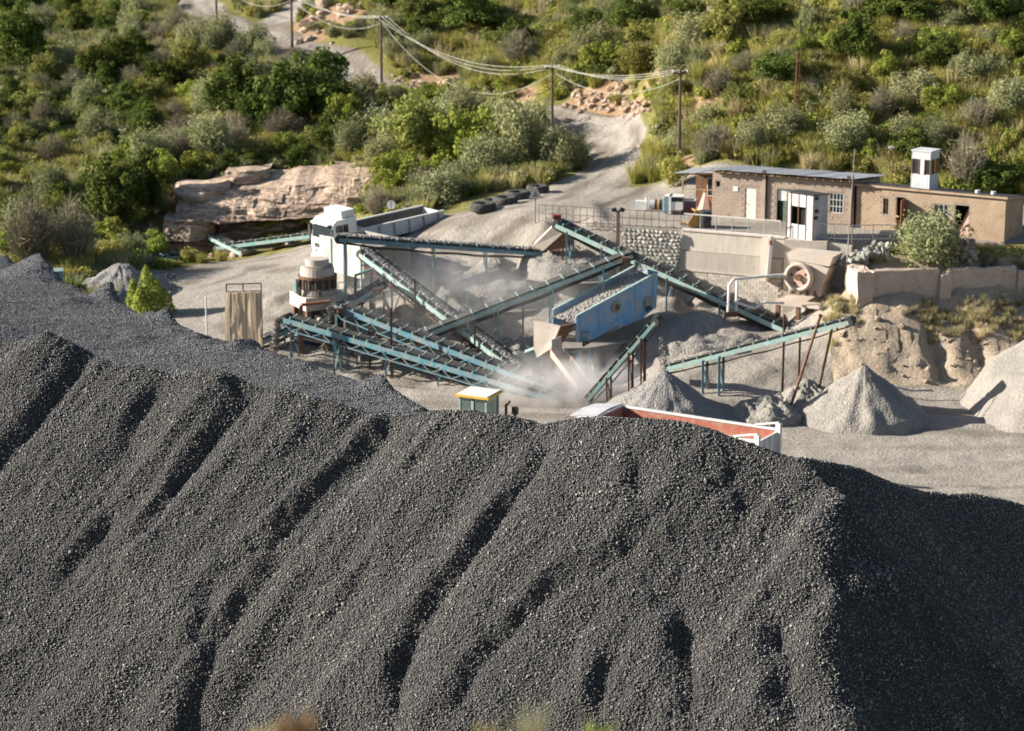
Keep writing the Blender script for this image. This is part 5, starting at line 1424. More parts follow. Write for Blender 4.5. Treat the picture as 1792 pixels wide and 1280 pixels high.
# lamp bracket pole beside the kiosk
lp = thing('lamp_pole', 'thin rusty pole with small white lamp left of the kiosk', 'lamp', c1 + Matrix.Rotation(ROT2, 3, 'Z') @ Vector((hx(1575), 1.0, 2.6)))
mb = MB(); mb.tube((0, 0, 0), (0, 0, 2.6), 0.04, 8); mb.build('pole', M_rust, lp)
mb = MB(); mb.box((-0.12, -.05, 2.45), (0.32, 0.16, 0.1)); mb.build('lamp_head', M_whitepaint, lp)
# leaning rusty sheets
def leaning(label, u0, u1, vb, hgt, mat, Yoff=0.0, rotz=ROT2, tilt=12, nm='rusty_sheet'):
    q = flat((u0 + u1) / 2, vb, 7.0); wd = (u1 - u0) / 28.6
    o = thing(nm, label, 'sheet', q, rot=(R(-tilt), 0, rotz))
    V, F = corrugated(-wd / 2, wd / 2, 0, hgt, lambda x, y: 0, 0.2, 0.02, 4)
    V = [(x, -z, y) for x, y, z in V]
    s_ = place('sheet', meshdata('sheet', V, F, mat), o); s_.modifiers.new('t', 'SOLIDIFY').thickness = 0.01
    mb = MB(); mb.bar((-wd / 2, .02, hgt * .5), (wd / 2, .02, hgt * .5), .05, .05); mb.build('batten', M_rust, o)
    return o
leaning('rust red corrugated sheets leaning left of the flat roofed hut door', 1528, 1566, 392, 1.75, M_rustsheet, tilt=10)
leaning('second rust sheet with a slit leaning on the flat roofed hut', 1568, 1586, 394, 1.6, M_rustsheet, tilt=8)
# screen panel frame leaning by the right window
q = flat(1700, 418, 7.0)
sp = thing('propped_sieve', 'reddish mesh screen panel propped on a bent frame by the flat roofed hut', 'panel', q, ROT2)
mb = MB(); mb.prism([(-1.0, 0, 0), (0.3, 0, 0), (0.95, 0.45, 1.85), (-0.25, 0.45, 1.95)], (0, 0.03, 0)); mb.build('mesh_panel', M_pink, sp)
for a_, b_ in (((-1.02, -.02, 0), (-.27, .43, 1.97)), ((.3, -.02, 0), (.97, .43, 1.87)), ((-.27, .43, 1.97), (.97, .43, 1.87)), ((.97, .43, 1.87), (1.75, .2, 0.0)), ((.97, .5, 1.87), (1.3, 1.0, 0.0))):
    mb = MB(); mb.bar(a_, b_, 0.06, 0.06); mb.build('frame_bar', M_woodlight, sp)
sl_ = thing('concrete_slab', 'pale concrete slab lying before the flat roofed hut', 'slab', flat(1575, 414, 7.0) + up * 0.05, ROT2)
mb = MB(); mb.box((0, 0, 0.1), (2.4, 0.8, 0.22)); mb.build('slab', M_concretelight, sl_)
cb = thing('concrete_block', 'grey concrete block at the end of the white railing', 'block', flat(1578, 402, 7.0), ROT2)
mb = MB(); mb.box((0, 0, 0.3), (0.9, 0.7, 0.62)); mb.build('block', M_concrete, cb)
# control booth at the terrace edge
q = flat(1422, 421, 7.0)
bt = thing('control_booth', 'corrugated iron control booth at the terrace edge above the jaw crusher', 'booth', q, R(48))
BW, BD, BH = 1.95, 1.5, 2.9      # faces: -x side looks left, -y side looks right
bh = lambda x: BH - 0.22 * (x + BW) / BW
def sheet_x(z0, z1, x0, x1, y, nm, mat, par=bt):      # sheet in local x-z
    V = []; n_ = max(6, int((x1 - x0) / 0.03))
    for i in range(n_ + 1):
        x = x0 + (x1 - x0) * i / n_; yy = y + 0.014 * math.sin(x / 0.13 * 6.283)
        V += [(x, yy, z0), (x, yy, z1(x) if callable(z1) else z1)]
    return place(nm, meshdata(nm, V, [(2 * i, 2 * i + 2, 2 * i + 3, 2 * i + 1) for i in range(n_)], mat), par)
def sheet_y(z0, z1, y0, y1, x, nm, mat, par=bt):
    V = []; n_ = max(6, int((y1 - y0) / 0.03))
    for i in range(n_ + 1):
        y = y0 + (y1 - y0) * i / n_; xx = x + 0.014 * math.sin(y / 0.13 * 6.283)
        V += [(xx, y, z0), (xx, y, z1)]
    return place(nm, meshdata(nm, V, [(2 * i, 2 * i + 2, 2 * i + 3, 2 * i + 1) for i in range(n_)], mat), par)
# near corner at the origin; left face runs to +y?  booth occupies x in [0, BD], y in [0, BW]
sheet_y(1.95, 2.72, 0, BW, 0, 'upper_sheet', M_ironwhite); sheet_y(-0.1, 0.85, 0, BW, 0, 'lower_sheet', M_ironwhite)
sheet_y(0.85, 1.95, 0, 0.55, 0, 'front_sheet', M_ironwhite); sheet_y(0.85, 1.95, BW - .3, BW, 0, 'front_sheet', M_ironwhite)
for yy in (0.0, 0.55, 1.1, BW - .3, BW):
    mb = MB(); mb.bar((-0.01, yy, -0.1), (-0.01, yy, 2.75), 0.05, 0.05); mb.build('stud', M_rust, bt)
mb = MB(); mb.bx(0.35, 0.4, 0.3, BW - .2, 0.2, 2.2); mb.build('shade_backing', M_black, bt)  # black slab stands for shade inside the booth
sheet_x(-0.1, 2.7, 0, BD, 0, 'side_sheet', M_iron); sheet_x(-0.1, 2.7, 0, BD, BW, 'side_sheet', M_iron); sheet_y(-0.1, 2.6, 0, BW, BD, 'back_sheet', M_iron)
for (xx, zz) in ((0.25, 2.55), (0.28, 1.75), (0.2, 1.35)):
    mb = MB(); mb.box((xx, -0.05, zz), (0.28, 0.1, 0.2)); mb.build('switch_box', M_darksteel, bt)
mb = MB(); mb.prism([(-0.15, -0.12, 2.80), (BD + .15, -0.12, 2.62), (BD + .15, -0.12, 2.67), (-0.15, -0.12, 2.85)], (0, BW + .24, 0)); mb.build('roof', M_darksteel, bt)

# ------------------------------------------------------------------ railings, fence, poles
def railing(name, label, pts, h, mat, step, rails, pw=0.05, bars=0, group=None):
    o = thing(name, label, 'railing', pts[0])
    for zf in rails:
        for i in range(len(pts) - 1):
            mb = MB(o.location); mb.bar(pts[i] + up * (h * zf), pts[i + 1] + up * (h * zf), pw, pw); mb.build('rail', mat, o)
    for i in range(len(pts) - 1):
        L_ = (pts[i + 1] - pts[i]).length; n_ = max(1, int(round(L_ / step)))
        for k in range(n_ + (i == len(pts) - 2)):
            p = pts[i].lerp(pts[i + 1], k / n_)
            mb = MB(o.location); mb.bar(p - up * 0.1, p + up * h * max(rails), pw, pw); mb.build('post', mat, o)
            if bars and k < n_:
                for j in range(1, bars):
                    p2 = p.lerp(pts[i].lerp(pts[i + 1], (k + 1) / n_), j / bars)
                    mb = MB(o.location); mb.bar(p2 + up * h * min(rails), p2 + up * h * max(rails), pw * .35, pw * .35); mb.build('bar', mat, o)
    return o
ep = lambda x, dy=0.1: Vector((x, float(y_edge(x)) + dy, 7.0))
railing('white_railing', 'long white pipe railing on the cast concrete wall', [ep(10.7), ep(16.4)], 1.0, M_whitedirty, 1.05, (0.06, 1.0), 0.055)
railing('end_railing', 'white railing with thin bars between booth and concrete block', [ep(18.6, .3), ep(20.6, .3), ep(23.2, .9)], 0.95, M_whitedirty, 1.3, (0.1, 1.0), 0.05, 5)
fe = railing('mesh_fence', 'thin rusty bar fence along the terrace left of the white railing', [Vector((1.7, 150.0, 7.0)), ep(6.0), ep(10.5)], 1.05, M_rust, 0.46, (0.05, 0.5, 1.0), 0.028)
def utility_pole(label, u, vt, vb, Y, cross=True, arms=1):
    p = at(u, vb, Y); z0 = gz(p.x, Y); p.z = z0; top = at(u, vt, Y).z
    o = thing('power_pole', label, 'pole', p, group='power line poles')
    mb = MB(p); mb.tube(p - up * .5, Vector((p.x, p.y, top)), 0.13, 8, 0.09); mb.build('shaft', M_wood, o)
    mb = MB(p); mb.bar((p.x - .55, p.y - .1, top - .25), (p.x + .55, p.y + .1, top - .25), 0.1, 0.1); arm = mb.build('cross_arm', M_wood, o)
    for k in (-.5, 0, .5):
        mb = MB(p); mb.tube((p.x + k, p.y + k * .2, top - .2), (p.x + k, p.y + k * .2, top - .02), 0.045, 8); mb.build('insulator', M_whitepaint, arm)
    return Vector((p.x, p.y, top))
PT = [utility_pole('power pole with its foot behind the huts, rightmost of the line', 1188, 122, 290, 165.5),
      utility_pole('power pole at the road bend, in the middle of the line', 966, 114, 235, 180),
      utility_pole('power pole with white insulators beside the upper road', 668, 28, 168, 199),
      utility_pole('power pole crossing the upper road, second from left', 512, -12, 108, 210),
      utility_pole('leftmost power pole beside the wood', 380, -45, 60, 222)]
PT.append(PT[-1] + Vector((-14, 16, 2.5)))
for wi, (k, dz) in enumerate(((-.5, 0.0), (0, 0.0), (.5, 0.0), (.12, -0.55))):
    pts = []
    for i in range(len(PT) - 1):
        a_ = PT[i] + Vector((k, k * .2, dz)); b_ = PT[i + 1] + Vector((k, k * .2, dz))
        sag = (1.9 if i in (1,) else 0.75) * (1 + 0.22 * (wi - 1)) * (1.0 if wi < 3 else 1.25)
        for j in range(18):
            f = j / 18.0; p = a_.lerp(b_, f); p.z -= sag * 4 * f * (1 - f); pts.append(p)
    mb = MB(pts[0]); mb.path(pts, 0.018, 5); w_ = mb.build('overhead_wire', M_wire)
    tag(w_, ['far side power line wire strung over all poles', 'middle power line wire strung over all poles', 'near side power line wire strung over all poles', 'lowest power line wire slung below the cross arms'][wi], 'wire', 'power line wires')
# rusty lattice mast on the hill
q = march(1393, 250, ground_z, 150); ms_ = thing('lattice_mast', 'rusty lattice mast on the hill behind the brick hut', 'mast', q)
tz = at(1393, 92, q.y).z - q.z
def lattice(root, w0, w1, H, mat, nb, dia=0.045):
    corners = lambda z: [Vector((sx_ * (w0 + (w1 - w0) * z / H) / 2, sy_ * (w0 + (w1 - w0) * z / H) / 2, z)) for sx_, sy_ in ((-1, -1), (1, -1), (1, 1), (-1, 1))]
    c0_, c1_ = corners(0), corners(H)
    for i in range(4):
        mb = MB(); mb.bar(c0_[i] - up * .3, c1_[i], dia, dia); mb.build('leg', mat, root)
    for k in range(nb):
        A_, B_ = corners(H * k / nb), corners(H * (k + 1) / nb)
        mb = MB()
        for i in range(4):
            mb.bar(A_[i], B_[(i + 1) % 4], dia * .6, dia * .6); mb.bar(B_[i], B_[(i + 1) % 4], dia * .6, dia * .6)
        mb.build('bracing', mat, root)
lattice(ms_, 0.5, 0.16, tz, M_rustsheet, 9, 0.05)
# slim mast in front of the hut
q = at(1478, 535, 141.0); q.z = gz(q.x, q.y); m2 = thing('slim_mast', 'tall slim grey mast with stay in front of the brick hut corner', 'mast', q)
tz = at(1487, 262, 141.0).z - q.z
mb = MB(); mb.tube((0, 0, 0), (0.28, 0, tz), 0.045, 8, 0.02); mb.build('pole', M_steel, m2)
mb = MB(); mb.tube((0.45, .15, 0), (0.27, 0, tz * .82), 0.022, 6); mb.build('stay', M_rust, m2)
for k in range(7):
    z_ = tz * .12 * (k + 1); mb = MB(); mb.bar((0.28 * z_ / tz, 0, z_), (0.45 - .18 * z_ / (tz * .82), .15 * (1 - z_ / (tz * .82)), z_), 0.03, 0.03); mb.build('rung', M_rust, m2)
# floodlight mast at the fence
q = Vector((6.35, 148.1, 5.2)); q.x = at(1081, 430, 147.2).x; q.y = 147.2; q.z = gz(q.x, q.y)
fm = thing('floodlight_mast', 'square brown mast with two dark floodlights beside the stone wall', 'lamp', q)
tz = at(1081, 368, 147.2).z - q.z
mb = MB(); mb.bx(-.13, .13, -.13, .13, -.3, tz - .1); mb.build('post', M_pink, fm)
mb = MB(); mb.bar((-.35, 0, tz - .06), (.35, 0, tz - .06), .07, .07); mb.build('arm', M_darksteel, fm)
for k in (-1, 1):
    mb = MB(); mb.box((k * .26, -.1, tz + .05), (.3, .2, .2), Matrix.Rotation(R(25 * k), 3, 'Y')); mb.build('floodlight', M_darksteel, fm)
# twin lamp post behind the stockpile
q = march(301, 545, ground_z, 130); tl = thing('twin_lamp_post', 'thin post with two small dark lamps right of the young tree', 'lamp', q); tz = at(301, 487, q.y).z - q.z
mb = MB(); mb.tube((0, 0, 0), (0, 0, tz), 0.035, 8); mb.build('post', M_darksteel, tl)
mb = MB(); mb.bar((-.25, 0, tz), (.25, 0, tz), .04, .04); mb.build('arm', M_darksteel, tl)
for k in (-1, 1):
    mb = MB(); mb.tube((k * .22, 0, tz), (k * .22, 0, tz + .28), .06, 8, .13); mb.build('lamp_head', M_darksteel, tl)
# tyres along the road edge
tyre_me = None
def tyre_mesh():
    prof = [(0.42, -.2), (0.5, -.27), (0.72, -.3), (0.85, -.24), (0.88, -.1), (0.88, .1), (0.85, .24), (0.72, .3), (0.5, .27), (0.42, .2)]
    V = []; F = []; n = 28; m = len(prof)
    for i in range(n):
        a_ = 6.283 * i / n
        for j, (r_, z_) in enumerate(prof):
            rr = r_ * (1 - 0.02 * (i % 2) * (r_ > .84)); V.append((rr * math.cos(a_), rr * math.sin(a_), z_ + .3))
    for i in range(n):
        for j in range(m): F.append((i * m + j, ((i + 1) % n) * m + j, ((i + 1) % n) * m + (j + 1) % m, i * m + (j + 1) % m))
    return meshdata('tread', V, F, M_tyre, True)
TM = tyre_mesh()
hub = MB(); hub.ring((0, 0, .05), (0, 0, .55), .36, .43, 24); HM = hub.mesh('bead', M_darksteel)
for (u, v, k, lb) in ((845, 371, 1.0, 'nearest and largest tyre of the row at the road edge'), (863, 363, .9, 'second tyre from the white truck in the row'), (884, 359, 0.95, 'middle tyre of the row at the road edge'), (906, 350, 1.0, 'fourth tyre of the row, left of the triangle sign'), (941, 339, .9, 'farthest tyre of the row, behind the triangle sign')):
    q = march(u, v, ground_z, 140); t_ = thing('truck_tyre', lb, 'tyre', q, rt.uniform(0, 3), 'tyres lying along the road edge', scale=k)
    place('tread', TM, t_); place('bead', HM, t_)
def sign(label, u, vt, vb, y0, shape, r_):
    q = march(u, vb, ground_z, y0); H_ = at(u, vt, q.y).z - q.z
    o = thing('road_sign', label, 'sign', q)
    mb = MB(); mb.tube((0, .03, 0), (0, .03, H_), .03, 6); mb.build('post', M_darksteel, o)
    mb = MB()
    if shape == 'round': mb.tube((0, -.02, H_ - r_), (0, .0, H_ - r_), r_, 24)
    else: mb.prism([(-r_, -.02, H_ - 2 * r_ * .9), (r_, -.02, H_ - 2 * r_ * .9), (0, -.02, H_)], (0, .02, 0))
    mb.build('plate', M_whitedirty, o)
    if shape == 'round':
        mb = MB(); mb.bx(-.03, .03, -.032, -.023, H_ - 2 * r_ + .03, H_ - .03); mb.build('stripe', M_steel, o)
    else:
        mb = MB(); mb.prism([(-r_ * .45, -.032, H_ - 1.65 * r_), (r_ * .45, -.032, H_ - 1.65 * r_), (0, -.032, H_ - .55 * r_)], (0, .008, 0)); mb.build('symbol', M_steel, o)
sign('round white road sign above the tipper body', 685, 351, 400, 145, 'round', .3)
sign('triangular white road sign beside the last tyre', 937, 326, 395, 145, 'tri', .42)
# odds and ends on the terrace
def tp(u, v): return flat(u, v, 7.0)
o = thing('white_tank', 'white rectangular tank at the left of the scrap row', 'tank', tp(1122, 368), R(-10)); mb = MB(); mb.box((0, 0, .32), (.75, .55, .6)); mb.build('tank_body', M_whitepaint, o); mb = MB(); mb.tube((.3, 0, .62), (.3, 0, .85), .05, 8); mb.build('filler', M_whitepaint, o); mb = MB(); mb.bx(-.36, .36, -.26, .26, -.02, .015); mb.build('skid', M_darksteel, o)
o = thing('compressor', 'old compressor with ochre belt guard beside the white tank', 'machine', tp(1146, 370), R(-10))
mb = MB(); mb.tube((-.35, 0, .45), (.0, 0, .45), .3, 16); mb.build('drum', M_iron, o); mb = MB(); mb.tube((.02, 0, .45), (.5, 0, .45), .33, 16); mb.build('engine', M_darksteel, o); mb = MB(); mb.ring((.18, 0, .45), (.3, 0, .45), .31, .36, 16); mb.build('belt_guard', M_ochre, o); mb = MB(); mb.bx(-.6, .7, -.3, .3, 0, .14); mb.build('skid', M_steel, o); mb = MB(); mb.bx(.52, .66, -.35, .35, .1, .95); mb.build('radiator', M_iron, o)
o = thing('blue_cab', 'small derelict blue vehicle cab beside the compressor', 'cab', tp(1176, 374), R(-12))
mb = MB(); mb.bx(-.45, -.15, -.5, .5, .1, 1.15); mb.build('blue_side', M_tealblue, o); mb = MB(); mb.bx(-.15, 0.0, -.52, .5, .05, 1.2); mb.build('pillar', M_whitepaint, o); mb = MB(); mb.bx(0, .75, -.48, .48, .35, .85); mb.build('body', M_whitedirty, o); mb = MB(); mb.bx(.02, .7, -.46, .46, .86, 1.12); mb.build('window', M_dglass, o); mb = MB(); mb.bx(-.46, .76, -.5, .5, 1.16, 1.2); mb.build('roof', M_whitedirty, o)
o = thing('purple_crate', 'dark purple crate with white top beside the blue cab', 'crate', tp(1206, 374), R(-12)); mb = MB(); mb.bx(-.4, .4, -.3, .3, .35, .85); mb.build('crate_body', weathered('purple_paint', (.12, .06, .1), (.18, .09, .14), 3), o); mb = MB(); mb.bx(-.42, .42, -.32, .32, .86, .92); mb.build('lid', M_whitedirty, o); mb = MB(); mb.bx(-.42, .42, -.3, .3, 0, .33); mb.build('base', M_rust, o)
o = thing('hopper_cone', 'upturned pale pink steel hopper before the brick hut', 'hopper', tp(1236, 368), R(15)); mb = MB(); mb.tube((0, 0, .02), (0, 0, 1.15), .62, 8, .22); mb.build('cone', M_pink, o, False); mb = MB(); mb.tube((0, 0, 1.16), (0, 0, 1.35), .24, 8); mb.build('neck', M_rustsheet, o)
o = thing('loader_bucket', 'ochre curved excavator bucket behind the railing', 'bucket', tp(1213, 397), R(10))
pr = [(math.cos(a_) * .55, 0, .55 + math.sin(a_) * .55) for a_ in np.linspace(-2.6, 1.6, 12)] + [(math.cos(a_) * .49, 0, .55 + math.sin(a_) * .49) for a_ in np.linspace(1.6, -2.6, 12)]
mb = MB(); mb.prism([(x, -.4, z) for x, y, z in pr], (0, .8, 0)); mb.build('shell', M_ochre, o); mb = MB(); mb.prism([(math.cos(a_) * .5, -.43, .55 + math.sin(a_) * .5) for a_ in np.linspace(-2.6, 1.6, 12)], (0, .028, 0)); mb.build('side_plate', M_ochre, o)
for k in range(4): mb = MB(); mb.bar((-.45, -.33 + k * .22, .27), (-.72, -.33 + k * .22, .12), .08, .06); mb.build('tooth', M_rust, o)
o = thing('black_drum', 'black drum beside the ochre bucket', 'drum', tp(1233, 398)); mb = MB(); mb.tube((0, 0, 0), (0, 0, 1.05), .42, 20); mb.build('drum_body', M_darksteel, o); mb = MB(); mb.ring((0, 0, .5), (0, 0, .56), .42, .45, 20); mb.build('hoop', M_darksteel, o)
o = thing('wheel_hub', 'old wheel hub on a dark axle before the brick hut', 'wheel', tp(1256, 374), R(70)); mb = MB(); mb.ring((0, -.12, .34), (0, .12, .34), .2, .34, 20); mb.build('tyre', M_tyre, o); mb = MB(); mb.tube((0, -.1, .34), (0, .1, .34), .2, 14); mb.build('rim', M_iron, o); mb = MB(); mb.bar((.05, -.1, .34), (.2, -1.6, .2), .08, .08); mb.build('axle', M_darksteel, o); mb = MB(); mb.bar((0, .3, 0), (.1, -.3, 1.05), .07, .1); mb.build('lever', M_rust, o)
o = thing('spare_tyre', 'small greenish tyre leaning at the white door', 'tyre', tp(1315, 381), R(-10)); mb = MB(); mb.ring((0, -.08, .24), (0, .08, .24), .12, .25, 20); mb.build('tread', M_tyre, o); mb = MB(); mb.tube((0, -.05, .24), (0, .05, .24), .12, 12); mb.build('rim', M_cloth_green, o)
def hanging(label, u, v, mat, wd, ht, z0, nm='hanging_clothes'):
    o = thing(nm, label, 'clothes', tp(u, v), HROT)
    V = []; F = []; n_ = 10
    for j in range(6):
        for i in range(n_ + 1):
            x = -wd / 2 + wd * i / n_; V.append((x * (1 - .12 * math.sin(j)), .05 * math.sin(i * 1.7 + j * .4), z0 + ht * j / 5))
    for j in range(5):
        for i in range(n_): F.append((j * 11 + i, j * 11 + i + 1, j * 11 + i + 12, j * 11 + i + 11))
    c = place('cloth', meshdata('cloth', V, F, mat), o); c.modifiers.new('t', 'SOLIDIFY').thickness = .02
    mb = MB(); mb.bar((-wd / 2, .03, z0 + ht), (wd / 2, .03, z0 + ht), .03, .03); mb.build('hanger', M_wood, o); mb = MB(); mb.bar((0, .05, 0), (0, .05, z0 + ht), .03, .03); mb.build('stake', M_wood, o)
hanging('red overalls hanging beside the curtained doorway', 1350, 383, M_cloth_red, .34, 1.0, .2)
hanging('dark green overalls hanging in the curtained doorway', 1368, 386, M_cloth_green, .4, 1.25, .05)
hanging('blue cloth hanging at the dark downpipe', 1336, 379, M_cloth_blue, .2, .6, .15)

# ------------------------------------------------------------------ gravel cones
def gravel_cone(name, label, apex, rad, slope, mat, seed, cat='gravel heap', stretch=1.0, rough=0.12, top=0.12):
    o = thing(name, label, cat, Vector((apex.x, apex.y, gz(apex.x, apex.y))))
    n, m = 96, 34; V = []; F = []
    hz = apex.z - o.location.z
    for j in range(m + 1):
        r_ = rad * (j / m) ** 1.1
        for i in range(n):
            a_ = 6.2832 * i / n
            x = math.cos(a_) * r_; y = math.sin(a_) * r_ * stretch
            rr = math.hypot(x, y / stretch)
            f1 = mnoise.noise(Vector((math.cos(a_) * 3.1, math.sin(a_) * 3.1, seed + rr * .1)))
            f2 = mnoise.noise(Vector((x * 1.4, y * 1.4, seed * 3.3))); f3 = mnoise.noise(Vector((x * 5, y * 5, seed * 1.3)))
            rill = -.10 * abs(mnoise.noise(Vector((math.cos(a_) * 7, math.sin(a_) * 7, seed + 2.2)))) * min(1, rr * .8)
            prof = slope * (math.sqrt(rr * rr + top * top) - top) * (1 + 0.15 * f1)
            foot = hz - .25
            if prof > foot: prof = foot + (prof - foot) * .35                     # spilled apron round the foot
            z_ = hz - prof + rill + rough * 1.3 * f2 * min(1, rr) + rough * .5 * f3 * min(1, rr * 2)
            z_ -= 1.6 * max(0.0, j / m - .8) / .2
            z_ = max(z_, -1.6)
            V.append((x, y, z_))
    for j in range(m):
        for i in range(n):
            F.append((j * n + i, (j + 1) * n + i, (j + 1) * n + (i + 1) % n, j * n + (i + 1) % n))
    place('gravel_body', meshdata('gravel_body', V, F, mat, True), o)
    return o
gravel_cone('gravel_cone', 'dark grey gravel cone under the steep conveyor behind the red tub', at(1163, 648, 129.0), 5.2, 0.70, M_cone, 1)
gravel_cone('gravel_cone', 'pale crusher dust cone standing free in the yard on the right', at(1512, 640, 129.0), 4.6, 0.74, M_sand, 2)
gravel_cone('gravel_cone', 'large pale dust heap cut by the right edge', at(1945, 515, 131.5), 8.5, 0.68, M_sand, 3)
gravel_cone('gravel_cone', 'small ridged dust heap between the posts left of the free cone', at(1412, 663, 131.0), 2.6, 0.72, M_sand, 4, rough=0.3)
gravel_cone('gravel_cone', 'low grey dust bank beside the red tub', at(1345, 690, 129.0), 2.6, 0.5, M_sand, 5, rough=0.3)
gravel_cone('gravel_cone', 'blue grey gravel heap behind the young tree', at(212, 462, 155), 6, 0.6, M_cone, 6, rough=.2, top=.5)
gravel_cone('gravel_cone', 'pale dust cone under the far conveyor in the middle of the plant', at(866, 447, 149.5), 5.5, 0.62, M_sand, 7, rough=.12, top=.3)
gravel_cone('gravel_cone', 'grey dust heap left of the pale plant cone', at(780, 452, 151), 4.5, 0.5, M_sand, 8, rough=.16, top=.5)
gravel_cone('gravel_cone', 'dust heap below the chute of the far conveyor', at(1000, 440, 149.3), 4.0, 0.62, M_sand, 9, rough=.16, top=.4)
gravel_cone('gravel_cone', 'broad earthy spoil heap behind the steep conveyor head', at(1225, 545, 141.5), 5.2, 0.55, M_sand, 10, rough=.2, top=.6)
gravel_cone('gravel_cone', 'small stony heap under the screen chute', at(915, 590, 140.5), 2.6, 0.5, M_cone, 11, rough=.2, top=.4)

# ------------------------------------------------------------------ conveyors
def idler_mesh(d, s, n, w, mat, tall):
    mb = MB()
    for k in (-1, 1):
        mb.bar(s * (k * w * .5), s * (k * w * .5) + n * tall, 0.05, 0.05, d); mb.tube(s * (k * w * .22) + n * .07, s * (k * w * .47) + n * (.17), .045, 6)
    mb.tube(s * (-w * .22) + n * .07, s * (w * .22) + n * .07, .045, 6)
    mb.bar(s * (-w * .5) + n * .01, s * (w * .5) + n * .01, .05, .04, n)
    return mb.mesh('idler', mat)
def conveyor(label, A, B, w, rail, legs=(), load=True, idle=1.0, rail_h=0.2, leg_mat=None, tall=0.2, head=True, motor=None, cover=False, truss=0.0, idler_mat=None, handrail=0, leg_w=0.1, back_rail=None):
    d = (B - A).normalized(); s = d.cross(Vector((0, 0, 1))).normalized(); n = s.cross(d).normalized(); L_ = (B - A).length
    mid = (A + B) / 2
    o = thing('conveyor', label, 'conveyor', Vector((mid.x, mid.y, gz(mid.x, mid.y))), group='belt conveyors')
    og = o.location
    for k in (-1, 1):
        mb = MB(og); c = s * (k * w * .5)
        mb.bar(A + c, B + c, .05, rail_h, n); mb.bar(A + c - s * k * .05 + n * (rail_h / 2 + .012), B + c - s * k * .05 + n * (rail_h / 2 + .012), .14, .02, n); mb.bar(A + c - s * k * .05 - n * (rail_h / 2 + .012), B + c - s * k * .05 - n * (rail_h / 2 + .012), .14, .02, n)
        mb.build('side_rail', (back_rail or rail) if k > 0 else rail, o)
    # troughed carrying belt and the sagging return belt
    V = []; F = []; ns = 40; prof = [(-.46, .20), (-.34, .17), (-.2, .125), (.2, .125), (.34, .17), (.46, .20)]
    for i in range(ns + 1):
        c = A + d * (L_ * i / ns)
        for (a_, h_) in prof: V.append(c + s * (a_ * w) + n * (h_ + rail_h * .3) - og)
    for i in range(ns):
        for j in range(5): F.append((i * 6 + j, (i + 1) * 6 + j, (i + 1) * 6 + j + 1, i * 6 + j + 1))
    b_ = place('belt', meshdata('belt', V, F, M_belt), o); b_.modifiers.new('t', 'SOLIDIFY').thickness = .015
    V = []; F = []
    for i in range(ns + 1):
        f = i / ns; c = A + d * (L_ * f) - n * (rail_h * .5 + .16) - Vector((0, 0, .18 * 4 * f * (1 - f) + .03 * math.sin(f * 25)))
        V += [c - s * (w * .42) - og, c + s * (w * .42) - og]
    F = [(2 * i, 2 * i + 1, 2 * i + 3, 2 * i + 2) for i in range(ns)]
    b_ = place('return_belt', meshdata('return_belt', V, F, M_belt), o); b_.modifiers.new('t', 'SOLIDIFY').thickness = .015
    im = idler_mesh(d, s, n, w, idler_mat or rail, tall)
    k = int(L_ / idle)
    for i in range(k):
        c = A + d * (L_ * (i + .5) / k) + n * (rail_h * .5)
        place('idler', im, o, c - og)
    for nm, c, r_ in (('tail_pulley', A, .2), ('head_pulley', B, .26)):
        mb = MB(og); mb.tube(c - s * (w * .52) + n * .02, c + s * (w * .52) + n * .02, r_, 18); mb.build(nm, M_steel if nm[0] == 't' else M_darksteel, o)
    mb = MB(og); hb = []
    for a_ in np.linspace(math.pi / 2, -math.pi / 2, 10): hb.append(B + n * (.02 + .285 * math.sin(a_)) + d * (.285 * math.cos(a_)))
    V = []
    for p in hb: V += [p - s * (w * .45) - og, p + s * (w * .45) - og]
    place('head_belt', meshdata('head_belt', V, [(2 * i, 2 * i + 1, 2 * i + 3, 2 * i + 2) for i in range(9)], M_belt), o)
    if load:
        g_ = random.Random(int(A.x * 10)); V = []; F = []; nl = int(L_ / .07); pr = (-.36, -.24, -.12, 0, .12, .24, .36)
        for i in range(nl + 1):
            c = A + d * (L_ * i / nl)
            for j, a_ in enumerate(pr):
                h_ = .17 + rail_h * .3 + (.13 * (1 - (a_ / .36) ** 2)) + g_.uniform(-.03, .035)
                V.append(c + s * (a_ * w + g_.uniform(-.02, .02)) + n * (h_ if abs(a_) < .35 else .15 + rail_h * .3) + d * g_.uniform(-.02, .02) - og)
        for i in range(nl):
            for j in range(6): F.append((i * 7 + j, (i + 1) * 7 + j, (i + 1) * 7 + j + 1, i * 7 + j + 1))
        place('stone_load', meshdata('stone_load', V, F, M_load), o)
    for lg in legs:
        t, drop = (lg if isinstance(lg, tuple) else (lg, None)); c = A + d * (L_ * t)
        feet = []
        for k_ in (-1, 1):
            p = c + s * (k_ * w * .5) - n * (rail_h * .5); g_ = gz(p.x, p.y) - .2
            if p.z - g_ < .25: continue
            mb = MB(og); mb.bar(p + n * .1, Vector((p.x, p.y, g_)), leg_w, leg_w); mb.build('leg', leg_mat or rail, o); feet.append((p, g_))
        if len(feet) == 2 and feet[0][0].z - feet[0][1] > 1.2:
            mb = MB(og); f0, f1 = feet; mb.bar(f0[0] - up * .2, Vector((f1[0].x, f1[0].y, f1[1] + .4)), .05, .05); mb.bar(f1[0] - up * .25, Vector((f0[0].x, f0[0].y, f0[1] + .4)), .05, .05); mb.build('cross_brace', leg_mat or rail, o)
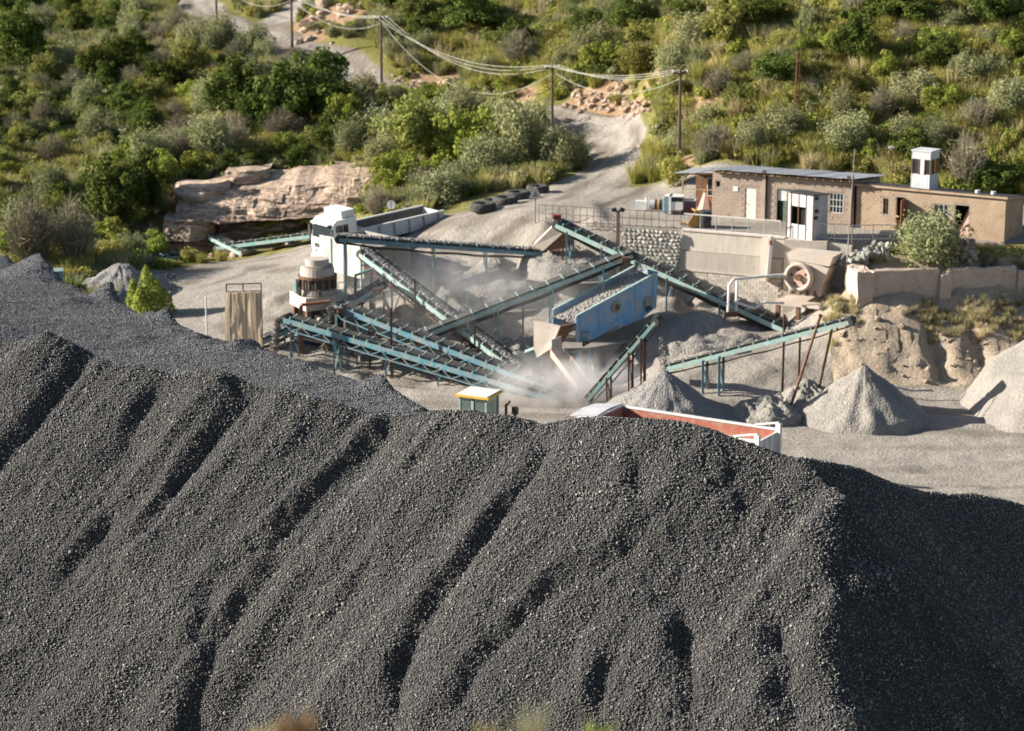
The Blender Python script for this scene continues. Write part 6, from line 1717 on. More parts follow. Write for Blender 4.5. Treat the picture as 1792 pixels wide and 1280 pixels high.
    if truss:
        for k_ in (-1, 1):
            mb = MB(og); nb = max(4, int(L_ / 1.3)); off = s * (k_ * (w * .5 + .03))
            lo = [A + d * (L_ * (i + .5) / nb) + off - n * truss for i in range(nb)]; hi = [A + d * (L_ * i / nb) + off - n * .1 for i in range(nb + 1)]
            for i in range(nb):
                mb.bar(hi[i], lo[i], .045, .045); mb.bar(lo[i], hi[i + 1], .045, .045)
                if i: mb.bar(lo[i - 1], lo[i], .06, .06)
            mb.build('lacing', leg_mat or rail, o)
    if motor:
        mb = MB(og); c = B - d * .5 + s * (w * .5 + .28) * motor; mb.box(c, (.5, .35, .35)); mb.tube(c + s * .2 * motor, c - s * .25 * motor, .12, 10); mb.build('drive_motor', M_rust, o)
    return o, A, B, d, s, n
# C1 steep loaded conveyor from the screen up to the white bin
conveyor('long loaded conveyor slanting from the screen chute up to the white bin', at(912, 648, 137.6), at(640, 444, 146.0), 1.15, M_tealpale, legs=(.12, .33, .56, .78), idle=.8, rail_h=.26, leg_mat=M_rust, tall=.22, truss=.5, back_rail=M_steel)
# C2 rising to the screen
conveyor('black belt conveyor with teal brackets rising onto the blue screen', at(735, 588, 139.8), at(1104, 446, 142.3), .95, M_tealpale, legs=(.22, .36, .62, .86), load=False, idle=.93, rail_h=.2, leg_mat=M_teal, tall=.42, motor=1, idler_mat=M_tealpale)
# C3 far level conveyor
conveyor('far level blue conveyor running from the chute to the white bin top', at(958, 444, 148.8), at(592, 418, 146.6), .9, M_tealblue, legs=(.3, .55, .97), idle=.95, rail_h=.2, leg_mat=M_teal, tall=.25, idler_mat=M_tealpale)
# C4 long one on the right
conveyor('long conveyor descending right from the red motor box to the jaw crusher', at(1392, 584, 140.5), at(978, 393, 147.2), 1.05, M_tealpale, legs=(.3, .52, .8, .95), load=False, idle=.9, rail_h=.24, leg_mat=M_tealblue, tall=.24, back_rail=M_steel)
# C5, C6 the paired stockpile conveyors
conveyor('upper of the paired teal conveyors dropping stone onto the stockpile', at(1000, 692, 133.2), at(592, 535, 140.8), .95, M_tealblue, legs=(.14, .3, (.5), .72, .9), load=False, idle=.85, rail_h=.26, leg_mat=M_tealblue, tall=.2, truss=.55, idler_mat=M_tealpale, motor=-1)  # paler idlers: the light they catch is put into their colour
conveyor('lower of the paired teal conveyors reaching left to the hanging strips', at(962, 694, 132.6), at(502, 558, 139.8), .9, M_tealblue, legs=(.22, .4, .6, .8, .97), load=False, idle=.85, rail_h=.26, leg_mat=M_tealblue, tall=.2, truss=.5, idler_mat=M_tealpale)  # idler brackets again coloured paler to stand for caught light
conveyor('short blue conveyor piece behind the hanging strips', at(440, 606, 140.6), at(522, 568, 141.4), .8, M_tealblue, legs=(.5,), load=False, idle=.6, leg_mat=M_tealpale)
# C7 short one at the cone crusher
conveyor('short conveyor with rubber belt rising right of the cone crusher', at(560, 560, 141.8), at(668, 498, 143.0), .85, M_tealpale, legs=(.45, .85), load=False, idle=.7, rail_h=.18, leg_mat=M_teal, motor=1)
# C8 steep one over the grey cone
conveyor('steep green conveyor discharging onto the dark gravel cone', at(1030, 700, 131.0), at(1150, 562, 129.6), .75, M_teal, legs=(.3, .62, .8), load=False, idle=.8, rail_h=.16, leg_mat=M_rust, tall=.2, idler_mat=M_tealpale)
# C9 to the pale cone
conveyor('teal conveyor climbing right to the free pale cone', at(1165, 646, 134.2), at(1488, 563, 129.6), .7, M_tealpale, legs=(.22, .31), load=False, idle=.85, rail_h=.2, leg_mat=M_tealblue, tall=.2, leg_w=.14)
# C10 derelict one by the ledge
conveyor('derelict teal conveyor lying on the grass below the sandstone ledge', march(385, 446, ground_z, 140) + up * .5, march(548, 428, ground_z, 140) + up * .55, .8, M_teal, load=False, idle=1.0, idler_mat=M_tealpale)
conveyor('broken teal conveyor end tilted against the ledge', march(428, 450, ground_z, 140) + up * .2, march(374, 444, ground_z, 140) + up * 1.15, .8, M_tealpale, load=False, idle=.7, leg_mat=M_teal, legs=(.8,))
conveyor('long teal conveyor frame lying behind the bush at the left', march(130, 484, ground_z, 140) + up * .45, march(345, 456, ground_z, 140) + up * .45, .8, M_teal, load=False, idle=1.2, idler_mat=M_tealpale)
# tall rusty posts standing among the conveyors
for (u, vt, vb, Y, lb) in ((648, 575, 662, 139, 'rusty post below the upper paired conveyor, leftmost'), (686, 540, 672, 137, 'tall rusty post crossing both paired conveyors'), (831, 560, 640, 139.0, 'rusty post beside the foot of the loaded conveyor'), (727, 490, 580, 142, 'rusty post rising through the loaded conveyor'), (1369, 552, 690, 133.0, 'dark post carrying the middle of the right teal conveyor'),
                        (1398, 585, 660, 134, 'short dark post behind the right teal conveyor'), (915, 520, 612, 142, 'thin dark post between loaded conveyor and screen'), (865, 535, 640, 140.5, 'pale post right of the loaded conveyor foot'), (818, 510, 545, 145, 'white topped post in the dust behind the conveyors'), (758, 485, 520, 147, 'cream post in the dust near the bin'), (782, 515, 605, 142.5, 'short blue post in the dust behind the conveyors')):
    p = at(u, vb, Y); p.z = gz(p.x, p.y); t_ = at(u, vt, Y).z
    o = thing('steel_post', lb, 'post', p)
    mt = M_tealpale if 'blue' in lb or 'white' in lb else (M_beige if 'pale' in lb or 'cream' in lb else M_rust)
    mb = MB(p); mb.bar(p - up * .2, Vector((p.x, p.y, t_)), .12, .12); mb.build('shaft', mt, o)
    mb = MB(p); mb.box(p + up * .02, (.35, .35, .04)); mb.build('foot_plate', M_rust, o)
    mb = MB(p); mb.box(Vector((p.x, p.y, t_ + .02)), (.16, .16, .035)); mb.build('cap', mt, o)
# slanting prop posts under the right conveyor
for i, (a_, b_) in enumerate((((1436, 552, 130.2), (1392, 686, 129.6)), ((1457, 572, 130.6), (1436, 668, 131.0)))):
    A_, B_ = at(*a_), at(*b_); o = thing('prop_post', ('dark slanting prop crossing the right teal conveyor' if i == 0 else 'dark slanting prop behind the right teal conveyor head'), 'post', B_)
    mb = MB(B_); mb.bar(B_ - (A_ - B_).normalized() * .8, A_, .12, .12); mb.build('shaft', M_rust, o); mb = MB(B_); mb.box(A_, (.2, .2, .1)); mb.build('cap', M_rust, o)
# diagonal braces of the paired conveyors
br = thing('brace_frame', 'thin dark diagonal braces under the paired conveyors', 'frame', at(620, 660, 139))
for a_, b_ in (((536, 580, 141.5), (597, 656, 140.5)), ((566, 590, 141.5), (616, 662, 139.5)), ((655, 580, 139.5), (686, 655, 137.5)), ((616, 560, 141), (616, 664, 139.6)), ((597, 656, 140.5), (616, 662, 139.5))):
    mb = MB(br.location); mb.bar(at(*a_), at(*b_), .07, .07); mb.build('brace', M_rust, br)
# falling stone at the conveyor heads
def fall(label, a_, b_, r0, r1, n_, seed, mat=M_load, size=.05):
    A_, B_ = at(*a_), at(*b_); g_ = random.Random(seed)
    mb = MB(A_)
    for i in range(n_):
        f = g_.random(); c = A_.lerp(B_, f); c = c + Vector(((A_.x - B_.x) * .5 * math.sin(f * math.pi) * .3, 0, 0)); rr = (r0 + (r1 - r0) * f)
        c = c + Vector((g_.gauss(0, rr * .45), g_.gauss(0, rr * .45), 0)); k = size * g_.uniform(.5, 1.3)
        t_ = [Vector((g_.uniform(-1, 1), g_.uniform(-1, 1), g_.uniform(-1, 1))) * k for _ in range(4)]
        mb.add([c + q for q in t_], [(0, 1, 2), (0, 3, 1), (0, 2, 3), (1, 3, 2)])
    o = mb.build('falling_stone', mat); tag(o, label, None, None, 'stuff'); return o
fall('grey stone pouring off the lower paired conveyor', (487, 556, 139.6), (474, 632, 139.5), .16, .3, 2600, 1, M_sand, size=.06)
fall('grey stone pouring off the upper paired conveyor', (579, 536, 140.5), (556, 660, 140.3), .17, .34, 4600, 2, M_sand, size=.06)
fall('stone pouring from the teal conveyor onto the screen', (1116, 448, 142.4), (1120, 492, 142.5), .25, .4, 900, 3)
fall('stone dropping from the steep conveyor onto the cone', (1158, 566, 129.5), (1163, 652, 129.1), .2, .22, 900, 4)
fall('thin trickle of fines onto the free pale cone', (1498, 570, 129.5), (1512, 640, 129.1), .08, .12, 260, 5, M_sand, .035)
# ------------------------------------------------------------------ vibrating screen
TL = at(1008, 554, 138.0); dh = Vector((5.0, 3.8, 1.85)); dl = dh.normalized(); wv = Vector((-.60, .80, 0)) * 2.2
scn = thing('vibrating_screen', 'dusty blue vibrating screen box heaped with stone', 'screen', Vector((TL.x + 1.5, TL.y + 2.0, gz(TL.x + 1.5, TL.y + 2))))
og = scn.location
def panel_pts(o_): return [TL + o_, TL + dh + o_, TL + dh * .99 + o_ - up * 2.1, TL + dh * .82 + o_ - up * 2.35, TL + dh * .2 + o_ - up * 1.95, TL + o_ - up * 1.55]
mb = MB(og); mb.prism(panel_pts(Vector((0, 0, 0))), wv.normalized() * .06); sd1 = mb.build('side_plate', M_blue, scn)
mb = MB(og); mb.prism(panel_pts(wv), wv.normalized() * .06); mb.build('side_plate', M_blue, scn)
for o_ in (Vector((0, 0, 0)), wv):
    mb = MB(og); mb.bar(TL + o_ + up * .03, TL + dh + o_ + up * .03, .16, .06); mb.build('top_flange', M_tealpale, scn)
mb = MB(og); e_ = TL + dh; mb.prism([e_ + wv * .03, e_ + wv * .97, e_ + wv * .97 - up * 1.4, e_ + wv * .03 - up * 1.4], dl * .05); mb.build('back_plate', M_blue, scn)
# stone bed on the deck
V = []; F = []; g_ = random.Random(5); nl, nw = 90, 26
for i in range(nl + 1):
    f = -.04 + .98 * i / nl
    for j in range(nw + 1):
        w_ = .04 + .92 * j / nw; h_ = -.42 + .34 * math.sin(math.pi * w_) * (0.55 + .5 * f) + g_.uniform(-.06, .06) + .25 * max(0, 1 - abs(f - .8) / .18) * math.sin(math.pi * w_)
        V.append(TL + dh * f + wv * w_ + up * h_ - og)
for i in range(nl):
    for j in range(nw): F.append((i * (nw + 1) + j, (i + 1) * (nw + 1) + j, (i + 1) * (nw + 1) + j + 1, i * (nw + 1) + j + 1))
place('stone_bed', meshdata('stone_bed', V, F, M_load), scn)
nout = -wv.normalized()
c = TL + dh * .48 - up * .72
mb = MB(og); mb.ring(c + nout * .001, c + nout * .16, .2, .34, 24); hbm = mb.build('bearing_housing', M_steel, scn)
mb = MB(og); mb.tube(c + nout * .01, c + nout * .10, .19, 18); mb.build('bearing_cap', M_rust, hbm)
for i in range(8):
    a_ = 6.283 * i / 8; mb = MB(og); q = c + dl * (.27 * math.cos(a_)) + up * (.27 * math.sin(a_)); mb.tube(q + nout * .16, q + nout * .19, .025, 6); mb.build('bolt', M_darksteel, hbm)
for f in (.1, .88):
    c = TL + dh * f - up * 1.45 + nout * .12
    mb = MB(og); mb.box(c, (.45, .35, .5)); spb = mb.build('spring_bracket', M_tealblue if f < .5 else M_steel, scn)
    for k in (-1, 1): mb = MB(og); mb.tube(c + dl * .12 * k - up * .55, c + dl * .12 * k - up * .25, .09, 10); mb.build('spring', M_darksteel, spb)
for f in (.05, .27, .5, .72, .94):
    mb = MB(og); mb.bar(TL + dh * f - up * .1 + nout * .02, TL + dh * f - up * 1.7 + nout * .02, .06, .04); mb.build('stiffener', M_blue, scn)
# base frame with platform and legs
bf = thing('screen_stand', 'dusty blue steel stand with platform carrying the screen', 'stand', Vector((TL.x + 1.8, TL.y + 1.8, gz(TL.x + 1.8, TL.y + 1.8))))
og = bf.location; hz_ = Vector((dh.x, dh.y, 0)).normalized(); zp = TL.z - 2.1
bp = TL + nout * .3; bp.z = zp
mb = MB(og); mb.prism([bp - hz_ * .6, bp + hz_ * 3.9, bp + hz_ * 3.9 + up * .14, bp - hz_ * .6 + up * .14], wv * 1.25); mb.build('platform', M_steel, bf)
for t_ in (.2, 1.0, 3.6):
    for k in (0.1, 1.1):
        p = bp + hz_ * t_ + wv * k; g_ = gz(p.x, p.y) - .3; mb = MB(og); mb.bar(p, Vector((p.x, p.y, min(g_, zp - .6))), .26, .22); mb.build('leg', M_blue if t_ < 2 else M_rust, bf)
mb = MB(og); p = bp + hz_ * 1.3 + wv * .12; mb.prism([p - up * 3.6, p + hz_ * 3.0 - up * 3.6, p + hz_ * 3.0 - up * .02, p - up * .02], wv.normalized() * .3); mb.build('concrete_pier', M_concrete, bf)
for k in range(3):
    mb = MB(og); p = bp + hz_ * (.2 + .8 * 0) - up * (.5 + .5 * k) + nout * -.15; mb.bar(p, p + hz_ * .8, .06, .06); mb.build('rung', M_steel, bf)
mb = MB(og); mb.bar(bp + hz_ * .3 + up * .3, bp + hz_ * 3.0 + up * 1.15, .05, .05); mb.build('stay', M_rust, bf)
ch = thing('feed_chute', 'beige steel discharge chute at the low end of the screen', 'chute', at(950, 628, 137.4))
og = ch.location
q1, q2, q3, q4 = at(934, 562, 138.2), at(980, 572, 137.5), at(962, 612, 137.2), at(934, 630, 137.4)
mb = MB(og); mb.prism([q1, q2, q3, q4], Vector((.1, .12, .02))); mb.build('front_plate', M_beige, ch)
mb = MB(og); mb.prism([at(980, 572, 137.5) + Vector((.03, 0, .02)), at(1008, 566, 138.0), at(985, 600, 138.0), at(950, 632, 137.4) + Vector((.05, 0, 0))], Vector((.05, .3, 0))); mb.build('side_plate', M_rust, ch)
mb = MB(og); mb.prism([at(918, 618, 137.4), at(934, 612, 137.6), at(936, 628, 137.6), at(918, 632, 137.4)], Vector((0, .7, 0))); mb.build('lip', M_tealpale, ch)
mb = MB(og); mb.bar(at(950, 632, 137.4), at(950, 660, 137.4), .12, .12); mb.build('support', M_rust, ch)
pc = thing('fines_chute', 'pinkish sheet chute sloping under the screen', 'chute', at(1000, 660, 136)); og = pc.location
A_, B_ = at(975, 622, 136.8), at(1022, 682, 134.6); dd = (B_ - A_).normalized(); ss = dd.cross(up).normalized()
mb = MB(og); mb.prism([A_ - ss * .45, A_ + ss * .45, B_ + ss * .45, B_ - ss * .45], Vector((0, 0, -.05))); mb.build('chute_floor', M_pink, pc)
for k in (-1, 1): mb = MB(og); mb.prism([A_ + ss * .46 * k, B_ + ss * .46 * k, B_ + ss * .46 * k + up * .35, A_ + ss * .46 * k + up * .45], ss * .04 * k); mb.build('chute_side', M_pink, pc)
mb = MB(og); mb.prism([A_ - ss * .4, A_ + ss * .4, A_ + ss * .4 + up * .95, A_ - ss * .3 + up * 1.1], -dd * .05); mb.build('head_plate', M_beige, pc)
for k in (-.4, .4): mb = MB(og); p = A_.lerp(B_, .6) + ss * k; mb.bar(p - up * .05, Vector((p.x, p.y, gz(p.x, p.y) - .2)), .08, .08); mb.build('leg', M_rust, pc)
# red motor box and brown chute at the top of the right conveyor
rm = thing('motor_box', 'small dark red motor box at the top of the long right conveyor', 'motor', at(975, 392, 147.3)); og = rm.location
mb = MB(og); mb.box(at(975, 380, 147.3), (.5, .4, .3)); mb.build('red_cover', weathered('motor_red', (.26, .05, .04), (.32, .09, .07), 3), rm); mb = MB(og); mb.box(at(975, 389, 147.3), (.55, .45, .3)); mb.build('base', M_whitedirty, rm); mb = MB(og); mb.bar(at(975, 392, 147.3), at(975, 420, 147.3), .1, .1); mb.build('stand', M_rust, rm)
dc = thing('transfer_chute', 'brown rusty chute between the long right conveyor and the far level one', 'chute', at(955, 440, 147.8)); og = dc.location
mb = MB(og); mb.prism([at(966, 398, 147.2), at(990, 404, 147.0), at(950, 440, 147.6), at(934, 430, 147.8)], Vector((.1, .9, .05))); mb.build('chute_body', M_beige, dc); mb = MB(og); mb.prism([at(990, 404, 147.0), at(996, 432, 147.2), at(974, 440, 147.4), at(953, 438, 147.6)], Vector((.05, .6, 0))); mb.build('side_plate', M_rust, dc)
for u in (985, 996): mb = MB(og); p = at(u, 420, 147.1); mb.bar(p, Vector((p.x, p.y, gz(p.x, p.y) - .3)), .12, .12); mb.build('leg', M_rust, dc)
# ------------------------------------------------------------------ cone crusher on its plinth
pc0 = at(556, 512, 143.2); zt = pc0.z
cp_ = thing('crusher_plinth', 'cream concrete plinth with dark opening under the cone crusher', 'plinth', Vector((pc0.x, pc0.y, gz(pc0.x, pc0.y)))); og = cp_.location
Mz = Matrix.Rotation(R(28), 3, 'Z')
mb = MB(og); mb.box((pc0.x + .1, pc0.y + .2, zt - .45), (2.9, 2.5, .8), Mz); mb.build('table', M_concretelight, cp_)
for sx_, sy_ in ((-1.2, -1), (1.2, -1), (-1.2, 1), (1.2, 1)):
    q = Mz @ Vector((sx_, sy_, 0)) + Vector((pc0.x + .1, pc0.y + .2, zt - .9)); mb = MB(og); mb.box(q - up * 1.4, (.3, .3, 2.8), Mz); mb.build('pier', M_rust, cp_)
mb = MB(og); mb.box((pc0.x + .1, pc0.y + .4, zt - 2.2), (2.4, 1.6, 2.4), Mz); mb.build('shade_block', M_black, cp_)  # solid black block stands for shade under the table
cc_ = thing('cone_crusher', 'grey stacked drum cone crusher ringed with springs', 'crusher', Vector((pc0.x, pc0.y, zt))); og = cc_.location
def drum(z0, z1, r0, r1, nm, mat, n_=28): mb = MB(); mb.tube((0, 0, z0), (0, 0, z1), r0, n_, r1); return mb.build(nm, mat, cc_)
drum(0, .3, 1.22, 1.15, 'base_ring', M_steel); drum(.3, .95, .95, .95, 'main_frame', M_darksteel); drum(.95, 1.12, 1.2, 1.2, 'spring_ring', M_rust); drum(1.12, 1.62, 1.05, 1.0, 'bowl', M_beige); drum(1.62, 1.72, .92, .92, 'collar', M_steel); drum(1.72, 2.12, .72, .72, 'feed_hopper', M_beige)
for i in range(16):
    a_ = 6.283 * i / 16; mb = MB(); mb.tube((1.1 * math.cos(a_), 1.1 * math.sin(a_), .3), (1.1 * math.cos(a_), 1.1 * math.sin(a_), .95), .085, 8); mb.build('spring', M_rust if i % 3 else M_darksteel, cc_)
for x, y, h_ in ((-1.25, -.4, .9), (-1.35, -.1, .7), (-1.0, -.95, .5), (.2, -1.35, .4)): mb = MB(); mb.tube((x, y, 0), (x, y, h_), .1, 8); mb.build('oil_pipe', M_teal if h_ > .6 else M_darksteel, cc_)
# steel frame and shed parts right of the crusher
rf_ = thing('support_frame', 'reddish brown steel frame between crusher plinth and conveyors', 'frame', at(600, 600, 141)); og = rf_.location
for a_, b_, m_ in (((527, 535, 140.6), (527, 640, 140.2), M_rustsheet), ((527, 534, 140.6), (578, 528, 141.6), M_rustsheet), ((610, 530, 142), (672, 522, 142.6), M_beige), ((672, 522, 142.6), (684, 548, 142.2), M_beige), ((588, 530, 142), (588, 645, 139.6), M_teal), ((605, 500, 142.4), (605, 560, 142.2), M_teal), ((640, 540, 142), (640, 640, 140.5), M_tealpale), ((660, 545, 142), (660, 630, 140.8), M_tealpale), ((583, 470, 143.4), (583, 528, 143.2), M_tealpale), ((603, 562, 141.2), (603, 640, 140.0), M_beige), ((625, 580, 140.8), (632, 640, 139.8), M_beige)):
    mb = MB(og); mb.bar(at(*a_), at(*b_), .2 if m_ is M_rustsheet else .14, .16); mb.build('column', m_, rf_)
for i, (u, v, Y) in enumerate(((498, 585, 141.0), (512, 580, 141.6), (552, 570, 142.4), (572, 600, 141.0), (612, 600, 140.4), (628, 560, 141.6), (648, 520, 142.8), (672, 570, 141.0), (696, 560, 141.4), (622, 480, 143.8), (650, 470, 144.2), (700, 590, 139.8), (742, 600, 139.4), (770, 610, 138.8))):
    p = at(u, v, Y); g_ = gz(p.x, p.y); p2 = Vector((p.x, p.y, g_ - .2))
    mb = MB(og); mb.bar(p2, p, .13, .13); mb.build('column', (M_tealpale, M_rust, M_beige, M_tealblue)[i % 4], rf_)
for a_, b_, m_ in (((498, 586, 141.0), (572, 601, 141.0), M_beige), ((552, 572, 142.4), (628, 562, 141.6), M_rust), ((612, 601, 140.4), (700, 592, 139.8), M_beige), ((628, 562, 141.6), (696, 562, 141.4), M_tealpale), ((622, 482, 143.8), (650, 472, 144.2), M_teal), ((498, 610, 141.0), (552, 590, 142.0), M_rust), ((572, 620, 141), (628, 580, 141.4), M_rust), ((672, 572, 141), (742, 602, 139.4), M_teal), ((640, 600, 141), (700, 560, 141.2), M_rust)):
    mb = MB(og); mb.bar(at(*a_), at(*b_), .11, .14); mb.build('beam', m_, rf_)
wk = thing('walkway', 'dusty grated walkway with handrail beside the cone crusher', 'walkway', at(625, 530, 143)); og = wk.location
wa, wb, wc = at(592, 524, 142.8), at(676, 512, 143.6), Vector((.2, .8, 0))
mb = MB(og); mb.prism([wa, wb, wb + wc, wa + wc], (0, 0, .06)); mb.build('deck', M_beige, wk)
for k in range(7):
    p = wa.lerp(wb, k / 6) + up * .06; mb = MB(og); mb.bar(p, p + up * .95, .04, .04); mb.build('stanchion', M_tealpale, wk)
for h_ in (.5, .95): mb = MB(og); mb.bar(wa + up * (h_ + .06), wb + up * (h_ + .06), .04, .04); mb.build('handrail', M_tealpale, wk)
for k in (0.05, .5, .95): p = wa.lerp(wb, k); mb = MB(og); mb.bar(Vector((p.x, p.y, gz(p.x, p.y) - .2)), p - up * .005, .12, .12); mb.build('leg', M_rust, wk)
tk = thing('blue_tank', 'dark blue tank in the shade under the paired conveyors', 'tank', at(545, 640, 141.6)); og = tk.location
p = at(548, 640, 141.6); mb = MB(og); mb.box(Vector((p.x, p.y, 1.3)), (1.2, .9, 1.9), Matrix.Rotation(R(20), 3, 'Z')); mb.build('tank_body', weathered('navy_paint', (.03, .07, .15), (.05, .10, .20), 3), tk); mb = MB(og); mb.box(Vector((p.x, p.y, 2.28)), (1.24, .94, .05), Matrix.Rotation(R(20), 3, 'Z')); mb.build('lid', M_tealblue, tk)
# electric motors right of the short conveyor
for i, (u, v) in enumerate(((702, 545), (733, 545))):
    c = at(u, v, 144.0); o = thing('drive_unit', 'round dusty drive motor %s behind the loaded conveyor' % ('nearer the frame' if i == 0 else 'farther right'), 'motor', c - up * .35)
    mb = MB(o.location); mb.tube(c + Vector((-.1, -.3, 0)), c + Vector((.2, .5, 0)), .36, 18); mb.build('body', M_rust, o); mb = MB(o.location); mb.tube(c + Vector((-.1, -.32, 0)), c + Vector((-.12, -.4, 0)), .2, 14); mb.build('end_cap', M_darksteel, o); mb = MB(o.location); mb.box(c + Vector((0, .1, -.45)), (.7, .7, .2)); mb.build('foot', M_steel, o); q = Vector((c.x, c.y + .1, 0)); mb = MB(o.location); mb.bar(c - up * .5, Vector((c.x, c.y, gz(c.x, c.y) - .2)), .3, .3); mb.build('pedestal', M_concrete, o)
# hanging strips on a frame
hs = thing('strip_curtain', 'row of fawn strips hanging on a thin steel frame', 'curtain', at(424, 600, 138)); og = hs.location
tl_, tr_ = at(396, 498, 138.4), at(457, 496, 138.0); zb = gz(tl_.x, tl_.y)
for p in (tl_, tr_, tl_.lerp(tr_, .48)): mb = MB(og); mb.bar(Vector((p.x, p.y, zb)), p, .06, .06); mb.build('post', M_darksteel, hs)
for p0, p1 in ((tl_, tr_), (tl_ - up * .45, tr_ - up * .45)): mb = MB(og); mb.bar(p0, p1, .06, .06); mb.build('rail', M_darksteel, hs)
g_ = random.Random(8); nst = 19
for i in range(nst):
    f = (i + .5) / nst; p = tl_.lerp(tr_, f) - up * (.42 + g_.uniform(0, .1)); wd = .125
    V = []; ph = g_.uniform(0, 6); bow = -.16 * max(0, 1 - f * 5)
    for j in range(11):
        zz = -j / 10.0 * (p.z - zb - .3); off = .04 * math.sin(j * .5 + ph) + bow * math.sin(j / 10 * 3.1); dd_ = (tr_ - tl_).normalized()
        for k in (-.5, .5): V.append(p + dd_ * (k * wd + bow * math.sin(j / 10 * 3.1)) + Vector((0, off - .05 * (i % 2) - .06, zz)) - og)
    c_ = place('strip', meshdata('strip', V, [(2 * j, 2 * j + 1, 2 * j + 3, 2 * j + 2) for j in range(10)], M_hose), hs); c_.modifiers.new('t', 'SOLIDIFY').thickness = .03
o = thing('white_pole', 'thin white pole left of the hanging strips', 'pole', at(362, 590, 136)); p = at(362, 585, 136); p.z = gz(p.x, p.y); t_ = at(362, 523, 136).z; mb = MB(o.location); mb.tube(p, Vector((p.x, p.y, t_)), .05, 8); mb.build('shaft', M_whitedirty, o); mb = MB(o.location); mb.tube(Vector((p.x, p.y, t_)), Vector((p.x, p.y, t_ + .05)), .07, 8); mb.build('cap', M_whitedirty, o)
# ------------------------------------------------------------------ white bin below the truck
bc = at(640, 500, 147.0); bz = at(640, 434, 147.0).z
bn = thing('stone_bin', 'white panelled receiving bin below the tipper truck', 'bin', Vector((bc.x, bc.y, gz(bc.x, bc.y))), R(42)); g0 = bn.location.z
# local: corner at origin, left face along +y? use faces x=0 (looks left) and y=0 (looks right)
H_ = bz - g0; LW, RW = 4.6, 3.6
for i in range(5):
    mb = MB(); y0_ = i * LW / 5; mb.bx(-.05 - .01 * (i % 2), 0, y0_ + .01, y0_ + LW / 5 - .01, 1.2 if i < 4 else .2, H_ + .2 - .02 * (i % 3)); mb.build('white_panel', M_binwhite, bn)
for i in range(4):
    mb = MB(); mb.bx(i * RW / 4 + .01, (i + 1) * RW / 4 - .01, -.05, 0, -.8, H_ - .05); mb.build('side_panel', M_concrete, bn)  # greyer than the white face: this side's shade is put into its colour
mb = MB(); mb.bx(0, RW, RW * .6, LW, -.8, H_ * .4); mb.build('bin_floor', M_steel, bn)
mb = MB(); mb.bx(RW - .05, RW, 0, LW, -.8, H_); mb.build('back_panel', M_steel, bn); mb = MB(); mb.bx(0, RW, LW - .05, LW, -.8, H_); mb.build('back_panel', M_steel, bn)
mb = MB(); mb.bx(-.1, RW + .1, -.12, -.055, H_ - .3, H_ - .05); mb.build('rim', M_steel, bn)
for i in range(3): mb = MB(); mb.bx(-.13, -.065, .3 + i * 1.5, .42 + i * 1.5, .3, H_ + .15); mb.build('rib', M_teal, bn)
mb = MB(); mb.bx(0.02, RW - .05, .02, LW - .05, H_ - .7, H_ - .6); mb.build('stone_fill', M_load, bn)
# ------------------------------------------------------------------ jaw crusher and its platform
fc = at(1398, 485, 141.6)
jc = thing('jaw_crusher', 'beige jaw crusher with big spoked flywheel below the control booth', 'crusher', Vector((fc.x + .6, fc.y + .6, fc.z - 1.4)), R(-28)); og = jc.location
lc = Matrix.Rotation(R(28), 3, 'Z') @ (fc - og)
yf = lc.y
mb = MB(); mb.ring((lc.x, yf - .18, lc.z), (lc.x, yf + .18, lc.z), .66, .88, 36); fw = mb.build('flywheel', M_beige, jc, True)
mb = MB(); mb.tube((lc.x, yf - .02, lc.z), (lc.x, yf + .1, lc.z), .67, 30); mb.build('web', M_pink, fw)
mb = MB(); mb.tube((lc.x, yf - .22, lc.z), (lc.x, yf + .9, lc.z), .2, 16); mb.build('hub', M_rust, fw)
for i in range(5):
    a_ = 6.283 * i / 5 + .4; mb = MB(); mb.tube((lc.x + .46 * math.cos(a_), yf - .035, lc.z + .46 * math.sin(a_)), (lc.x + .46 * math.cos(a_), yf - .022, lc.z + .46 * math.sin(a_)), .075, 12); mb.build('hole', M_black, fw)  # black discs painted as the shade in the web holes
y1_ = yf + .35
mb = MB(); mb.prism([(lc.x - .75, y1_, lc.z - 1.15), (lc.x + 1.25, y1_, lc.z - 1.15), (lc.x + 1.3, y1_, lc.z - .5), (lc.x + 1.75, y1_, lc.z + .62), (lc.x + .5, y1_, lc.z + .95), (lc.x - .6, y1_, lc.z + .95), (lc.x - .9, y1_, lc.z)], (0, 1.7, 0)); mb.build('frame', M_beige, jc)
mb = MB(); mb.prism([(lc.x - .8, y1_ - .05, lc.z + .97), (lc.x + 1.8, y1_ - .05, lc.z + .75), (lc.x + 2.0, y1_ - .05, lc.z + 1.35), (lc.x - .9, y1_ - .05, lc.z + 1.35)], (0, 1.8, 0)); mb.build('feed_box', M_beige, jc)
for i in range(4):
    x = lc.x - .55 + i * .5; mb = MB(); mb.prism([(x - .12, y1_ - .12, lc.z - 1.15), (x + .12, y1_ - .12, lc.z - 1.15), (x, y1_ - .12, lc.z - .8)], (0, .11, 0)); mb.build('gusset', M_rust, jc)
jp = thing('crusher_platform', 'rusty steel platform with thin handrail carrying the jaw crusher', 'platform', Vector((fc.x + .3, fc.y + .8, 0)), R(-28)); zpl = at(1400, 531, 141.6).z
jp.location.z = gz(fc.x + .3, fc.y + .8)
zz = zpl - jp.location.z
mb = MB(); mb.bx(-1.3, 1.6, -1.2, 1.7, zz - .16, zz); mb.build('deck', M_beige, jp)
for x, y in ((-1.1, -1.0), (0.2, -1.0), (1.4, -1.0), (-1.1, 1.5), (1.4, 1.5)):
    mb = MB(); mb.bx(x - .12, x + .12, y - .12, y + .12, min(-1.6, zz - 2.2), zz - .162); mb.build('leg', M_rust, jp)
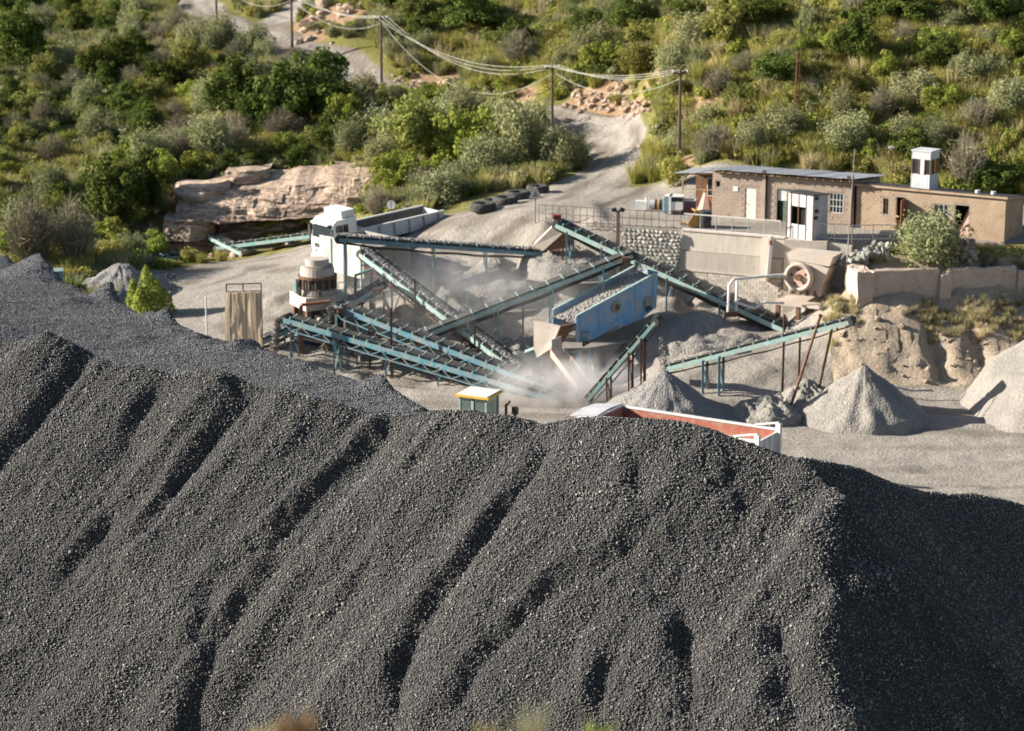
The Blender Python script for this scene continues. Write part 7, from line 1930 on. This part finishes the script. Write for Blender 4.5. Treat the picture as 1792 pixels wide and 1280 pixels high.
for a_, b_ in (((-1.1, -1.0), (.2, -1.0)), ((.2, -1.0), (1.4, -1.0))):
    mb = MB(); mb.bar((a_[0], a_[1], zz - 1.4), (b_[0], b_[1], zz - .25), .1, .1); mb.build('brace', M_beige, jp)
pf = thing('pipe_frame', 'white crooked pipe frame over the long right conveyor', 'frame', at(1282, 540, 141)); og = pf.location
for pts in ([(1382, 480, 142), (1284, 489, 141.2), (1276, 500, 141.0), (1274, 546, 140.8)], [(1290, 492, 141.4), (1288, 548, 141.0)], [(1284, 528, 141.0), (1320, 540, 140.8), (1340, 529, 141.0), (1372, 531, 141.2)]):
    mb = MB(og); mb.path([at(*p) for p in pts], .085, 8); mb.build('pipe', M_whitedirty, pf)
mb = MB(og); mb.box(at(1280, 550, 140.9), (.7, .3, .3)); mb.build('foot', M_rust, pf)
wp = thing('white_prop', 'tall white pipe prop with red paint beside the counterfort', 'prop', at(1344, 484, 144.0)); og = wp.location; mb = MB(og); mb.bar(at(1344, 484, 143.9), at(1351, 414, 144.2), .2, .16); mb.build('shaft', M_whitepaint, wp); mb = MB(og); mb.box(at(1349, 425, 144.05) , (.16, .16, .3)); mb.build('red_mark', M_red, wp)
# ------------------------------------------------------------------ tipper truck on the ramp
q = at(566, 432, 153.5); q.z = gz(q.x, q.y)
gb = at(760, 405, 157.0); slope_t = 4.5
tr = thing('tipper_truck', 'white tipper truck with grey load body descending the ramp', 'truck', q + Vector((0, 0, .35)), rot=(0, R(-slope_t), R(37)))
tr.rotation_mode = 'XYZ'
# local +x runs from the cab front (x=0) to the rear, y across, near side at -y
def tb(nm, mat, par, *bx): 
    mb = MB()
    for b in bx: mb.bx(*b)
    return mb.build(nm, mat, par)
cabm = MB(); hw = 1.2
prof = [(0.0, .55), (-.06, 1.2), (0.02, 1.75), (.22, 2.75), (.5, 2.95), (2.0, 2.98), (2.05, .55)]
cabm.prism([(x, -hw, z) for x, z in prof], (0, 2 * hw, 0)); cab = cabm.build('cab', M_whitepaint, tr)
mb = MB(); mb.prism([(0.005, -hw + .12, 1.72), (.205, -hw + .14, 2.62), (.205, hw - .14, 2.62), (.005, hw - .12, 1.72)], (-.03, 0, .005)); mb.build('windscreen', M_dglass, cab)
for k in (-1, 1):
    mb = MB(); mb.prism([(.28, k * (hw + .004), 1.65), (.42, k * (hw + .004), 2.6), (1.35, k * (hw + .004), 2.6), (1.35, k * (hw + .004), 1.65)], (0, k * .012, 0)); mb.build('side_window', M_dglass, cab)
    mb = MB(); mb.bar((.0, k * (hw + .15), 1.9), (.0, k * (hw + .15), 2.5), .1, .2); mb.bar((.05, k * hw, 2.5), (.0, k * (hw + .15), 2.5), .04, .04); mb.build('mirror', M_darksteel, cab)
    mb = MB(); mb.box((-.08, k * .85, .85), (.06, .4, .2)); mb.build('headlight', M_iron, cab)
    mb = MB(); mb.bx(.9, .95, k * (hw + .006), k * (hw + .02), .7, 2.6); mb.build('door_seam', M_steel, cab)
tb('sun_visor', M_whitepaint, cab, (-.12, .2, -1.0, 1.0, 2.66, 2.76)); tb('grille', M_darksteel, cab, (-.085, -.064, -.8, .8, 1.05, 1.35)); tb('bumper', M_whitedirty, cab, (-.14, .3, -hw - .02, hw + .02, .3, .54))
tb('wind_deflector', M_whitepaint, cab, (1.0, 2.03, -1.0, 1.0, 2.985, 3.45))
tb('chassis', M_darksteel, tr, (1.2, 8.8, -.45, .45, .62, .9))
# load body: open tub
TBX0, TBX1 = 2.35, 8.9
tub = tb('load_body', M_whitedirty, tr, (TBX0, TBX1, -1.25, -1.17, 1.12, 2.0), (TBX0, TBX1, 1.17, 1.25, 1.12, 2.0), (TBX0, TBX0 + .08, -1.165, 1.165, 1.12, 2.15), (TBX1 - .08, TBX1, -1.165, 1.165, 1.12, 1.95), (TBX0 + .085, TBX1 - .085, -1.165, 1.165, 1.12, 1.2))
tb('bed_lining', M_steel, tub, (TBX0 + .09, TBX1 - .09, -1.165, -1.15, 1.22, 1.99), (TBX0 + .09, TBX1 - .09, 1.15, 1.165, 1.22, 1.99), (TBX0 + .09, TBX1 - .09, -1.14, 1.14, 1.205, 1.22))
tb('top_rail', M_whitedirty, tub, (TBX0 - .02, TBX1 + .02, -1.29, -1.12, 2.005, 2.09)); tb('bed_lining', M_steel, tub, (TBX0 + .09, TBX1 - .09, -1.165, -1.15, 1.22, 1.99), (TBX0 + .09, TBX1 - .09, 1.15, 1.165, 1.22, 1.99), (TBX0 + .09, TBX1 - .09, -1.14, 1.14, 1.205, 1.22))
tb('top_rail', M_whitedirty, tub, (TBX0 - .02, TBX1 + .02, 1.12, 1.29, 2.005, 2.09))
for i in range(6): tb('rib', M_steel, tub, (TBX0 + .1 + i * 1.18, TBX0 + .2 + i * 1.18, -1.31, -1.255, 1.12, 2.0))
tb('underframe', M_steel, tub, (TBX0 + .3, TBX1 - .4, -.6, .6, .905, 1.1))
for i, x in enumerate((1.0, 6.6, 8.0)):
    for k in (-1, 1):
        mb = MB(); mb.ring((x, k * 1.15 - .17, .5), (x, k * 1.15 + .17, .5), .28, .5, 24); w_ = mb.build('wheel', M_tyre, tr); mb = MB(); mb.tube((x, k * 1.15 - .1, .5), (x, k * 1.15 + .1, .5), .28, 16); mb.build('rim', M_steel, w_)
for x in (6.6, 8.0): tb('mudguard', M_darksteel, tr, (x - .6, x + .6, -1.25, -.9, 1.03, 1.09))
# driver in the orange vest
dvr = thing('person', 'driver in an orange vest sitting at the wheel of the white truck', 'person', tr.matrix_basis @ Vector((.75, .55, 1.35)), R(29))
def skin_body(name, joints, edges, mat, parent, sub=1):
    me = bpy.data.meshes.new(name); me.from_pydata([j[0] for j in joints], edges, []); me.materials.append(mat)
    o = place(name, me, parent); md = o.modifiers.new('skin', 'SKIN'); md.use_smooth_shade = True
    for i, j in enumerate(joints): me.skin_vertices[0].data[i].radius = (j[1], j[2])
    me.skin_vertices[0].data[0].use_root = True
    o.modifiers.new('sub', 'SUBSURF').levels = sub; return o
skin_body('torso', [((0, 0, 0), .17, .13), ((0, 0, .3), .19, .13), ((0, 0, .5), .2, .11), ((0, 0, .6), .07, .07), ((0, .22, .5), .07, .07), ((-.15, .3, .28), .055, .055), ((-.38, .2, .3), .045, .045), ((0, -.22, .5), .07, .07), ((-.15, -.3, .28), .055, .055), ((-.38, -.2, .3), .045, .045)], [(0, 1), (1, 2), (2, 3), (2, 4), (4, 5), (5, 6), (2, 7), (7, 8), (8, 9)], M_orangevest, dvr)
skin_body('head', [((0, 0, .62), .06, .06), ((-.01, 0, .74), .1, .085), ((-.02, 0, .86), .09, .08)], [(0, 1), (1, 2)], M_skin, dvr)
# ------------------------------------------------------------------ red tub truck in the yard
rr_ = at(1356, 763, 116.0); fr_ = at(1085, 722, 120.5)
hd = Vector((fr_.x - rr_.x, fr_.y - rr_.y, 0)).normalized(); yaw = math.atan2(hd.y, hd.x)
tk2 = thing('tub_truck', 'parked tipper truck with red lined tub and white rim behind the stockpile', 'truck', Vector((rr_.x, rr_.y, 0)), yaw)   # local +x towards the cab, origin at the rear far corner
TLn = 8.6; TWd = 2.5; z0, z1 = 1.3, 2.75        # far wall at y=0 ... near wall at y=-? choose body spanning y in [0, TWd] towards the camera
sgn = 1.0
ny_ = Vector((-hd.y, hd.x, 0)); 
if ny_.y > 0: sgn = -1.0
Y = lambda a_: a_ * (1 if ny_.y < 0 else -1)
tub2 = tb('tub', M_whitedirty, tk2, (0, TLn, Y(0) - .05, Y(0) + .0, z0, z1), (0, TLn, Y(TWd), Y(TWd) + .05, z0, z1), (-.05, 0, min(Y(0), Y(TWd)), max(Y(0), Y(TWd)), z0, z1 - .12), (TLn, TLn + .06, min(Y(0), Y(TWd)), max(Y(0), Y(TWd)), z0, z1 + .1))
tb('red_lining', M_red, tub2, (.01, TLn - .01, Y(0) + (.004 if Y(1) > 0 else -.06), Y(0) + (.03 if Y(1) > 0 else -.055), z0 + .1, z1 - .03), (.01, TLn - .01, Y(TWd) - (.03 if Y(1) > 0 else -.055), Y(TWd) - (.004 if Y(1) > 0 else -.06), z0 + .1, z1 - .03), (TLn - .04, TLn - .012, min(Y(.1), Y(TWd - .1)), max(Y(.1), Y(TWd - .1)), z0 + .1, z1 + .05), (.012, .04, min(Y(.1), Y(TWd - .1)), max(Y(.1), Y(TWd - .1)), z0 + .1, z1 - .2), (.05, TLn - .05, min(Y(.1), Y(TWd - .1)), max(Y(.1), Y(TWd - .1)), z0, z0 + .08))
for yy in (0, TWd): tb('rim', M_whitedirty, tub2, (-.1, TLn + .06, Y(yy) - .1, Y(yy) + .07, z1 + .005, z1 + .1))
for yy in (0, TWd):
    tb('tailgate_post', M_whitedirty, tub2, (-.32, -.055, Y(yy) - .12, Y(yy) + .1, z0 - .1, z1 + .38))
    mb = MB(); mb.bar((-.2, Y(yy), z1 + .42), (1.1, Y(yy), z1 + .14), .1, .08); mb.build('hinge_arm', M_whitedirty, tub2)
tb('tailgate', M_whitedirty, tub2, (-.16, -.06, min(Y(.1), Y(TWd - .1)), max(Y(.1), Y(TWd - .1)), z0, z1 - .05))
for i in range(4): tb('tailgate_rib', M_whitedirty, tub2, (-.22, -.165, Y(.3 + i * .62) - .05, Y(.3 + i * .62) + .05, z0, z1 - .08))
mb = MB(); ya, yb = Y(-.1), Y(TWd + .1); mb.prism([(TLn + .08, ya, z1 + .12), (TLn + .08, (ya + yb) / 2, z1 + .2), (TLn + .08, yb, z1 + .12), (TLn + 1.7, yb, z1 - .1), (TLn + 1.7, (ya + yb) / 2, z1 - .02), (TLn + 1.7, ya, z1 - .1)], (0, 0, .06)); mb.build('cab_guard', M_iron, tub2)
tb('chassis', M_darksteel, tk2, (.3, TLn + 2.4, min(Y(.9), Y(1.6)), max(Y(.9), Y(1.6)), .75, 1.1))
cab2 = tb('cab', M_whitepaint, tk2, (TLn + .6, TLn + 2.4, min(Y(.1), Y(TWd - .1)), max(Y(.1), Y(TWd - .1)), .7, z1 - .7))
for i, x in enumerate((.9, 2.2, TLn + 1.4)):
    for yy in (.25, TWd - .25):
        mb = MB(); mb.ring((x, Y(yy) - .16, .52), (x, Y(yy) + .16, .52), .28, .52, 22); w_ = mb.build('wheel', M_tyre, tk2); mb = MB(); mb.tube((x, Y(yy) - .1, .52), (x, Y(yy) + .1, .52), .28, 14); mb.build('rim', M_steel, w_)
# ------------------------------------------------------------------ wheel loader behind the crest
lq = flat(838, 676, 3.45)
ld = thing('wheel_loader', 'yellow roofed wheel loader cab rising behind the stockpile crest', 'loader', Vector((lq.x, lq.y, -.15)), R(-25), scale=.95)
cw, cl_ = .8, .85
cab3 = tb('cab_frame', M_tealpale, ld, (-cl_, -cl_ + .1, -cw, -cw + .1, 1.5, 3.3), (cl_ - .1, cl_, -cw, -cw + .1, 1.5, 3.3), (-cl_, -cl_ + .1, cw - .1, cw, 1.5, 3.3), (cl_ - .1, cl_, cw - .1, cw, 1.5, 3.3), (-.1, .06, -cw, -cw + .08, 1.5, 3.3), (-cl_, cl_, -cw, cw, 1.4, 1.499), (-cl_ + .1, cl_ - .1, -cw, -cw + .06, 1.5, 1.9))
for b in ((-cl_ + .1, -.1, -cw + .03, -cw + .04, 1.9, 3.3), (.06, cl_ - .1, -cw + .03, -cw + .04, 1.9, 3.3), (-cl_ + .02, -cl_ + .03, -cw + .1, cw - .1, 1.6, 3.3), (cl_ - .03, cl_ - .02, -cw + .1, cw - .1, 1.6, 3.3), (-cl_ + .1, cl_ - .1, cw - .04, cw - .03, 1.6, 3.3)): tb('pane', M_glass, cab3, b)
mb = MB(); mb.prism([(-cl_ - .18, -cw - .16, 3.31), (cl_ + .18, -cw - .16, 3.31), (cl_ + .18, cw + .16, 3.31), (-cl_ - .18, cw + .16, 3.31)], (0, 0, .12)); mb.build('roof', M_yellow, ld)
mb = MB(); mb.prism([(-cl_ - .08, -cw - .08, 3.432), (cl_ + .08, -cw - .08, 3.432), (cl_ + .08, cw + .08, 3.432), (-cl_ - .08, cw + .08, 3.432)], (0, 0, .05)); mb.build('roof_top', M_whitedirty, ld)
tb('seat', M_darksteel, ld, (-.4, .1, -.25, .25, 1.9, 2.1), (-.45, -.35, -.25, .25, 2.1, 2.8)); tb('steering_column', M_darksteel, ld, (.4, .5, -.05, .05, 1.5, 2.4))
tb('body', M_yellow, ld, (-1.3, 3.4, -.7, .7, .9, 1.39), (1.1, 2.6, -.75, .75, 1.395, 1.7)); 
mb = MB(); mb.tube((1.75, -.2, 1.6), (1.75, -.2, 2.95), .075, 10); mb.tube((1.75, -.2, 2.93), (1.98, -.2, 3.2), .07, 10); mb.build('exhaust', M_darksteel, ld)
mb = MB(); mb.tube((2.25, -.1, 1.6), (2.25, -.1, 2.55), .08, 10); mb.tube((2.25, -.1, 2.5), (2.25, -.1, 2.85), .19, 14); mb.build('air_cleaner', M_darksteel, ld)
for x in (-1.5, 1.9):
    for k in (-1, 1):
        mb = MB(); mb.ring((x, k * .95 - .25, .75), (x, k * .95 + .25, .75), .35, .75, 24); w_ = mb.build('wheel', M_tyre, ld); mb = MB(); mb.tube((x, k * .95 - .15, .75), (x, k * .95 + .15, .75), .35, 16); mb.build('rim', M_yellow, w_)
mb = MB(); mb.prism([(-3.3, -1.3, .1), (-2.6, -1.3, .1), (-2.4, -1.3, 1.1), (-2.5, -1.3, 1.15), (-2.7, -1.3, .25)], (0, 2.6, 0)); mb.build('bucket', M_yellow, ld)
for k in (-.5, .5): mb = MB(); mb.bar((-1.2, k, 1.5), (-2.6, k, .8), .15, .25); mb.build('lift_arm', M_yellow, ld)
# drum lying at the foot of the bank
q = flat(1588, 674, .12); dm = thing('steel_drum', 'orange and white drum lying at the foot of the earth bank', 'drum', q, R(6)); mb = MB(); mb.tube((-.55, 0, .33), (.55, 0, .33), .3, 24); mb.build('drum_body', M_pvc, dm); mb = MB(); mb.tube((.552, 0, .33), (.66, 0, .33), .27, 20, .2); mb.build('end', M_darksteel, dm)
for x in (-.2, .2): mb = MB(); mb.ring((x - .02, 0, .33), (x + .02, 0, .33), .3, .32, 24); mb.build('hoop', M_pvc, dm)
# rusty bin edge by the young tree, pile of planks
o = thing('steel_bin', 'long rusty steel trough lying in the grass at far left', 'trough', at(175, 472, 163) + up * .1, R(14)); mb = MB(); mb.bx(-3.2, 3.2, -.3, -.22, 0, .55); mb.bx(-3.2, 3.2, .22, .3, 0, .55); mb.bx(-3.2, 3.2, -.215, .215, 0, .06); mb.build('trough_body', M_rust, o); mb = MB(); mb.bx(-3.21, -3.15, -.2, .2, .065, .5); mb.build('end_plate', M_rust, o)
o = thing('blue_container', 'small blue box poking up behind the stockpile at far left', 'box', at(92, 484, 150), R(8)); o.location.z = gz(o.location.x, o.location.y); tz = at(92, 474, 150).z - o.location.z; mb = MB(); mb.bx(-.65, .65, -.5, .5, 0, tz); mb.build('box_body', M_tealblue, o); mb = MB(); mb.bx(-.68, .68, -.53, .53, tz + .003, tz + .06); mb.build('lid', M_teal, o)
for (u, v, Y, lb) in ((1040, 524, 143.6, 'left white sack on the dusty ground behind the screen'), (1062, 528, 143.4, 'right white sack on the dusty ground behind the screen')):
    p = march(u, v, ground_z, 135); o = thing('white_sack', lb, 'sack', p)
    mb_ = place('sack_body', rock_mesh('sack_body', u, M_whitedirty, 2, .25, .5), o); mb_.scale = (.5, .35, .4); mb_.location = (0, 0, .12); mb = MB(); mb.tube((.4, 0, .15), (.6, .05, .2), .08, 8, .14); mb.build('neck', M_whitedirty, o)
# ------------------------------------------------------------------ dust hanging over the plant
def dust(label, c, rad, dens, seed):
    import bmesh
    bm = bmesh.new(); bmesh.ops.create_icosphere(bm, subdivisions=3, radius=1.0)
    for v in bm.verts:
        k = 1 + .22 * mnoise.noise(v.co * 1.6 + Vector((seed, 0, 0))); v.co = Vector((v.co.x * rad[0] * k, v.co.y * rad[1] * k, v.co.z * rad[2] * k))
    me = bpy.data.meshes.new('dust_cloud'); bm.to_mesh(me); bm.free()
    m = bpy.data.materials.new('dust_%d' % seed); m.use_nodes = True; nt = m.node_tree; nt.nodes.clear()
    out = nt.nodes.new('ShaderNodeOutputMaterial'); pv = nt.nodes.new('ShaderNodeVolumePrincipled'); pv.inputs['Color'].default_value = (.97, .96, .95, 1)
    tc = N(nt, 'ShaderNodeTexCoord')
    mp = N(nt, 'ShaderNodeMapping'); mp.inputs['Scale'].default_value = (1 / rad[0], 1 / rad[1], 1 / rad[2]); nt.links.new(tc.outputs['Object'], mp.inputs[0])
    ln = N(nt, 'ShaderNodeVectorMath', operation='LENGTH'); nt.links.new(mp.outputs[0], ln.inputs[0])
    mr = N(nt, 'ShaderNodeMapRange', interpolation_type='SMOOTHSTEP'); mr.inputs[1].default_value = .95; mr.inputs[2].default_value = .15; mr.inputs[3].default_value = 0; mr.inputs[4].default_value = dens; nt.links.new(ln.outputs[1], mr.inputs[0])
    nz = N(nt, 'ShaderNodeTexNoise'); nz.inputs['Scale'].default_value = .7; nz.inputs['Detail'].default_value = 3; nt.links.new(tc.outputs['Object'], nz.inputs['Vector'])
    m2_ = N(nt, 'ShaderNodeMapRange'); m2_.inputs[1].default_value = .35; m2_.inputs[2].default_value = .7; nt.links.new(nz.outputs[0], m2_.inputs[0])
    ml = N(nt, 'ShaderNodeMath', operation='MULTIPLY'); nt.links.new(mr.outputs[0], ml.inputs[0]); nt.links.new(m2_.outputs[0], ml.inputs[1])
    nt.links.new(ml.outputs[0], pv.inputs['Density']); pv.inputs['Anisotropy'].default_value = .2
    nt.links.new(pv.outputs[0], out.inputs['Volume']); me.materials.append(m)
    o = place('dust_cloud', me, None, c); tag(o, label, None, None, 'stuff'); return o
dust('pale dust drifting at the foot of the screen', at(995, 690, 132.5) + up * .2, (6.5, 3.4, 2.8), 1.1, 1)
dust('thin dust hanging behind the loaded conveyor', at(775, 520, 147.5) + up * .3, (8.5, 4.0, 3.4), .55, 2)
dust('thin pale haze of stone dust over the middle of the plant', at(860, 560, 142) + up * 1.2, (14.0, 6.0, 3.6), .09, 3)
